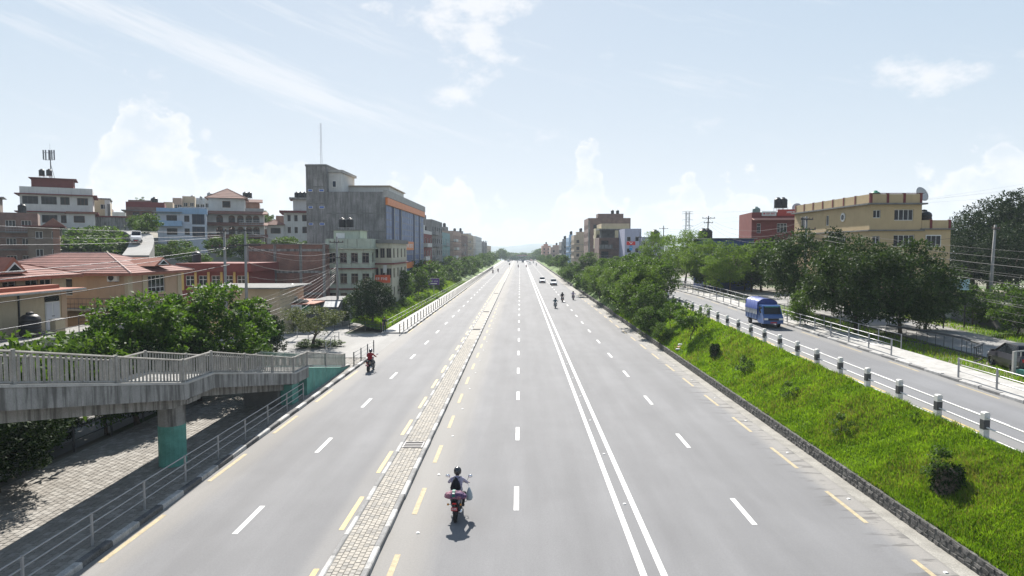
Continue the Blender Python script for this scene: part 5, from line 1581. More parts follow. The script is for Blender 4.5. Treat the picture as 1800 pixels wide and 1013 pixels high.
    for (u0, u1, vt, d, dp, m, lab) in spec:
        b = mk('apartment_building', lab, u0, u1, vt, d, dp, m, fm=M_wframe_k)
        n = max(2, int(b.h / 3)); b.grid('F', max(1, int(b.w / 3)), [b.h - 3 * k + .3 for k in range(1, n)], 1.3, 1.4, 2); b.grid('L', 4, [b.h - 3 * k + .3 for k in range(1, n)], 1.8, 1.5, 2)
        for k in range(1, n): b.band('slab_edge', M_conc, b.h - 3 * k - .5, b.h - 3 * k - .3, .3)
        b.parapet(m, .9); b.part('roof_room', m, -b.w * .3, b.w * .2, 3, 8, b.h, b.h + 2.4); b.finish()
        tank((X_at(u0, d) + X_at(u1, d)) / 2, d + 5, zr(d) + b.h + 2.4, 1.3, 'black roof tank on the ' + lab.split(' in the')[0].split(' with')[0])
    # signboards standing by the lavender house
    d = 150; t = thing('billboard', 'red billboard with white bird-wing mark above a blue panel', 'billboard', (X_at(1109, d), d, zr(d)))
    zc = Z_at(428, d) - zr(d)
    MB().box(-1.0, 1.0, 0, .12, zc - .42, zc + .42).build('panel', mat('billboard_red', (0.6, 0.03, 0.03), .5, .05), t)
    MB().prism([(-.42, .3), (-.25, .3), (0, .0), (.25, .3), (.42, .3), (.1, -.15), (0, -.22), (-.1, -.15)], -.02, -.002).build('wing_mark', M_let, t, (0, 0, zc))
    MB().box(-.35, .35, .02, .1, zc - 1.6, zc - .5).build('lower_panel', mat('billboard_blue', (0.05, 0.25, 0.5), .5, .1), t); lettering(t, -.28, .28, .019, zc - 1.0, .22, M_let, 51)
    MB().cyl((0, .16, -.3), (0, .16, zc + .3), .07, n=6).build('post', M_dark, t)
    # low roofs and walls at the right edge
    b = Bld('outbuilding', 'low flat-roofed concrete outbuilding below the big dark trees', 45.5, 60, 55, 6, zr(55), zr(55) + 3.0, M_conc_d, cat='outbuilding'); b.finish(M_conc_l); b.band('roof_slab', M_conc_l, 3.01, 3.18, .5)
    pn = b.part('white_panel', P_white, -3.0, 1.6, 1.0, 1.1, 3.18, 4.4); b.part('grey_panel', M_conc_l, 1.8, 6, 1.2, 1.3, 3.18, 4.7)
    o = thing('advert_board', 'pale blue and white advert board above the low outbuilding', 'sign', (X_at(1676, 55), 54.5, zr(55) + 3.2)); MB().box(-1.1, 1.1, 0, .05, 0, .9).build('board', mat('advert_paleblue', (0.45, 0.6, 0.65), .5, .25, 2.5), o); MB().box(-.9, -.82, .05, .13, -3.4, .8).build('post', M_dark, o); MB().box(.82, .9, .05, .13, -3.4, .8).build('post', M_dark, o)
    b = Bld('kiosk', 'blue painted kiosk under a blue awning at the street edge', 45.0, 50, 46.5, 4, zr(47), zr(47) + 2.7, P_sheet, cat='kiosk'); b.win('F', .5, .9, 3.6, 1.2, 3, fm=M_wframe_k); b.finish(P_tin)
    MB().prism([(-1.5, 2.2), (-1.5, 2.26), (0, 2.72), (0, 2.62)], -2.7, 2.7, 0, 'x').build('awning', mat('awning_blue', (0.03, 0.11, 0.36), .6, .1), b.t)
    t = thing('boundary_wall', 'dark red and grey boundary wall overgrown with creeper', 'wall', (40.2, 44, zr(44)))
    MB().box(-.15, .15, 0, 17, -.3, 2.2).build('panel', M_conc_d, t); MB().box(-.18, -.151, 2, 6, -.2, 2.1).build('red_panel', P_red, t); MB().box(-.2, .2, 0, 17, 2.201, 2.3).build('coping', M_conc, t)
right_side()

# ---------- far end of the road: hazy low town
def far_town():
    cols = [P_tan, P_pink, P_white, P_grey, P_ice]
    k = 0
    for (u0, u1, vt, d) in ((886, 893, 449, 900), (894, 902, 447, 960), (903, 912, 448, 900), (914, 923, 446, 980), (924, 931, 449, 880), (932, 941, 447, 940), (942, 950, 448, 860)):
        z0 = zm(d)
        b = Bld('far_building', ['hazy low far building at the end of the road'][0], X_at(u0, d), X_at(u1, d), d, 14, z0, Z_at(vt, d), cols[k % 5], group='hazy buildings closing the road')
        b.grid('F', 3, [b.h - 2.8, b.h - 5.8], 1.3, 1.4, 1); b.parapet(cols[k % 5], .8); b.finish(); k += 1
    # a far footbridge across the road
    t = thing('footbridge', 'hazy distant footbridge spanning the end of the road', 'footbridge', (0, 780, zm(780)))
    MB().box(-16, 17, -1.5, 1.5, 5.6, 6.6).build('deck', M_conc, t)
    for x in (-15, -5, 16): MB().box(x - .5, x + .5, -.6, .6, -1, 5.6).build('pier', M_conc, t)
    for y in (-1.4, 1.4): MB().box(-16, 17, y - .04, y + .04, 6.601, 7.6).build('parapet', P_fbrick, t)
far_town()
# distant hills
def hills():
    b = MB(); n = 90
    for i in range(n + 1):
        x = -2900 + 5800 * i / n
        h = 12 + 40 * mnoise.noise(Vector((x * .0016, 1.3, 0))) + 14 * mnoise.noise(Vector((x * .006, 5, 0)))
        h = max(h, 12)
        for (y, f) in ((3200, 0), (3350, .6), (3500, 1), (3900, .2)): b.v.append((x, y, zm(y) - 3 + (h + 62) * f))
    for i in range(n):
        for j in range(3): b.f.append([i * 4 + j, (i + 1) * 4 + j, (i + 1) * 4 + j + 1, i * 4 + j + 1]); b.m.append(0)
    struct(b.build('hills', mat('forest_hill', (0.11, 0.14, 0.13), .95, .2, .01), smooth=True))
hills()
# ================================================================ VEGETATION
def leaf_cloud(centers, radii, per, size, seed, aspect=.42, flat=.75, up=.35, droop=0.0):
    """leaf-shaped faces scattered round clump centres"""
    r = np.random.default_rng(seed)
    n = len(centers) * per
    c = np.repeat(np.asarray(centers, float), per, 0); rad = np.repeat(np.asarray(radii, float), per)
    d = r.normal(0, 1, (n, 3)); d /= np.linalg.norm(d, axis=1)[:, None]
    rr = rad * r.uniform(.35, 1.0, n) ** .6
    p = c + d * rr[:, None] * np.array([1, 1, flat])
    # leaf axis leans outward, normal leans up
    ax = d * .8 + r.normal(0, .6, (n, 3)); ax[:, 2] -= droop
    ax /= np.linalg.norm(ax, axis=1)[:, None]
    nr = r.normal(0, .6, (n, 3)); nr[:, 2] += up * 2
    si = np.cross(ax, nr); si /= (np.linalg.norm(si, axis=1)[:, None] + 1e-9)
    nn = np.cross(si, ax)
    L = size * r.uniform(.6, 1.25, n); Wd = L * aspect
    v = np.empty((n, 4, 3), np.float32)
    v[:, 0] = p - ax * (L / 2)[:, None]
    v[:, 1] = p + si * (Wd / 2)[:, None] + nn * (Wd * .12)[:, None]
    v[:, 2] = p + ax * (L / 2)[:, None]
    v[:, 3] = p - si * (Wd / 2)[:, None] + nn * (Wd * .12)[:, None]
    return v
def cloud_mesh(name, vs, m):
    v = np.concatenate(vs, 0); n = len(v)
    me = bpy.data.meshes.new(name)
    me.vertices.add(n * 4); me.vertices.foreach_set('co', v.ravel())
    me.loops.add(n * 4); me.loops.foreach_set('vertex_index', np.arange(n * 4, dtype=np.int32))
    me.polygons.add(n); me.polygons.foreach_set('loop_start', np.arange(n, dtype=np.int32) * 4)
    me.materials.append(m); me.update(calc_edges=True); me.validate()
    return me
def tree_mesh(kind, seed, H, crown_r, crown_z0, n_clump, clump_r, per, leaf, m, flat=.75, trunk_r=.16, limbs=6, shape=1.0, aspect=.42, droop=0.0, up=.35, inner=.25):
    r = np.random.default_rng(seed)
    cz = (H + crown_z0) / 2; hz = (H - crown_z0) / 2
    cs, rs = [], []
    while len(cs) < n_clump:
        d = r.normal(0, 1, 3); d /= np.linalg.norm(d)
        k = r.uniform(inner, 1) ** .45
        prof = 1.0 if shape == 1.0 else (1 - .5 * max(0, d[2]) * shape)
        x, y, z = d[0] * crown_r * k * prof, d[1] * crown_r * k * prof, cz + d[2] * hz * k
        bulge = 1 + .32 * mnoise.noise(Vector((d[0] * 1.7 + seed, d[1] * 1.7, d[2] * 1.7)))
        cs.append((x * bulge, y * bulge, z)); rs.append(clump_r * r.uniform(.65, 1.25))
    crown = cloud_mesh('crown', [leaf_cloud(cs, rs, per, leaf, seed + 5, aspect, flat, up, droop)], m)
    b = MB()
    top = crown_z0 + hz * .8
    lean = r.normal(0, .12, 2)
    b.tube([(0, 0, -.3), (lean[0] * .3, lean[1] * .3, crown_z0 * .5), (lean[0], lean[1], crown_z0), (lean[0] * 1.5, lean[1] * 1.5, top)], [trunk_r * 1.25, trunk_r, trunk_r * .8, trunk_r * .25], 8)
    for k in range(limbs):
        c = Vector(cs[int(r.integers(len(cs)))])
        z0 = crown_z0 * r.uniform(.75, 1.0) + hz * r.uniform(0, .5)
        s = Vector((lean[0], lean[1], min(z0, c.z - .1)))
        mid = s.lerp(c, .5) + Vector((0, 0, -.15 * r.uniform(0, 1)))
        b.tube([s, mid, c], [trunk_r * .5, trunk_r * .3, trunk_r * .1], 5)
    return b.mesh('trunk', M_bark, True), crown
KIND = {}
KIND['mango'] = [tree_mesh('mango', s, 7.4, 3.7, .9, 120, .95, 150, .28, M_leaf_mango, inner=.35) for s in (1, 2)]
KIND['bright'] = [tree_mesh('bright', s, 6.8, 3.0, 1.3, 100, .75, 150, .27, M_leaf_bright, aspect=.5) for s in (11, 12)]
KIND['dark'] = [tree_mesh('dark', s, 6.0, 2.6, 1.0, 85, .8, 140, .25, M_leaf_dark) for s in (21, 22)]
KIND['feather'] = [tree_mesh('feather', s, 8.5, 3.6, 1.8, 90, 1.0, 105, .34, M_leaf_feather, aspect=.26, droop=.5, flat=.55) for s in (31, 32)]
KIND['bush'] = [tree_mesh('bush', s, 4.2, 2.0, .3, 60, .65, 100, .24, M_leaf_mid, trunk_r=.08, aspect=.45) for s in (41, 42, 43)]
KIND['olive'] = [tree_mesh('olive', s, 4.2, 2.5, 1.3, 60, .6, 120, .16, M_leaf_olive, flat=.6, trunk_r=.12) for s in (51,)]
KIND['tall'] = [tree_mesh('tall', s, 14, 5.0, 2.0, 110, 1.5, 110, .42, M_leaf_dark, trunk_r=.3, shape=.6) for s in (61, 62)]
KIND['sapling'] = [tree_mesh('sapling', s, 2.6, .95, .8, 26, .38, 70, .22, M_leaf_bright, trunk_r=.035, aspect=.3, droop=.3) for s in (71, 72)]
KIND['shrub'] = [tree_mesh('shrub', s, 1.0, .65, .05, 18, .3, 60, .13, M_leaf_mid, trunk_r=.02) for s in (81, 82)]
KIND['weed'] = [tree_mesh('weed', s, 1.15, .6, .0, 17, .2, 60, .12, M_leaf_mid, trunk_r=.02, limbs=12, aspect=.4, shape=1.4) for s in (83, 84)]
KIND['low'] = [tree_mesh('low', s, 3.0, 2.2, .1, 45, .7, 60, .36, M_leaf_mid, trunk_r=.06) for s in (91, 92)]
KIND['plane'] = [tree_mesh('plane', s, 5.6, 2.2, 1.2, 48, .75, 60, .40, M_leaf_mid, trunk_r=.10) for s in (93, 94)]
KIND['cypress'] = [tree_mesh('cypress', 95, 4.6, .9, .4, 45, .5, 60, .2, M_leaf_dark, trunk_r=.06, shape=1.5)]
def tree(kind, x, y, s, label, group=None, z=None, name=None, cat='tree', var=None, rz=None, sc=None):
    ms = KIND[kind]
    i = var if var is not None else int(rng.integers(len(ms)))
    z = gz(x, y) if z is None else z
    t = thing(name or 'tree', label, cat, (x, y, z), rng.uniform(0, 6.28) if rz is None else rz, group)
    t.scale = sc if sc is not None else (s * rng.uniform(.93, 1.07), s * rng.uniform(.93, 1.07), s)
    obj('trunk', ms[i][0], t); obj('crown', ms[i][1], t)
    return t
def T(kind, u, y, vtop, label, group=None, z=None, H=None, wide=1.0, **kw):
    """tree at distance y on photo column u whose top reaches photo row vtop"""
    x = X_at(u, y); z = gz(x, y) if z is None else z
    H0 = {'mango': 7.4, 'bright': 6.8, 'dark': 6.0, 'feather': 8.5, 'bush': 4.2, 'olive': 4.2, 'tall': 14, 'sapling': 2.6, 'shrub': 1.0, 'low': 3.0, 'plane': 5.6, 'cypress': 4.6}[kind]
    s = (Z_at(vtop, y) - z) / H0
    return tree(kind, x, y, s, label, group, z, sc=(s * wide, s * wide, s), **kw)

# ---- left, near the ramp
T('bright', 372, 43.5, 503, 'large bright green tree rising behind the ramp railing', wide=1.15, z=.1)
T('bright', 303, 40, 548, 'leafy green tree between the broad tree and the bright tree', wide=1.0, z=.1)
T('bright', 236, 37.5, 522, 'broad dark green tree before the peach villa', wide=1.05, z=.1, var=1)
T('dark', 462, 51, 553, 'dark leafy tree between the bright tree and the small round-headed tree', z=.1, wide=.8)
T('olive', 546, 62.5, 537, 'small round-headed street tree with pale dusty leaves', z=.1, wide=1.25)
T('dark', 652, 78, 490, 'bushy dark tree at the corner of the side street', z=.15, wide=1.0)
T('bush', 612, 82, 520, 'lower bush beside the bushy dark corner tree', z=.1, wide=1.0, cat='bush', name='bush')
T('bush', 175, 33, 596, 'dusty garden bush behind the ramp railing below the cream house', z=.3, cat='bush', name='bush', wide=.9)
T('bush', 60, 31, 598, 'flowering garden bush with yellowish tips below the black tank', z=.3, cat='bush', name='bush', wide=.9)
T('bush', 115, 36, 590, 'leafy bush at the foot of the stubby cream pillar', z=.3, cat='bush', name='bush', wide=.7)
T('low', 20, 29, 610, 'low leafy bush below the ramp railing', z=.2, cat='bush', name='bush', wide=.8)
T('dark', 72, 30.5, 716, 'spreading shade tree beside the black lane railing under the ramp', z=.1, wide=1.7)
T('dark', -60, 26, 700, 'second shade tree in the lane under the ramp', z=.1, wide=1.6)
for k, (x_, y_, h_) in enumerate(((-20.2, 24.5, 4.4), (-20.6, 34.5, 4.2), (-19.9, 40, 4.0), (-20.4, 20.0, 4.4))):
    tree('dark', x_, y_, 1, 'dense footway tree shading the paving behind the ramp', 'trees shading the paving behind the ramp', .1, sc=(h_ / 6 * 1.25, h_ / 6 * 1.25, h_ / 6))
T('bush', 430, 47, 590, 'undergrowth behind the ramp landing', z=.1, cat='bush', name='bush')
T('bush', 300, 40, 585, 'undergrowth at the foot of the bright tree', z=.1, cat='bush', name='bush')
T('low', 545, 63, 598, 'trimmed ground cover round the small round-headed tree', z=.05, cat='bush', name='bush', wide=3.0)
T('low', 575, 63.5, 599, 'ground cover on the side-street island', z=.05, cat='bush', name='bush', wide=3.2)
# ---- left verge beyond the side street
for k, (u, y, v) in enumerate(((712, 108, 476), (735, 122, 470), (752, 150, 465), (728, 132, 474))):
    T('bush' if k == 2 else 'plane', u, y, v, 'thin street tree on the grassy verge near the purple sign', 'street trees near the purple sign', z=.4, wide=.85)
for k in range(34):
    y = 146 + k * 10.5 + rng.uniform(-2, 2)
    T('plane' if k % 3 else 'low', 914 - 1150 * (20.4 + rng.uniform(-.8, 1.2)) / y, y, 439 + 1150 * (9.5 - rng.uniform(4.6, 7.6)) / y, 'tree in the long planted row along the far verge', 'trees in the far left row', z=zm(y), wide=1.0)
for k in range(12):
    y = 84 + k * 5.5; x = -17.2 - rng.uniform(0, 2.2)
    tree('shrub', x, y, rng.uniform(.8, 1.7), 'small shrub growing in the verge grass', 'verge shrubs', .5, 'shrub', 'shrub')
# ---- hillside green
for (u, y, v, w_) in ((140, 122, 408, 1.6), (165, 121, 404, 1.7), (190, 123, 400, 1.6), (212, 124, 410, 1.4), (130, 116, 420, 1.5), (158, 114, 424, 1.6), (188, 115, 420, 1.6), (205, 112, 430, 1.3)):
    T('low', u, y, v, 'leafy hedge bush on the terrace below the white maroon-eaved house', 'hedge below the white house', z=gz(X_at(u, y), y) - .3, wide=w_, cat='bush', name='hedge_bush')
for (u, y, v, w_, lab) in ((262, 118, 378, 1.0, 'tree against the maroon brick hilltop house'), (243, 130, 381, .9, 'bush by the retaining wall on the hill'), (285, 112, 432, 1.3, 'round bush at the bend of the hill lane'), (315, 112, 424, 1.1, 'loose palm-like bush before the light blue flats'), (340, 110, 438, 1.2, 'low bush at the base of the light blue flats'),
                        (375, 120, 418, 1.0, 'shrub beside the light blue flats'), (398, 122, 425, 1.2, 'bush before the arched-window house'), (425, 124, 415, 1.2, 'leafy bush under the arched windows'), (445, 125, 424, 1.0, 'bush above the bare brick wall'), (490, 130, 420, 1.2, 'vine-covered bush beside the white maroon-edged house'), (515, 132, 418, 1.2, 'second vine bush beside the grey tower'),
                        (400, 168, 348, .8, 'roof-height tree beside the orange brick hilltop house'), (468, 165, 372, .7, 'small tree right of the orange brick hilltop house'), (445, 160, 440, 1.0, 'low bush in the gap behind the brick wall'), (250, 156, 345, .25, 'potted plant on the maroon brick hilltop house')):
    zz = Z_at(v, y) - rng.uniform(2.2, 4.0) if w_ > .3 else Z_at(v, y) - 2.6
    T('low' if w_ > .5 else 'sapling', u, y, v, lab, None, z=zz, wide=w_ if w_ > .5 else 1.0, cat='plant' if w_ < .3 else 'bush', name='potted_plant' if w_ < .3 else 'bush')
# ---- right slope: a belt of bushes and small trees between the road and the raised lane
belt = []
y = 60.0
while y < 215:
    for x in (14.6, 16.3):
        xx = x + rng.uniform(-.5, .7)
        h = rng.uniform(3.4, 5.2) if y < 130 else rng.uniform(2.2, 4.0)
        belt.append((xx, y + rng.uniform(-1.5, 1.5), h))
    y += 3.6 if y < 110 else 6.0
for k, (x, y, h) in enumerate(belt):
    if 150 < y < 172: h = 1.0
    uu = 914 + 1150 * (x + 1.3) / y
    if uu > 1172: continue
    if y < 150: h *= 1.2
    tree(('bush', 'bush', 'feather', 'plane')[k % 4] if y < 130 else ('low', 'plane')[k % 2], x, y, 1, 'leafy tree in the dense belt between the main road and the raised lane', 'trees in the belt on the slope', slope_z(min(max(x, 13.8), 17.2), y) - .15,
         sc=tuple(np.array([1.0, 1.0, 1.0]) * h / {'bush': 4.2, 'feather': 8.5, 'plane': 5.6, 'low': 3.0}[('bush', 'bush', 'feather', 'plane')[k % 4] if y < 130 else ('low', 'plane')[k % 2]]))
for k in range(40):
    y = 215 + k * 8.5; x = 15.2 + rng.uniform(-1, 2.2)
    tree('low' if k % 2 else 'plane', x, y, rng.uniform(.55, 1.0), 'hazy tree in the far right-hand roadside row', 'far right-hand row', zr(y) - .6)
# young trees and stump on the near slope
def slope_at(u, v):
    for t_ in np.linspace(14, 130, 1200):
        p = on_y(u, v, t_)
        if 13.8 < p.x < 17.4 and p.z <= slope_z(p.x, p.y): return p
    return on_z(u, v, 1.5)
p = slope_at(1212, 600); tree('sapling', p.x, p.y, 1.35, 'young tree with long leaves standing alone on the grass slope', None, p.z, var=0)
p = slope_at(1178, 580); tree('sapling', p.x, p.y, 1.15, 'young tree at the edge of the belt on the grass slope', None, p.z, var=1)
p = slope_at(1165, 605); tree('bush', p.x, p.y, .5, 'dark low bush where the belt meets the open grass', None, p.z, 'bush', 'bush')
p = slope_at(1140, 590); tree('bush', p.x, p.y, .75, 'round bush at the belt edge beside the stone wall', None, p.z, 'bush', 'bush')
for (u, v, s, lab) in ((1308, 655, .9, 'small grey-leaved weed by the creeper-covered stump'), (1386, 700, .7, 'dry branching weed on the grass slope'), (1478, 765, .75, 'thin pale-flowered weed on the grass slope'), (1200, 640, .5, 'tuft of weeds beside dumped litter'), (1610, 742, .35, 'grass tuft at a bollard foot'), (1350, 740, .4, 'low weed in the middle of the slope')):
    p = slope_at(u, v); tree('weed', p.x, p.y, s * 1.25, lab, None, p.z - .05, 'weed', 'weed')
def stump(u, v, h, r_, lab, m):
    p = slope_at(u, v)
    t = thing('tree_stump', lab, 'stump', (p.x, p.y, p.z))
    b = MB().tube([(0, 0, -.2), (.02, 0, h * .5), (.05, .02, h)], [r_ * 1.15, r_, r_ * .95], 9); b.build('trunk', M_bark, t)
    cs = [(r_ * .9 * math.cos(a) * k, r_ * .9 * math.sin(a) * k, z) for a in np.linspace(0, 6.28, 9) for z in np.linspace(.1, h, 4) for k in (1,)]
    o = obj('creeper', cloud_mesh('creeper', [leaf_cloud(cs, [.2] * len(cs), 60, .15, 5, .3, 1.0, 0, .9)], m), t)
stump(1256, 628, .85, .24, 'creeper-covered stump on the grass slope', M_leaf_dark)
stump(1665, 868, .85, .40, 'dark mound of long grass over a stump on the near slope', M_leaf_dark)
p = slope_at(1665, 866)
tree('weed', p.x - .05, p.y + .2, 1.15, 'tuft of long grass crowning the dark mound', None, p.z + .25, 'weed', 'weed')
# ---- right, big dark trees and mid trees
T('mango', 1425, 64, 412, 'big round dark tree beside the ochre house, left of the pair', wide=1.0)
T('mango', 1508, 53, 422, 'big dark glossy tree before the ochre house, middle of the group', wide=1.0)
T('mango', 1588, 50, 428, 'big dark glossy tree with low hanging branches before the ochre house wing', wide=1.02, var=1)
T('bush', 1418, 56, 505, 'small bushy tree with short trunk beside the raised footway railing', wide=.8)
T('mango', 1632, 54, 480, 'dark shrubby tree between the ochre house and the side street', wide=1.0)
T('cypress', 1468, 68, 398, 'narrow conifer against the ochre house wall', wide=1.0)
T('feather', 1285, 88, 424, 'feathery bright tree beside the raised lane', wide=1.05)
T('feather', 1322, 93, 430, 'feathery tree before the blue shed end', wide=1.0)
T('feather', 1262, 86, 455, 'smaller feathery tree at the lane railing corner', wide=.95)
T('feather', 1240, 96, 420, 'feathery tree hiding the blue shed front', wide=1.1)
T('feather', 1205, 104, 404, 'tall feathery tree below the pylon', wide=.95)
T('feather', 1160, 120, 406, 'tall feathery tree near the lavender house', wide=.95)
T('plane', 1225, 112, 425, 'leafy tree in front of the blue shed', wide=1.2)
T('dark', 1375, 100, 415, 'dark tree before the red house', wide=1.0)
T('bush', 1340, 94, 424, 'white-flowered shrub tree before the blue shed', wide=1.3)
for k, (u, y) in enumerate(((1120, 140), (1085, 150), (1060, 160), (1035, 175), (1180, 126), (1140, 132), (1310, 96), (1240, 98))):
    T('plane', u, y, 439 - 1150 * rng.uniform(-2.6, -.6) / y, 'leafy tree between the raised lane and the far houses', 'trees behind the raised lane', wide=1.25)
for k, (u, y, v) in enumerate(((1700, 96, 372), (1740, 90, 352), (1790, 88, 338), (1830, 84, 350), (1765, 104, 358), (1860, 90, 340), (1715, 86, 400), (1775, 80, 392))):
    T('tall', u, y, v, 'tall dark tree in the shaded wood behind the ochre house', 'dark wood behind the ochre house', wide=1.0)
for (x, y, s, lab) in ((39.2, 47, .8, 'creeper bush over the street wall'), (39.0, 51.5, .95, 'leafy creeper bush beside the red wall panel'), (39.3, 57, .8, 'bush at the street wall end'), (38.8, 42.5, .6, 'yellow-green bush by the kiosk')):
    tree('bush', x, y, s, lab, None, None, 'bush', 'bush')
for (u, y, v, w_) in ((888, 700, 441, 1), (897, 760, 444, 2), (906, 820, 445, 2), (921, 800, 444, 2.2), (935, 760, 445, 1.4), (944, 690, 440, 1.2), (950, 640, 437, 1.2), (880, 620, 437, 1.3), (955, 600, 439, 1.3), (928, 850, 445, 2.5), (913, 860, 446, 2.5)):
    T('plane', u, y, v, 'hazy tree at the far end of the road', 'hazy trees closing the road', z=zm(y) - 1, wide=w_)

# ---- grass on the left verge and on small green patches
def verge_z(x, y): return zm(y) + .12 + .9 * sst((-x - 15.6) / 4.0) * (1 + .15 * mnoise.noise(Vector((x, y * .3, 0))))
struct(slope_mesh(-15.72, -19.95, list(np.arange(75.5, 160, 2.0)) + [y for y in YS if 160 < y <= 560], verge_z, 6).build('grass_verge', M_slope, smooth=True))
g2 = blades('grass', 26000, (-19.8, -15.7), (76, 190), verge_z, (.18, .45), (.012, .022), [M_grass, M_grass_dry], 8)
tag(g2, 'green grass on the verge behind the roadside railing', 'grass', kind='stuff')
g3 = blades('grass', 9000, (25.6, 29.2), (34, 70), lambda x, y: zr(y) - .05, (.10, .28), (.012, .022), [M_grass, M_grass_dry], 9)
tag(g3, 'patchy grass under the big dark trees behind the footway', 'grass', kind='stuff')
g4 = blades('grass', 5000, (36.2, 39.8), (40, 66), lambda x, y: zr(y) - .05, (.10, .28), (.012, .022), [M_grass, M_grass_dry], 10)
tag(g4, 'grass at the foot of the creeper-covered street wall', 'grass', kind='stuff')
# ================================================================ POLES, CABLES, SIGNS
def elec_pole(x, y, z0, top, label, arms=((.25, 1.6), (.9, 1.3)), r=.14, lean=(0, 0), arm_rot=0.0, m=None):
    t = thing('utility_pole', label, 'utility pole', (x, y, z0))
    h = top - z0
    lx, ly = lean
    MB().tube([(0, 0, -.4), (lx * .5, ly * .5, h * .5), (lx, ly, h)], [r * 1.25, r, r * .7], 8).build('shaft', m or M_pole, t, smooth=True)
    ins = MB().lathe([(.03, 0), (.07, .03), (.04, .07), (.07, .11), (.03, .16)], 7).mesh('insulator', mat('insulator_brown', (0.10, 0.05, 0.04), .3, .1), True)
    for (dz_, L) in arms:
        k = (h - dz_) / h
        b = MB().box(-L / 2, L / 2, -.05, .05, -.05, .05)
        a = b.build('crossarm', M_dark, t, (lx * k, ly * k - .14, h - dz_), arm_rot)
        for q in (-.46, -.16, .16, .46): obj('insulator', ins, a, (L * q, 0, .05))
    return t
def P(*a): return Vector(a)
elec_pole(-25.6, 56.5, .1, 11.3, 'left one of the twin transformer poles behind the bright tree', ((.2, 1.2), (1.6, 2.2)))
elec_pole(-25.6, 60.8, .1, 11.6, 'right one of the twin transformer poles behind the bright tree', ((.3, 2.6), (1.7, 3.0)))
t = thing('transformer', 'grey pole-mounted transformer with white bushings on twin pole platform', 'transformer', (-24.7, 57.6, 3.1))
MB().box(-.9, .9, -.5, .5, 0, .1).build('platform', M_dark, t)
MB().box(-.55, .55, -.35, .35, .1, 1.2).build('tank', mat('transformer_grey', (0.22, 0.26, 0.26), .5, .15), t)
fin = MB().box(-.02, .02, -.14, .0, .2, 1.05).mesh('cooling_fin', mat('transformer_grey', (0, 0, 0)))
for k in range(7): obj('cooling_fin', fin, t, (-.45 + .15 * k, -.35, 0))
MB().tube([(-.4, 0, 1.42), (.45, 0, 1.42)], .16, 10).build('conservator', M_conc_l, t)
for k in range(3): MB().lathe([(.04, 1.2), (.07, 1.26), (.04, 1.32), (.06, 1.4), (.02, 1.6)], 8, 0, (-.3 + .3 * k, .1, 0)).build('bushing', M_black, t)
elec_pole(-22.7, 81, .1, 11.1, 'cluttered utility pole in front of the mint building', ((.7, 1.7), (2.6, 2.4)))
elec_pole(-21.9, 120, .1, 9.6, 'thin utility pole before the blue glass street front', ((.3, 1.6), (1.2, 1.2)), .12)
elec_pole(-21.6, 168, .1, 10.4, 'utility pole before the red rendered building', ((.3, 1.6),), .12)
elec_pole(-21.2, 255, 0, 11.5, 'utility pole along the pinkish brown block', ((.3, 1.8),), .15)
elec_pole(-19.6, 352, 0, 14.3, 'first of the far double poles on the left', ((.4, 2.5),), .3)
elec_pole(-19.6, 376, 0, 14.6, 'second of the far double poles on the left', ((.4, 2.5),), .3)
elec_pole(X_at(1239, 115), 115, zr(115), Z_at(380, 115), 'leaning utility pole with crossarms by the blue shed', ((.4, 2.2), (1.2, 1.6)), .17, (.55, 0))
elec_pole(X_at(1166, 150), 150, zr(150), Z_at(397, 150), 'utility pole standing above the feathery trees near the lavender house', ((.7, 2.0),), .15)
elec_pole(X_at(1416, 66), 66, zr(66), Z_at(381, 66), 'utility pole with tangled insulators beside the ochre house', ((.3, 1.2), (1.3, 1.8)), .16)
elec_pole(X_at(1743, 62), 62, zr(62), Z_at(396, 62), 'bare utility pole against the dark wood', ((.4, .7),), .14, (.25, 0))
elec_pole(X_at(1122, 150) , 148, zr(148), Z_at(408, 148), 'dark lamp pole beside the red billboard', ((1.2, 2.0),), .12, m=M_dark)
def pylon():
    d = 400; t = thing('pylon', 'distant lattice power pylon above the feathery trees', 'pylon', (X_at(1208, d), d, zr(d)))
    H = Z_at(373, d) - zr(d); M_py = mat('pylon_steel', (0.3, 0.31, 0.32), .5, .1)
    wd = lambda z: 3.0 - 2.0 * min(1, z / (H * .75))
    for sx in (-1, 1):
        for sy in (-1, 1):
            MB().tube([(sx * wd(z), sy * wd(z), z) for z in (0, H * .75, H)], .16, 4).build('leg', M_py, t)
    b = MB()
    zs = np.linspace(0, H, 14)
    for a, c in zip(zs[:-1], zs[1:]):
        for s in (-1, 1):
            b.tube([(-wd(a), s * wd(a), a), (wd(c), s * wd(c), c)], .07, 3, cap=False); b.tube([(wd(a), s * wd(a), a), (-wd(c), s * wd(c), c)], .07, 3, cap=False)
            b.tube([(s * wd(a), -wd(a), a), (s * wd(c), wd(c), c)], .07, 3, cap=False)
    b.build('bracing', M_py, t)
    for k in (.72, .84, .96, 1.0):
        MB().tube([(-3.4, 0, H * k), (0, 0, H * k + .5), (3.4, 0, H * k)], .12, 4).build('crossarm', M_py, t)
pylon()
def cable(a, b, sag, r, label, m=None, group=None):
    a, b = Vector(a), Vector(b)
    pts = []
    for k in range(13):
        f = k / 12
        p = a.lerp(b, f); p.z -= sag * 4 * f * (1 - f)
        pts.append(p - a)
    o = MB().tube(pts, r * .72, 5).build('power_cable', m or M_wire, None, a, smooth=True)
    return tag(o, label, 'cable', group)
TP = (-25.7, 56.5); TQ = (-25.7, 60.8); L0 = (-27.5, 12.0); PC = (-22.7, 80.9)
G1 = 'cables from the twin transformer poles over the villas'
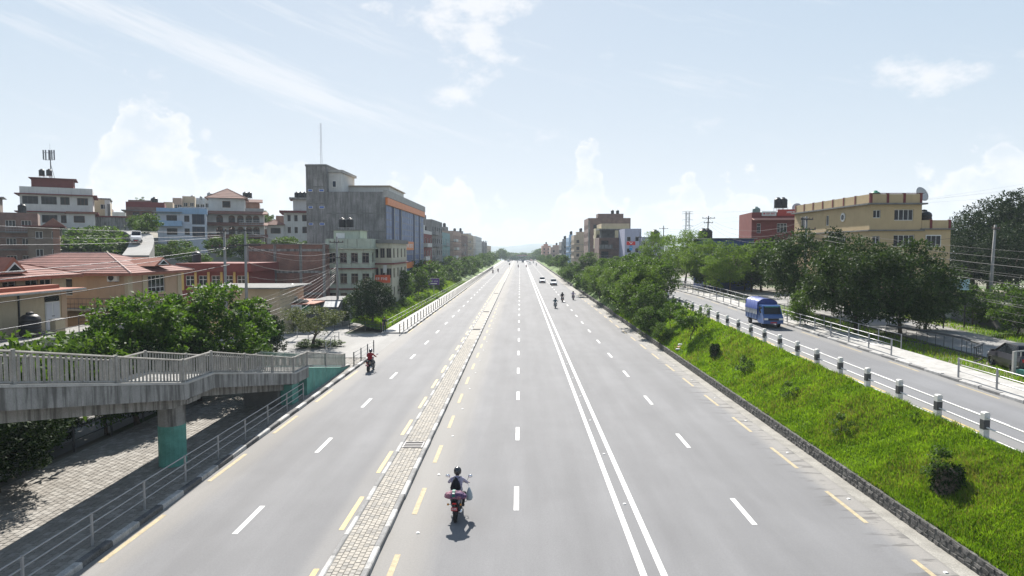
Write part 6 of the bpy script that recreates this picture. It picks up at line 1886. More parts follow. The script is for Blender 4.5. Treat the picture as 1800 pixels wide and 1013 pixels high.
for k, (z1, z0_, sag, r, m) in enumerate(((11.0, 11.3, .45, .016, M_wire_l), (10.75, 10.5, .5, .016, M_wire_l), (10.6, 10.0, .55, .016, M_wire_l), (9.7, 8.1, .5, .022, M_wire_l), (9.6, 7.9, .7, .02, M_wire_l),
                                    (8.2, 6.6, .5, .035, M_wire), (6.6, 5.7, .6, .022, M_wire_l), (6.2, 5.0, .6, .03, M_wire), (5.6, 4.6, .6, .018, M_wire))):
    cable((TP[0] + .1 * k, TP[1], z1), (L0[0] + .15 * k, L0[1], z0_), sag, r, ['pale overhead cable running from the transformer poles over the villa roofs', 'black overhead cable running from the transformer poles past the villas'][0 if m is M_wire_l else 1], m, G1)
for k, (z1, z2, sag, r, m) in enumerate(((9.9, 9.2, .7, .018, M_wire_l), (9.8, 8.6, .9, .02, M_wire), (8.3, 8.0, 1.0, .035, M_wire), (7.0, 7.4, .9, .02, M_wire), (11.1, 10.3, .5, .015, M_wire_l))):
    cable((TQ[0] + .12 * k, TQ[1], z1), (PC[0] - .1 * k, PC[1], z2), sag, r, 'overhead cable slung between the transformer poles and the cluttered pole', m, 'cables to the cluttered pole')
for k in range(8):
    cable((PC[0] - .05 * k, PC[1], 7.6 - .28 * k), (-26.2 + .25 * k, 58.6, 4.3 - .28 * k), .5 + .08 * k, .014 + .006 * (k % 3), 'drooping service cable running down from the cluttered pole', (M_wire, M_wire_l)[k % 3 == 1], 'drooping service cables')
for k in range(5):
    cable((PC[0], PC[1], 10.4 - .55 * k), (-21.9, 120, 9.3 - .5 * k), .8 + .1 * k, .018, 'overhead cable along the street before the glass front', (M_wire, M_wire_l)[k % 2], 'cables before the glass front')
for k in range(4):
    cable((-21.9, 120, 9.3 - .5 * k), (-21.6, 168, 10.0 - .5 * k), .9, .02, 'overhead cable along the left street row', M_wire, 'cables along the left street row')
    cable((-21.6, 168, 10.0 - .5 * k), (-21.2, 255, 11.0 - .5 * k), 1.2, .024, 'overhead cable along the far left street row', M_wire, 'cables along the far left street row')
for k in range(3):
    cable((PC[0], PC[1], 10.6 - 1.2 * k), (-30 + k, 97.5, 9 - 1.5 * k), .3, .014, 'house cable from the cluttered pole to the mint building', M_wire, 'house cables to the mint building')
# right-hand side
Q = (X_at(1416, 66), 65.8); Q7 = (X_at(1239, 115) + .55, 115); Q8 = (X_at(1166, 150), 150); QR = (33.5, 24)
qz = Z_at(381, 66)
for k in range(3):
    cable((Q7[0], Q7[1], Z_at(384, 115) - .5 * k), (Q[0], Q[1], qz - .4 - .6 * k), 1.6 + .2 * k, .018, 'cable from the leaning pole to the pole by the ochre house', M_wire, 'cables between leaning pole and ochre house')
    cable((Q7[0], Q7[1], Z_at(384, 115) - .5 * k), (Q8[0], Q8[1], Z_at(400, 150) - .4 * k), 1.2, .018, 'cable between the leaning pole and the pole near the lavender house', M_wire, 'cables near the lavender house')
for k in range(11):
    z1 = qz - 1.2 - .42 * k
    cable((Q[0] + .06 * k, Q[1], z1), (QR[0] + .12 * k, QR[1], 8.6 - .42 * k - .5 * (k > 5)), .5 + .09 * (k % 4), (.014, .02, .03)[k % 3], 'overhead cable sagging from the ochre house pole across the dark trees', M_wire, 'cable bundle across the dark trees')
for k in range(2):
    cable((Q[0], Q[1], qz - 2 - k), (X_at(1743, 62) + .2, 62, 11.2 - 1.6 * k), .8, .02, 'cable from the ochre house pole to the bare pole', M_wire, 'cables to the bare pole')
py = (X_at(1208, 400), 400)
for k in range(4):
    cable((py[0] + (3.4 if k % 2 else -3.4), py[1], zr(400) + (Z_at(373, 400) - zr(400)) * (.72, .84, .96, 1.0)[k]), (330 + 4 * k, 210, 62 - 5 * k), 6, .03, 'thin high-voltage line running from the distant pylon across the sky', M_wire_l, 'high-voltage lines')
# signs
t = thing('road_sign', 'purple sign board with white lettering on a post in the verge', 'sign', (X_at(762, 127), 127, .5))
zc = Z_at(495.5, 127) - .5
MB().box(-1.05, 1.05, 0, .08, zc - .6, zc + .6).build('board', mat('sign_purple', (0.10, 0.035, 0.22), .5, .1), t)
MB().box(-1.1, 1.1, .01, .1, zc - .65, zc + .65).build('frame', M_pipe, t)
lettering(t, -.98, .95, -.002, zc + .0, .2, M_let, 61); MB().prism([(-.7, -.45), (.6, -.45), (.68, -.26), (-.6, -.26)], -.012, -.001).build('arrow_bar', M_let, t, (0, 0, zc))
MB().cyl((0, .1, -.6), (0, .1, zc), .07, n=8).build('post', M_steel, t)
t = thing('keep_left_sign', 'small dark round sign on a thin post standing on the median', 'sign', (-5.1, 318, .11)); MB().cyl((0, 0, 0), (0, 0, 2.2), .05, n=6).build('post', M_steel, t); MB().cyl((0, -.05, 2.4), (0, .0, 2.4), .42, n=14).build('disc', M_rail_k, t)
# litter by the wall
p = slope_at(1190, 637)
for k, (dx, c) in enumerate(((0, (.5, .5, .48)), (.35, (.45, .2, .12)), (.7, (.42, .46, .5)))):
    bm = bmesh.new(); bmesh.ops.create_icosphere(bm, subdivisions=2, radius=.22)
    for v in bm.verts: v.co = Vector((v.co.x * 1.2, v.co.y, v.co.z * .45)) * (1 + .5 * mnoise.noise(v.co * 7 + Vector((k * 3, 0, 0))))
    me = bpy.data.meshes.new('litter_bag'); bm.to_mesh(me); bm.free(); me.materials.append(mat('litter_%d' % k, c, .6, .2, 6))
    tag(obj('litter_bag', me, None, (13.95 + dx * .5, p.y + dx, slope_z(13.95 + dx * .5, p.y + dx) + .08)), ['crumpled white bag dumped on the stone wall', 'crumpled orange wrapper dumped on the stone wall', 'crumpled pale blue bag dumped on the grass edge'][k], 'litter')
# ================================================================ PEOPLE AND VEHICLES
def skin_body(name, joints, edges, root=0, sub=2):
    me = bpy.data.meshes.new(name)
    me.from_pydata([j[0] for j in joints], edges, [])
    o = bpy.data.objects.new(name, me); C.objects.link(o)
    o.modifiers.new('skin', 'SKIN')
    sk = me.skin_vertices[0].data
    for i, j in enumerate(joints):
        r_ = j[1]
        sk[i].radius = (r_, r_) if not isinstance(r_, tuple) else r_
        sk[i].use_root = (i == root)
    s = o.modifiers.new('sub', 'SUBSURF'); s.levels = sub; s.render_levels = sub
    dg = bpy.context.evaluated_depsgraph_get(); dg.update()
    out = bpy.data.meshes.new_from_object(o.evaluated_get(dg))
    bpy.data.objects.remove(o); 
    out.polygons.foreach_set('use_smooth', [True] * len(out.polygons))
    return out
def body_mesh(name, pose, mats):
    """pose: dict of joint positions; mats: skin, top, trousers, shoe. One continuous body, cloth by region."""
    J, E, reg = [], [], []
    idx = {}
    def add(k, p, r_, parent=None, region='top'):
        idx[k] = len(J); J.append((tuple(p), r_))
        if parent is not None:
            E.append((idx[parent], idx[k])); reg.append((Vector(J[idx[parent]][0]), Vector(p), region))
    p = pose
    add('pelvis', p['pelvis'], (.155, .12))
    add('spine', p['spine'], (.15, .11), 'pelvis'); add('chest', p['chest'], (.165, .12), 'spine')
    add('neck', p['neck'], .06, 'chest', 'top'); add('jaw', p['jaw'], .075, 'neck', 'skin'); add('head', p['head'], .10, 'jaw', 'skin'); add('crown', p['crown'], .07, 'head', 'skin')
    for s, q in (('l', -1), ('r', 1)):
        f = lambda k: p[k + s] if k + s in p else Vector((p[k][0] * q, p[k][1], p[k][2]))
        add('sh' + s, f('shoulder'), .075, 'chest'); add('el' + s, f('elbow'), .052, 'sh' + s); add('wr' + s, f('wrist'), .036, 'el' + s, p.get('sleeve', 'top'))
        wr, hd = Vector(f('wrist')), Vector(f('hand'))
        add('pa' + s, wr.lerp(hd, .6), .04, 'wr' + s, 'skin')
        dirv = (hd - wr).normalized(); side = Vector((q, 0, 0)); side = (side - dirv * side.dot(dirv)).normalized(); dn = dirv.cross(side) * q
        if dn.z > 0: dn = -dn
        for i, (off, L) in enumerate(((-.028, .062), (-.009, .075), (.010, .07), (.028, .055))):
            b0 = hd + side * off
            add('f%d%s' % (i, s), b0, .011, 'pa' + s, 'skin'); add('g%d%s' % (i, s), b0 + dirv * L * .55 + dn * .012, .010, 'f%d%s' % (i, s), 'skin'); add('h%d%s' % (i, s), b0 + dirv * L * .5 + dn * L * .65, .009, 'g%d%s' % (i, s), 'skin')
        th = wr.lerp(hd, .45) - side * .045 * 1
        add('t0' + s, th, .012, 'pa' + s, 'skin'); add('t1' + s, th + dirv * .04 + dn * .02, .010, 't0' + s, 'skin')
        add('hp' + s, f('hip'), .10, 'pelvis', 'legs'); add('kn' + s, f('knee'), .068, 'hp' + s, 'legs'); add('an' + s, f('ankle'), .045, 'kn' + s, 'legs')
        add('to' + s, f('toe'), .038, 'an' + s, 'shoe')
    me = skin_body(name, J, E)
    for m_ in mats: me.materials.append(m_)
    order = {'skin': 0, 'top': 1, 'legs': 2, 'shoe': 3}
    mi = []
    for poly in me.polygons:
        c = poly.center; best = None
        for (a, b_, rg) in reg:
            ab = b_ - a; t_ = max(0, min(1, (c - a).dot(ab) / max(ab.length_squared, 1e-9)))
            dd = (c - (a + ab * t_)).length
            if best is None or dd < best[0]: best = (dd, rg)
        mi.append(order[best[1]])
    me.polygons.foreach_set('material_index', mi)
    return me
RIDE = dict(pelvis=Vector((0, -.24, .86)), spine=Vector((0, -.21, 1.05)), chest=Vector((0, -.12, 1.27)), neck=Vector((0, -.05, 1.42)), jaw=Vector((0, 0, 1.49)), head=Vector((0, .02, 1.57)), crown=Vector((0, .01, 1.66)),
            shoulder=(.19, -.1, 1.34), elbow=(.33, .14, 1.13), wrist=(.33, .38, 1.05), hand=(.335, .47, 1.045), hip=(.12, -.2, .82), knee=(.24, .22, .74), ankle=(.19, -.02, .36), toe=(.21, .16, .30))
STAND = dict(pelvis=Vector((0, 0, .93)), spine=Vector((0, -.01, 1.1)), chest=Vector((0, 0, 1.32)), neck=Vector((0, 0, 1.47)), jaw=Vector((0, .03, 1.54)), head=Vector((0, .02, 1.62)), crown=Vector((0, 0, 1.70)),
             shoulder=(.2, 0, 1.4), elbow=(.26, -.03, 1.13), wrist=(.25, .08, .9), hand=(.25, .11, .82), hip=(.1, 0, .88), knee=(.11, .03, .48), ankle=(.12, -.02, .08), toe=(.13, .14, .04), sleeve='skin')
M_skin = mat('skin_brown', (0.24, 0.13, 0.08), .6, .1, 8)
M_shoe = mat('shoe_dark', (0.03, 0.028, 0.026), .6, .1, 8)
M_trou = mat('trousers_black', (0.022, 0.023, 0.028), .85, .15, 8)
def cloth(name, c): return mat('cloth_' + name, c, .9, .15, 7)
def floral():
    if 'cloth_floral' in MATS: return MATS['cloth_floral']
    m, g, b = newmat('cloth_floral'); p_ = objc(g)
    f = g.step(g.voro(p_, 16, 'F1', 'Distance'), .25, .4)
    g.put(b.inputs['Base Color'], g.mix(f, (0.13, 0.11, 0.20, 1), (0.36, 0.33, 0.41, 1))); b.inputs['Roughness'].default_value = .9
    MATS['cloth_floral'] = m; return m
ride_me = body_mesh('body', RIDE, [M_skin, floral(), M_trou, M_shoe])
stand_me = body_mesh('body', STAND, [M_skin, cloth('navy', (.03, .035, .07)), M_trou, M_shoe])
def helmet_parts(parent, c, m, visor=True):
    prof = [(.02, -.10), (.115, -.10), (.135, -.04), (.138, .03), (.115, .10), (.06, .142), (.005, .15)]
    h = MB().lathe(prof, 16).build('helmet', m, parent, c, smooth=True)
    h.scale = (1, 1.12, 1)
    if visor:
        b = MB(); n = 9
        for i in range(n + 1):
            a = math.pi * (.18 + .64 * i / n)
            for z in (-.06, .04): b.v.append((.142 * math.cos(a), .142 * math.sin(a), z))
        for i in range(n): b.f.append([2 * i, 2 * i + 2, 2 * i + 3, 2 * i + 1]); b.m.append(0)
        b.build('visor', M_glass, h, smooth=True)
    return h
def face(parent, c):
    MB().lathe([(.012, 0), (.016, .02), (.006, .05)], 6).build('nose', M_skin, parent, (c[0], c[1] + .10, c[2] - .03))
def person(me, label, loc, rz, mats=None, group=None, helmet=None, hair=None, head=(0, .03, 1.58), sc=1.0):
    t = thing('person', label, 'person', loc, rz, group); t.scale = (sc, sc, sc)
    if mats is not None:
        me = me.copy()
        for i, m_ in enumerate(mats): me.materials[i] = m_
    obj('body', me, t)
    if helmet: helmet_parts(t, head, helmet)
    if hair:
        MB().lathe([(.10, -.03), (.115, .03), (.10, .085), (.05, .12), (.005, .13)], 12).build('hair', hair, t, (head[0], head[1] - .015, head[2]), smooth=True)
    face(t, head)
    return t

# ---- motorcycle, facing +Y, origin on the ground midway between the wheels
WR = .30
def wheel_meshes(r, w, m_rim):
    a = []
    for k in range(24): pass
    tyre = MB()
    n = 22
    prof = [(r - .075, -w / 2), (r - .02, -w / 2), (r, -w * .25), (r, w * .25), (r - .02, w / 2), (r - .075, w / 2)]
    for (pr, x) in prof:
        for k in range(n):
            q = 2 * math.pi * k / n; tyre.v.append((x, pr * math.cos(q), pr * math.sin(q)))
    for i in range(len(prof)):
        j = (i + 1) % len(prof)
        for k in range(n):
            k2 = (k + 1) % n; tyre.f.append([i * n + k, i * n + k2, j * n + k2, j * n + k]); tyre.m.append(0)
    rim = MB()
    rim.tube([(-w * .3, 0, 0), (w * .3, 0, 0)], .05, 10)
    for k in range(6):
        q = math.pi * k / 3; rim.tube([(0, .04 * math.cos(q), .04 * math.sin(q)), (0, (r - .07) * math.cos(q), (r - .07) * math.sin(q))], .012, 5)
    ring = [(0, (r - .075) * math.cos(2 * math.pi * k / 20), (r - .075) * math.sin(2 * math.pi * k / 20)) for k in range(21)]
    rim.tube(ring, .016, 5, cap=False)
    return tyre.mesh('tyre', M_rubber, True), rim.mesh('rim', m_rim)
TY_M, RI_M = wheel_meshes(WR, .11, M_dark)
M_tail = mat('lamp_red', (0.5, 0.02, 0.02), .25, .05)
M_amber = mat('lamp_amber', (0.5, 0.2, 0.03), .25, .05)
M_lampw = mat('lamp_clear', (0.75, 0.75, 0.72), .15, .05)
M_plate = mat('plate_red', (0.45, 0.04, 0.05), .5, .08)
def motorcycle(label, loc, rz, paint, group=None, scooter=False, crash=True):
    t = thing('motorcycle', label, 'motorcycle', loc, rz, group)
    for y in (-.64, .66):
        w = thing('wheel', None, None, (0, 0, 0)) if False else obj('wheel', MB().tube([(-.10, 0, 0), (.10, 0, 0)], .018, 6).mesh('axle', M_chrome), t, (0, y, WR))
        obj('tyre', TY_M, w); obj('rim', RI_M, w)
    # frame, engine, swing arm
    b = MB().tube([(0, .44, .86), (0, .2, .45), (0, -.15, .38), (0, -.3, .7), (0, -.85, .82)], .03, 6); b.tube([(0, .44, .86), (0, -.3, .72)], .03, 6)
    for s in (-1, 1): b.tube([(s * .07, -.15, .4), (s * .09, -.64, WR)], .025, 6); b.tube([(s * .1, -.42, .74), (s * .11, -.62, .36)], .03, 6)
    b.build('frame', M_dark, t)
    e = MB().box(-.13, .13, -.12, .2, .26, .5); e.tube([(0, .1, .46), (0, .24, .68)], .1, 10); e.build('engine', mat('engine_alloy', (0.16, 0.16, 0.17), .4, .2, 9, metal=.5), t)
    # tank: lofted shape
    tk = MB(); secs = [(-.16, .10, .76, .86), (-.02, .15, .76, .95), (.18, .17, .78, .98), (.34, .14, .82, .95), (.42, .07, .84, .90)]
    for (y, hw, z0, z1) in secs:
        for (fx, fz) in ((-1, .35), (-.75, .85), (0, 1), (.75, .85), (1, .35), (.6, 0), (-.6, 0)): tk.v.append((fx * hw, y, z0 + (z1 - z0) * fz))
    for i in range(4):
        for k in range(7): tk.f.append([i * 7 + k, i * 7 + (k + 1) % 7, (i + 1) * 7 + (k + 1) % 7, (i + 1) * 7 + k]); tk.m.append(0)
    tk.f += [list(range(7)), list(range(28, 35))]; tk.m += [0, 0]
    tk.build('fuel_tank', paint, t, smooth=True)
    st = MB(); secs = [(-.9, .08, .84, .92), (-.7, .12, .80, .90), (-.4, .14, .76, .84), (-.16, .10, .76, .83)]
    for (y, hw, z0, z1) in secs:
        for (fx, fz) in ((-1, 0), (-1, .7), (-.6, 1), (.6, 1), (1, .7), (1, 0)): st.v.append((fx * hw, y, z0 + (z1 - z0) * fz))
    for i in range(3):
        for k in range(6): st.f.append([i * 6 + k, i * 6 + (k + 1) % 6, (i + 1) * 6 + (k + 1) % 6, (i + 1) * 6 + k]); st.m.append(0)
    st.f += [list(range(6)), list(range(18, 24))]; st.m += [0, 0]
    st.build('seat', M_black, t, smooth=True)
    for s in (-1, 1): MB().prism([(-.85, .72), (-.3, .6), (-.2, .74), (-.85, .86)], s * .115, s * .135, 0, 'x').build('side_panel', paint, t)
    # fork, bars, mirrors, headlamp
    b = MB()
    for s in (-1, 1): b.tube([(s * .09, .66, WR), (s * .09, .42, .98)], .024, 7)
    b.box(-.12, .12, .38, .46, .9, .94); b.build('front_fork', M_chrome, t)
    hb = MB().tube([(-.38, .40, 1.03), (-.28, .46, 1.05), (-.1, .44, 1.0), (.1, .44, 1.0), (.28, .46, 1.05), (.38, .40, 1.03)], .013, 6).build('handlebar', M_chrome, t)
    for s in (-1, 1):
        MB().tube([(s * .28, .45, 1.05), (s * .40, .39, 1.03)], .02, 7).build('grip', M_black, hb)
        mr = MB().tube([(s * .27, .46, 1.05), (s * .36, .46, 1.22)], .007, 5)
        m_ = mr.build('mirror', M_dark, hb)
        l = MB().lathe([(.005, -.012), (.06, -.01), (.068, .0), (.06, .012), (.005, .014)], 12).build('mirror_glass', M_chrome, hb, (s * .41, .46, 1.25), smooth=True); l.rotation_euler = (R(80), 0, 0); l.scale = (1.25, .85, 1)
    hl = MB().lathe([(.02, -.08), (.08, -.05), (.095, .03), (.09, .05), (.02, .055)], 14).build('headlight', M_lampw, t, (0, .52, .9), smooth=True); hl.rotation_euler = (R(-90), 0, 0)
    MB().prism([(.46, .86), (.54, .84), (.5, 1.08), (.44, 1.06)], -.1, .1, 0, 'x').build('cowl', paint, t)
    for y, a0, a1 in ((.66, .35, 2.2), (-.64, .8, 2.3)):
        b = MB(); n = 8
        for i in range(n + 1):
            a = a0 + (a1 - a0) * i / n
            for x in (-.07, .07): b.v.append((x, y + (WR + .04) * math.cos(a), WR + (WR + .04) * math.sin(a)))
        for i in range(n): b.f.append([2 * i, 2 * i + 2, 2 * i + 3, 2 * i + 1]); b.m.append(0)
        b.build('mudguard', M_black if y < 0 else paint, t, smooth=True)
    MB().tube([(.13, .15, .3), (.16, -.2, .27), (.18, -.4, .33), (.18, -.8, .42)], [.03, .03, .05, .055], 9).build('exhaust', M_chrome, t, smooth=True)
    tl = MB().prism([(-.92, .72), (-.86, .70), (-.86, .84), (-.95, .80)], -.09, .09, 0, 'x').build('tail_unit', M_black, t)
    MB().box(-.07, .07, -.972, -.955, .75, .80).build('tail_light', M_tail, tl)
    pl = MB().box(-.11, .11, -1.0, -.985, .53, .65).build('number_plate', M_plate, t); lettering(pl, -.085, .09, -1.001, .56, .035, M_let, 71); lettering(pl, -.07, .08, -1.001, .605, .03, M_let, 72)
    MB().box(-.02, .02, -.985, -.86, .56, .74).build('plate_bracket', M_dark, t)
    for s in (-1, 1):
        i_ = MB().tube([(s * .06, -.9, .73), (s * .2, -.92, .73)], .009, 5).build('indicator', M_dark, t); MB().lathe([(.01, -.03), (.035, -.02), (.035, .03), (.01, .04)], 8).build('indicator_lens', M_amber, i_, (s * .22, -.93, .73))
        MB().tube([(s * .08, -.02, .33), (s * .24, -.02, .32)], .014, 6).build('footpeg', M_dark, t)
    if crash:
        b = MB()
        for s in (-1, 1): b.tube([(s * .05, .3, .7), (s * .3, .34, .6), (s * .3, .3, .38), (s * .06, .22, .3)], .014, 6)
        b.build('crash_guard', M_chrome, t)
    return t
def paint(name, c): return mat('paint_' + name, c, .3, .08, 6, spec=.6)
M_helm = mat('helmet_black', (0.015, 0.016, 0.018), .2, .1, 8, spec=.7)
def put(u, v): return on_z(u, v, 0.0)
# near rider with backpack, sack and bag
a = put(801.5, 917.5); bx, by = a.x, a.y + .64
motorcycle('dark motorcycle carrying a patterned sack, seen from behind beside the median', (bx, by, 0), R(-1.5), paint('deep_blue', (.02, .03, .09)))
person(ride_me, 'person in pale floral shirt and black helmet riding with a backpack', (bx, by, 0), R(-1.5), helmet=M_helm)
def pack():
    t = thing('backpack', 'black backpack slung on the floral-shirted rider', 'backpack', (bx, by, 0), R(-1.5))
    b = MB(); secs = [(1.02, .17, .05), (1.10, .19, .11), (1.25, .15, .12), (1.38, .08, .08), (1.45, .03, .03)]
    n = 12
    for (z, w_, d_) in secs:
        for k in range(n):
            q = 2 * math.pi * k / n; b.v.append((-.03 + w_ * math.cos(q), -.36 + (z - 1.02) * .22 + d_ * math.sin(q), z))
    for i in range(len(secs) - 1):
        for k in range(n): b.f.append([i * n + k, i * n + (k + 1) % n, (i + 1) * n + (k + 1) % n, (i + 1) * n + k]); b.m.append(0)
    b.f += [list(range(n)), list(range(n * (len(secs) - 1), n * len(secs)))]; b.m += [0, 0]
    b.build('sack', cloth('black', (.012, .012, .016)), t, smooth=True)
    MB().box(-.2, .14, -.42, -.24, 1.0, 1.06).build('base_panel', cloth('grey', (.12, .11, .13)), t)
    for s in (-1, 1): MB().tube([(s * .1 - .02, -.22, 1.42), (s * .13, -.02, 1.41), (s * .15, .02, 1.22), (s * .16, -.2, 1.08)], .016, 5).build('strap', M_black, t)
pack()
def sack():
    m, g, bb = newmat('sack_print'); p_ = objc(g)
    f = g.step(g.voro(p_, 22, 'F1', 'Distance'), .28, .42); f2 = g.step(g.noise(p_, 5, 2, .5), .45, .55)
    g.put(bb.inputs['Base Color'], g.mix(f, g.mix(f2, (.18, .012, .03, 1), (.04, .018, .07, 1)), g.mix(f2, (.26, .13, .17, 1), (.10, .05, .12, 1)))); bb.inputs['Roughness'].default_value = .8
    bm = bmesh.new(); bmesh.ops.create_icosphere(bm, subdivisions=4, radius=1)
    for v in bm.verts:
        c = v.co.copy(); n_ = 1 + .16 * mnoise.noise(c * 2.2) + .07 * mnoise.noise(c * 6)
        v.co = Vector((c.x * .38 * n_, c.y * .19 * n_, c.z * .155 * n_ - .05 * abs(c.x) ** 2))
    me = bpy.data.meshes.new('sack'); bm.to_mesh(me); bm.free(); me.materials.append(m); me.polygons.foreach_set('use_smooth', [True] * len(me.polygons))
    t = thing('luggage_sack', 'bulging pink and purple patterned sack tied across the motorcycle seat', 'sack', (bx, by - .74, .88), R(-1.5))
    obj('sack', me, t, (0, 0, .12), rot=(0, R(3), 0))
    s = MB(); 
    for i in range(9):
        q = math.pi * i / 8; s.v += [(-.10, -.21 * math.cos(q), .12 + .175 * math.sin(q)), (-.0, -.21 * math.cos(q), .12 + .175 * math.sin(q))]
    for i in range(8): s.f.append([2 * i, 2 * i + 1, 2 * i + 3, 2 * i + 2]); s.m.append(0)
    s.build('label_band', mat('band_green', (.01, .12, .09), .6, .1), t)
    MB().box(-.09, -.01, -.206, -.17, .22, .25).build('band_print', M_let, t)
    t2 = thing('carrier_bag', 'pale blue plastic carrier bag hanging from the right of the motorcycle', 'bag', (bx + .42, by - .05, .55), 0)
    MB().lathe([(.01, 0), (.10, .02), (.13, .10), (.11, .24), (.05, .40), (.015, .48)], 12).build('bag', mat('bag_paleblue', (.33, .38, .41), .4, .15, 9), t2, smooth=True)
    MB().tube([(0, 0, .46), (-.04, .1, .52), (-.08, .3, .50)], .008, 5).build('handle', mat('bag_paleblue', (0, 0, 0)), t2)
sack()
# rider in red
a = put(648.5, 654.5); rx, ry = a.x, a.y + .64
motorcycle('black motorcycle with red tail light near the ramp foot', (rx, ry, 0), R(-4), paint('black', (.02, .02, .022)))
person(ride_me, 'person in a dark red shirt and dark helmet riding by the ramp foot', (rx, ry, 0), R(-4), [M_skin, cloth('red', (.27, .015, .02)), cloth('denim_dark', (.03, .035, .05)), M_shoe], helmet=mat('helmet_navy', (.03, .035, .06), .2, .1, 8, spec=.7))
# oncoming group (facing the camera)
def rider(u, v, rz, pn, top, hl, lab_m, lab_p, pillion=None):
    a = put(u, v); y = a.y + .66 if abs(rz) > 1 else a.y + .64
    motorcycle(lab_m, (a.x, y, zm(y)), rz, pn)
    person(ride_me, lab_p, (a.x, y, zm(y)), rz, [M_skin, top, M_trou, M_shoe], helmet=hl)
    if pillion:
        off = Vector((0, -.42, .05)); off.rotate(Euler((0, 0, rz)))
        person(ride_me, pillion[1], (a.x + off.x, y + off.y, zm(y) + .06), rz, [M_skin, pillion[0], M_trou, M_shoe], helmet=M_helm)
B = math.pi
rider(976.5, 542.5, B, paint('blackblue', (.02, .022, .03)), cloth('teal', (.06, .12, .15)), M_helm, 'black oncoming motorcycle nearest the double line', 'person in blue-grey top riding the oncoming black motorcycle')
rider(989, 531.5, B, paint('orange', (.45, .10, .02)), cloth('dark', (.03, .03, .035)), M_helm, 'oncoming motorcycle with orange front and lit headlight', 'person in black riding the orange-fronted motorcycle', (cloth('dark2', (.04, .035, .04)), 'pillion person in black behind the orange-fronted motorcycle rider'))
rider(1008, 527.6, B, paint('scooter_red', (.35, .03, .04)), cloth('lilac', (.42, .38, .52)), mat('helmet_brown', (.05, .03, .025), .3, .1), 'red and white oncoming motorcycle close to the stone wall', 'person in pale lilac shirt riding close to the stone wall')
rider(866.3, 481.5, 0, paint('blk2', (.02, .02, .02)), cloth('brown', (.05, .03, .04)), M_helm, 'far motorcycle in the left carriageway near the kerb', 'far person riding near the kerb of the left carriageway')
rider(875.5, 479, 0, paint('blk3', (.03, .02, .02)), cloth('maroon', (.10, .03, .04)), M_helm, 'far motorcycle in the left carriageway beside the dashes', 'far person in maroon riding beside the dashes of the left carriageway')
rider(911, 470.9, 0, paint('blk4', (.02, .02, .025)), cloth('black4', (.02, .02, .025)), M_helm, 'far dark motorcycle going away right of the median', 'far person in black going away right of the median')
rider(925.2, 470.8, 0, paint('red5', (.25, .03, .03)), cloth('red5', (.35, .05, .05)), M_helm, 'far motorcycle near the double line ridden in red', 'far person in red top riding along the double line')
rider(942.8, 467.6, B, paint('blk6', (.03, .03, .03)), cloth('white6', (.5, .5, .5)), M_helm, 'far oncoming motorcycle close to the wall', 'far oncoming person in white near the wall')
rider(937.6, 463.3, B, paint('blk7', (.03, .03, .03)), cloth('grey7', (.3, .3, .3)), M_helm, 'very far oncoming motorcycle', 'very far oncoming person in grey')
rider(910, 462.6, 0, paint('blk8', (.03, .03, .03)), cloth('grey8', (.08, .09, .10)), M_helm, 'very far motorcycle going away beside the median', 'very far person going away beside the median')

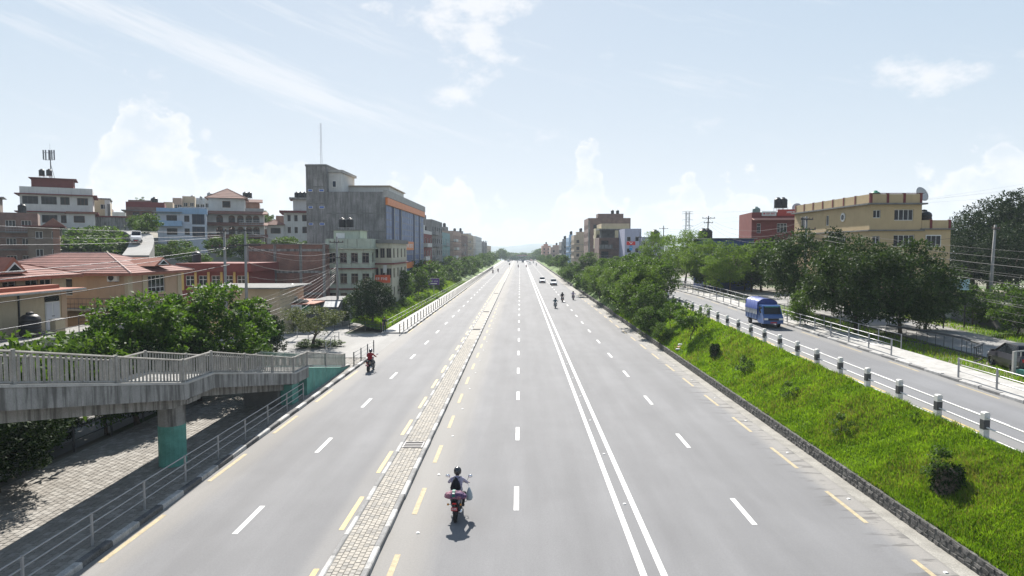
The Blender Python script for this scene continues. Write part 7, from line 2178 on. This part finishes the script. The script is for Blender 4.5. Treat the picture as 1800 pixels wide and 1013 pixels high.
# ---- cars
def car(label, loc, rz, pn, L=4.1, Wd=1.75, H=1.5, cat='car', name='car', group=None, suv=False):
    t = thing(name, label, cat, loc, rz, group)
    hl, hw = L / 2, Wd / 2
    zb = .28 if suv else .2
    b = MB()   # lower body lofted along y; front is +y
    secs = [(-hl, .80, .36, .86), (-hl + .12, .93, zb, 1.0), (-hl * .5, 1, zb, .98), (hl * .35, 1, zb, .95), (hl - .45, .97, zb, .88), (hl - .06, .86, .26, .74), (hl, .74, .36, .62)]
    for (y, f, z0, z1) in secs:
        k = H / 1.5
        for (fx, fz) in ((-.86, 0), (-1, .3), (-1, .62), (-.9, 1), (.9, 1), (1, .62), (1, .3), (.86, 0)): b.v.append((fx * hw * f, y, (z0 + (z1 - z0) * fz) * k))
    n = 8
    for i in range(len(secs) - 1):
        for q in range(n): b.f.append([i * n + q, i * n + (q + 1) % n, (i + 1) * n + (q + 1) % n, (i + 1) * n + q]); b.m.append(0)
    b.f += [list(range(n)), list(range(n * (len(secs) - 1), n * len(secs)))]; b.m += [0, 0]
    b.build('body', pn, t, smooth=False)
    g_ = MB(); cs = [(-hl + .35, .84, .93), (-hl + .75, .70, H - .05), (hl * .05, .72, H), (hl * .52, .88, .92)]
    if suv: cs[1] = (-hl + .5, .74, H - .03)
    for (y, f, z) in cs: g_.v += [(-hw * f, y, z), (hw * f, y, z)]
    base = [(-hw * .93, -hl + .35, .88), (hw * .93, -hl + .35, .88), (-hw * .93, hl * .52, .88), (hw * .93, hl * .52, .88)]
    # glasshouse: side, front and rear panes
    v = g_.v; o0 = len(v); g_.v += base
    g_.f += [[0, 1, 3, 2], [4, 5, 7, 6], [0, 2, 4, 6], [1, 3, 5, 7]]; g_.m += [0] * 4
    gl = g_.build('glasshouse', M_glass, t)
    MB().add([(-hw * .70, cs[1][0] - .03, H - .06), (hw * .70, cs[1][0] - .03, H - .06), (hw * .72, cs[2][0] + .03, H - .01), (-hw * .72, cs[2][0] + .03, H - .01),
              (-hw * .66, cs[1][0] + .05, H + .03), (hw * .66, cs[1][0] + .05, H + .03), (hw * .68, cs[2][0] - .05, H + .04), (-hw * .68, cs[2][0] - .05, H + .04)],
             [(4, 5, 6, 7), (0, 1, 5, 4), (1, 2, 6, 5), (2, 3, 7, 6), (3, 0, 4, 7)]).build('roof', pn, t)
    for s in (-1, 1):
        MB().tube([(s * hw * .90, cs[3][0], .92), (s * hw * .73, cs[2][0], H)], .035, 5).build('pillar', pn, t)
        MB().tube([(s * hw * .86, cs[0][0], .92), (s * hw * .71, cs[1][0], H - .04)], .05, 5).build('pillar', pn, t)
        MB().box(min(s * hw * .5, s * hw * .8), max(s * hw * .5, s * hw * .8), hl - .1, hl - .02, .62, .74).build('headlight', M_lampw, t)
        MB().box(min(s * hw * .55, s * hw * .8), max(s * hw * .55, s * hw * .8), -hl - .01, -hl + .1, .68, .86).build('tail_light', M_tail, t)
        MB().box(min(s * hw, s * (hw + .16)), max(s * hw, s * (hw + .16)), cs[3][0] - .25, cs[3][0] - .12, .92, 1.05).build('wing_mirror', pn, t)
    MB().box(-hw * .48, hw * .48, hl - .02, hl + .01, .42, .60).build('grille', M_black, t)
    MB().box(-hw * .8, hw * .8, hl - .12, hl + .015, .22, .36).build('bumper', M_black, t)
    MB().box(-.24, .24, hl + .011, hl + .02, .36, .46).build('number_plate', M_plate, t)
    for s in (-1, 1):
        for y in (-hl * .62, hl * .62):
            w = obj('wheel', MB().tube([(-.08, 0, 0), (.08, 0, 0)], .06, 8).mesh('hub', M_steel), t, (s * (hw - .1), y, .31)); obj('tyre', CAR_T, w); obj('rim', CAR_R, w)
    return t
CAR_T, CAR_R = wheel_meshes(.31, .2, M_steel)
Wp = paint('white', (.62, .62, .62))
def cput(u, v, rz, label, pn, **kw):
    a = put(u, v); y = a.y + kw.get('L', 4.1) / 2
    return car(label, (a.x, y, zm(y)), rz, pn, **kw)
cput(953.5, 498.0, B, 'white oncoming car beside the double white line', Wp, L=4.2, H=1.6)
cput(973.7, 502.3, B, 'white oncoming hatchback in the outer lane with black lower grille', paint('white2', (.60, .61, .62)), L=4.3, H=1.62, suv=True)
cput(893.8, 460.9, 0, 'far white car in the left carriageway', Wp)
cput(931.3, 465.0, B, 'far white oncoming car past the double line', Wp)
cput(927.4, 460.2, B, 'very far white oncoming car near the crest', Wp)
cput(914.0, 458.6, 0, 'very far white car going away on the crest', Wp)
cput(919.2, 462.0, 0, 'far grey boxy van going away in the middle lane', paint('greyvan', (.25, .28, .29)), L=4.4, H=2.1, name='van', cat='van', suv=True)
cput(934.0, 458.9, B, 'very far red car near the crest', paint('redfar', (.3, .05, .05)))
# white minivan on the hill lane
lane = MB()
pts = [on_y(u_, v_, y_) for (u_, v_, y_) in ((238, 449, 95), (246, 436, 102), (250, 424, 108), (249, 414, 114), (240, 408, 121), (226, 405, 129))]
for (a0, a1) in zip(pts[:-1], pts[1:]):
    q = [Vector((a0.x - 2.0, a0.y, a0.z)), Vector((a0.x + 2.0, a0.y, a0.z)), Vector((a1.x + 2.0, a1.y, a1.z)), Vector((a1.x - 2.0, a1.y, a1.z))]
    lane.quad(*q, 0)
    for i, j in ((0, 3), (1, 2), (0, 1)):
        lane.quad(q[i], q[j], Vector((q[j].x, q[j].y, -.2)), Vector((q[i].x, q[i].y, -.2)), 1)
struct(lane.build('hill_lane', [M_lane, M_conc_d]))
yv = 106.0; pv = on_y(237, 434, yv)
car('white minivan parked on the curved hill lane', (np.interp(yv, [p_.y for p_ in pts], [p_.x for p_ in pts]) - .8, yv, np.interp(yv, [p_.y for p_ in pts], [p_.z for p_ in pts])), B + R(28), Wp, L=3.9, Wd=1.6, H=2.0, name='minivan', cat='van', suv=True)
# parked dark car roof seen over the wall on the right street
car('dark parked car half hidden behind the low wall at the right side street', (28.6, 37.6, zr(38)), R(-12), paint('darkcar', (.02, .02, .025)), L=3.9)

# ---- blue mini truck with tarpaulin
def truck():
    fx, fy = 21.05, 54.3
    t = thing('mini_truck', 'blue mini truck with blue tarpaulin over its load bed', 'truck', (fx, fy + 2.2, zr(fy + 2.2) + .012), B)
    pn = paint('truck_blue', (.03, .085, .24))
    hw = .82
    # cab: side profile extruded, front at +y (2.2)
    b = MB(); prof = [(2.12, .34), (2.2, .55), (2.17, .86), (1.98, 1.05), (1.62, 1.78), (1.45, 1.86), (.78, 1.86), (.74, .45), (1.1, .34)]
    n = len(prof)
    for s in (-1, 1):
        for (y, z) in prof: b.v.append((s * hw * (1 if z < 1.1 else .92), y, z))
    b.f += [list(range(n)), list(range(2 * n - 1, n - 1, -1))] + [[i, i + n, (i + 1) % n + n, (i + 1) % n] for i in range(n)]; b.m += [0] * (n + 2)
    cab = b.build('cab', pn, t)
    MB().add([(-hw * .86, 1.955, 1.14), (hw * .86, 1.955, 1.14), (hw * .80, 1.665, 1.74), (-hw * .80, 1.665, 1.74), (-hw * .86, 1.985, 1.15), (hw * .86, 1.985, 1.15), (hw * .80, 1.695, 1.75), (-hw * .80, 1.695, 1.75)],
             [(4, 5, 6, 7), (0, 1, 5, 4), (1, 2, 6, 5), (2, 3, 7, 6), (3, 0, 4, 7)]).build('windscreen', M_glass, cab)
    MB().box(-hw * .7, hw * .7, 1.70, 1.72, 1.70, 1.745).build('sun_strip', mat('strip_green', (.05, .3, .2), .5, .1), cab)
    for s in (-1, 1):
        MB().prism([(.92, 1.12), (1.82, 1.12), (1.55, 1.7), (.95, 1.7)], s * hw * .94 - .01, s * hw * .94 + .012, 0, 'x').build('side_window', M_glass, cab)
        MB().box(min(s * .46, s * .76), max(s * .46, s * .76), 2.16, 2.215, .66, .82).build('headlight', M_lampw, t)
        MB().box(min(s * .765, s * .815), max(s * .765, s * .815), 2.1, 2.205, .68, .8).build('indicator', M_amber, t)
        MB().prism([(.95, 1.02), (1.2, 1.02), (1.2, 1.06), (.95, 1.06)], s * hw * 1.0 - .005, s * hw + .02, 0, 'x').build('door_handle', M_black, cab)
        m_ = MB().tube([(s * .8, 1.8, 1.2), (s * .98, 1.86, 1.3)], .012, 5).build('wing_mirror', M_black, t); MB().box(s * .98 - .05, s * .98 + .05, 1.84, 1.87, 1.2, 1.42).build('mirror_head', M_black, m_)
    MB().box(-.42, .42, 2.195, 2.215, .62, .78).build('grille', M_black, t)
    MB().box(-.8, .8, 2.12, 2.24, .36, .52).build('bumper', pn, t)
    MB().box(-.26, .26, 2.241, 2.255, .4, .5).build('number_plate', M_plate, t)
    MB().box(-.7, .7, -2.2, 1.9, .42, .54).build('chassis', M_dark, t)
    bed = MB().box(-hw, hw, -2.2, .68, .56, .66)
    bed.box(-hw, -hw + .05, -2.2, .68, .66, .98); bed.box(hw - .05, hw, -2.2, .68, .66, .98); bed.box(-hw + .05, hw - .05, -2.2, -2.15, .66, .98); bed.box(-hw + .05, hw - .05, .63, .68, .66, .98)
    bed.build('load_bed', pn, t)
    for k in range(5): 
        for s in (-1, 1): MB().box(min(s * hw, s * (hw + .025)), max(s * hw, s * (hw + .025)), -2.1 + .65 * k, -2.04 + .65 * k, .58, .97).build('stake', pn, t)
    # tarpaulin: arched, sagging between hoops
    b = MB(); ny, nx = 26, 17
    for j in range(ny + 1):
        y = -2.22 + 3.0 * j / ny
        for i in range(nx + 1):
            q = i / nx * 2 - 1
            sag = .07 * abs(math.sin(j / ny * math.pi * 3)) if j not in (0, ny) else 0
            z = 2.34 - .30 * abs(q) ** 2.6 - sag * (1 - q * q) + .03 * mnoise.noise(Vector((q * 3, y * 3, 0)))
            x = q * (hw + .04)
            if i in (0, nx): z = 1.42 + .04 * mnoise.noise(Vector((y * 2, q, 3))); x = q * (hw + .07 + .03 * mnoise.noise(Vector((y * 3, q, 1))))
            b.v.append((x, y, z))
    w_ = nx + 1
    for j in range(ny):
        for i in range(nx): b.f.append([j * w_ + i, j * w_ + i + 1, (j + 1) * w_ + i + 1, (j + 1) * w_ + i]); b.m.append(0)
    M_tarp = mat('tarpaulin_blue', (.03, .055, .22), .45, .2, 4, spec=.4)
    tp = b.build('tarpaulin', M_tarp, t, smooth=True)
    for y in (-2.2, .74):
        e = MB(); vs = [(q * (hw + .03), y, 2.32 - .30 * abs(q) ** 2.6) for q in np.linspace(-1, 1, 13)]
        e.add(vs + [(hw + .03, y, .98), (-hw - .03, y, .98)], [tuple(range(15))]); e.build('tarpaulin_end', M_tarp, tp)
    for s in (-1, 1):
        e = MB(); 
        for k in range(15):
            y = -2.15 + 2.85 * k / 14; dx = .025 * math.sin(k * 1.9)
            e.v += [(s * (hw + .02 + dx), y, .99), (s * (hw + .03 + dx), y, 1.46)]
        for k in range(14): e.f.append([2 * k, 2 * k + 2, 2 * k + 3, 2 * k + 1]); e.m.append(0)
        e.build('clear_side_sheet', mat('sheet_clear_grey', (.30, .32, .35), .35, .3, 3), tp, smooth=True)
    for s in (-1, 1):
        for y in (-1.35, 1.5):
            w = obj('wheel', MB().tube([(-.08, 0, 0), (.08, 0, 0)], .06, 8).mesh('hub', M_steel), t, (s * .68, y, .29)); o1 = obj('tyre', CAR_T, w); o2 = obj('rim', CAR_R, w); o1.scale = o2.scale = (.85, .93, .93)
truck()
# ---- pedestrians by the shops
a = on_z(570, 549, .1); person(stand_me, 'person in navy top walking past the shop shutters', (a.x, a.y, .0), R(160), None, None, None, mat('hair_black', (.012, .011, .01), .5, .1), (0, .02, 1.63))
a = on_z(563, 548, .1); person(stand_me, 'person in black beside the green shutters', (a.x, a.y + .6, .0), R(200), [M_skin, cloth('black9', (.015, .015, .018)), M_trou, M_shoe], None, None, mat('hair_black', (0, 0, 0)), (0, .02, 1.63))
a = on_z(676, 584, .15); person(stand_me, 'person in dark clothes standing at the verge railing end', (a.x, a.y, .15), R(200), [M_skin, cloth('dark10', (.02, .02, .03)), M_trou, M_shoe], None, None, mat('hair_black', (0, 0, 0)), (0, .02, 1.63))

# dark bowed railing round the trees at the side street
t = thing('curved_railing', 'black bowed railing round the big dark trees at the side street', 'railing', (29.0, 40, zr(40)))
pts = [(-1.6, 9, 0), (-.4, 6, 0), (.0, 3, 0), (-.5, .4, 0), (-1.8, -.8, 0)]
cv = [Vector(pts[0]).lerp(Vector(pts[1]), k / 4) for k in range(4)] + [Vector(pts[1]).lerp(Vector(pts[2]), k / 4) for k in range(4)] + [Vector(pts[2]).lerp(Vector(pts[3]), k / 4) for k in range(4)] + [Vector(pts[3]).lerp(Vector(pts[4]), k / 4) for k in range(5)]
for h, r_ in ((1.0, .07), (.1, .05)): MB().tube([p_ + Vector((0, 0, h + zr(40 + p_.y) - zr(40))) for p_ in cv], r_, 6).build('rail', M_rail_k, t)
for p_ in cv: MB().cyl(p_, p_ + Vector((0, 0, 1.0)), .02, n=5).build('baluster', M_rail_k, t)
# ---------------------------------------------------------------- haze: closed box of pale air round everything
def haze():
    m = bpy.data.materials.new('pale_air'); m.use_nodes = True
    t = m.node_tree; t.nodes.clear()
    v = t.nodes.new('ShaderNodeVolumePrincipled')
    v.inputs['Color'].default_value = (0.66, 0.76, 0.86, 1)
    v.inputs['Density'].default_value = 0.00024
    v.inputs['Anisotropy'].default_value = 0.1
    o = t.nodes.new('ShaderNodeOutputMaterial')
    t.links.new(v.outputs[0], o.inputs['Volume'])
    b = MB().box(-3100, 3100, -70, 4100, -75, 125)
    stuff(b.build('haze', m))
haze()
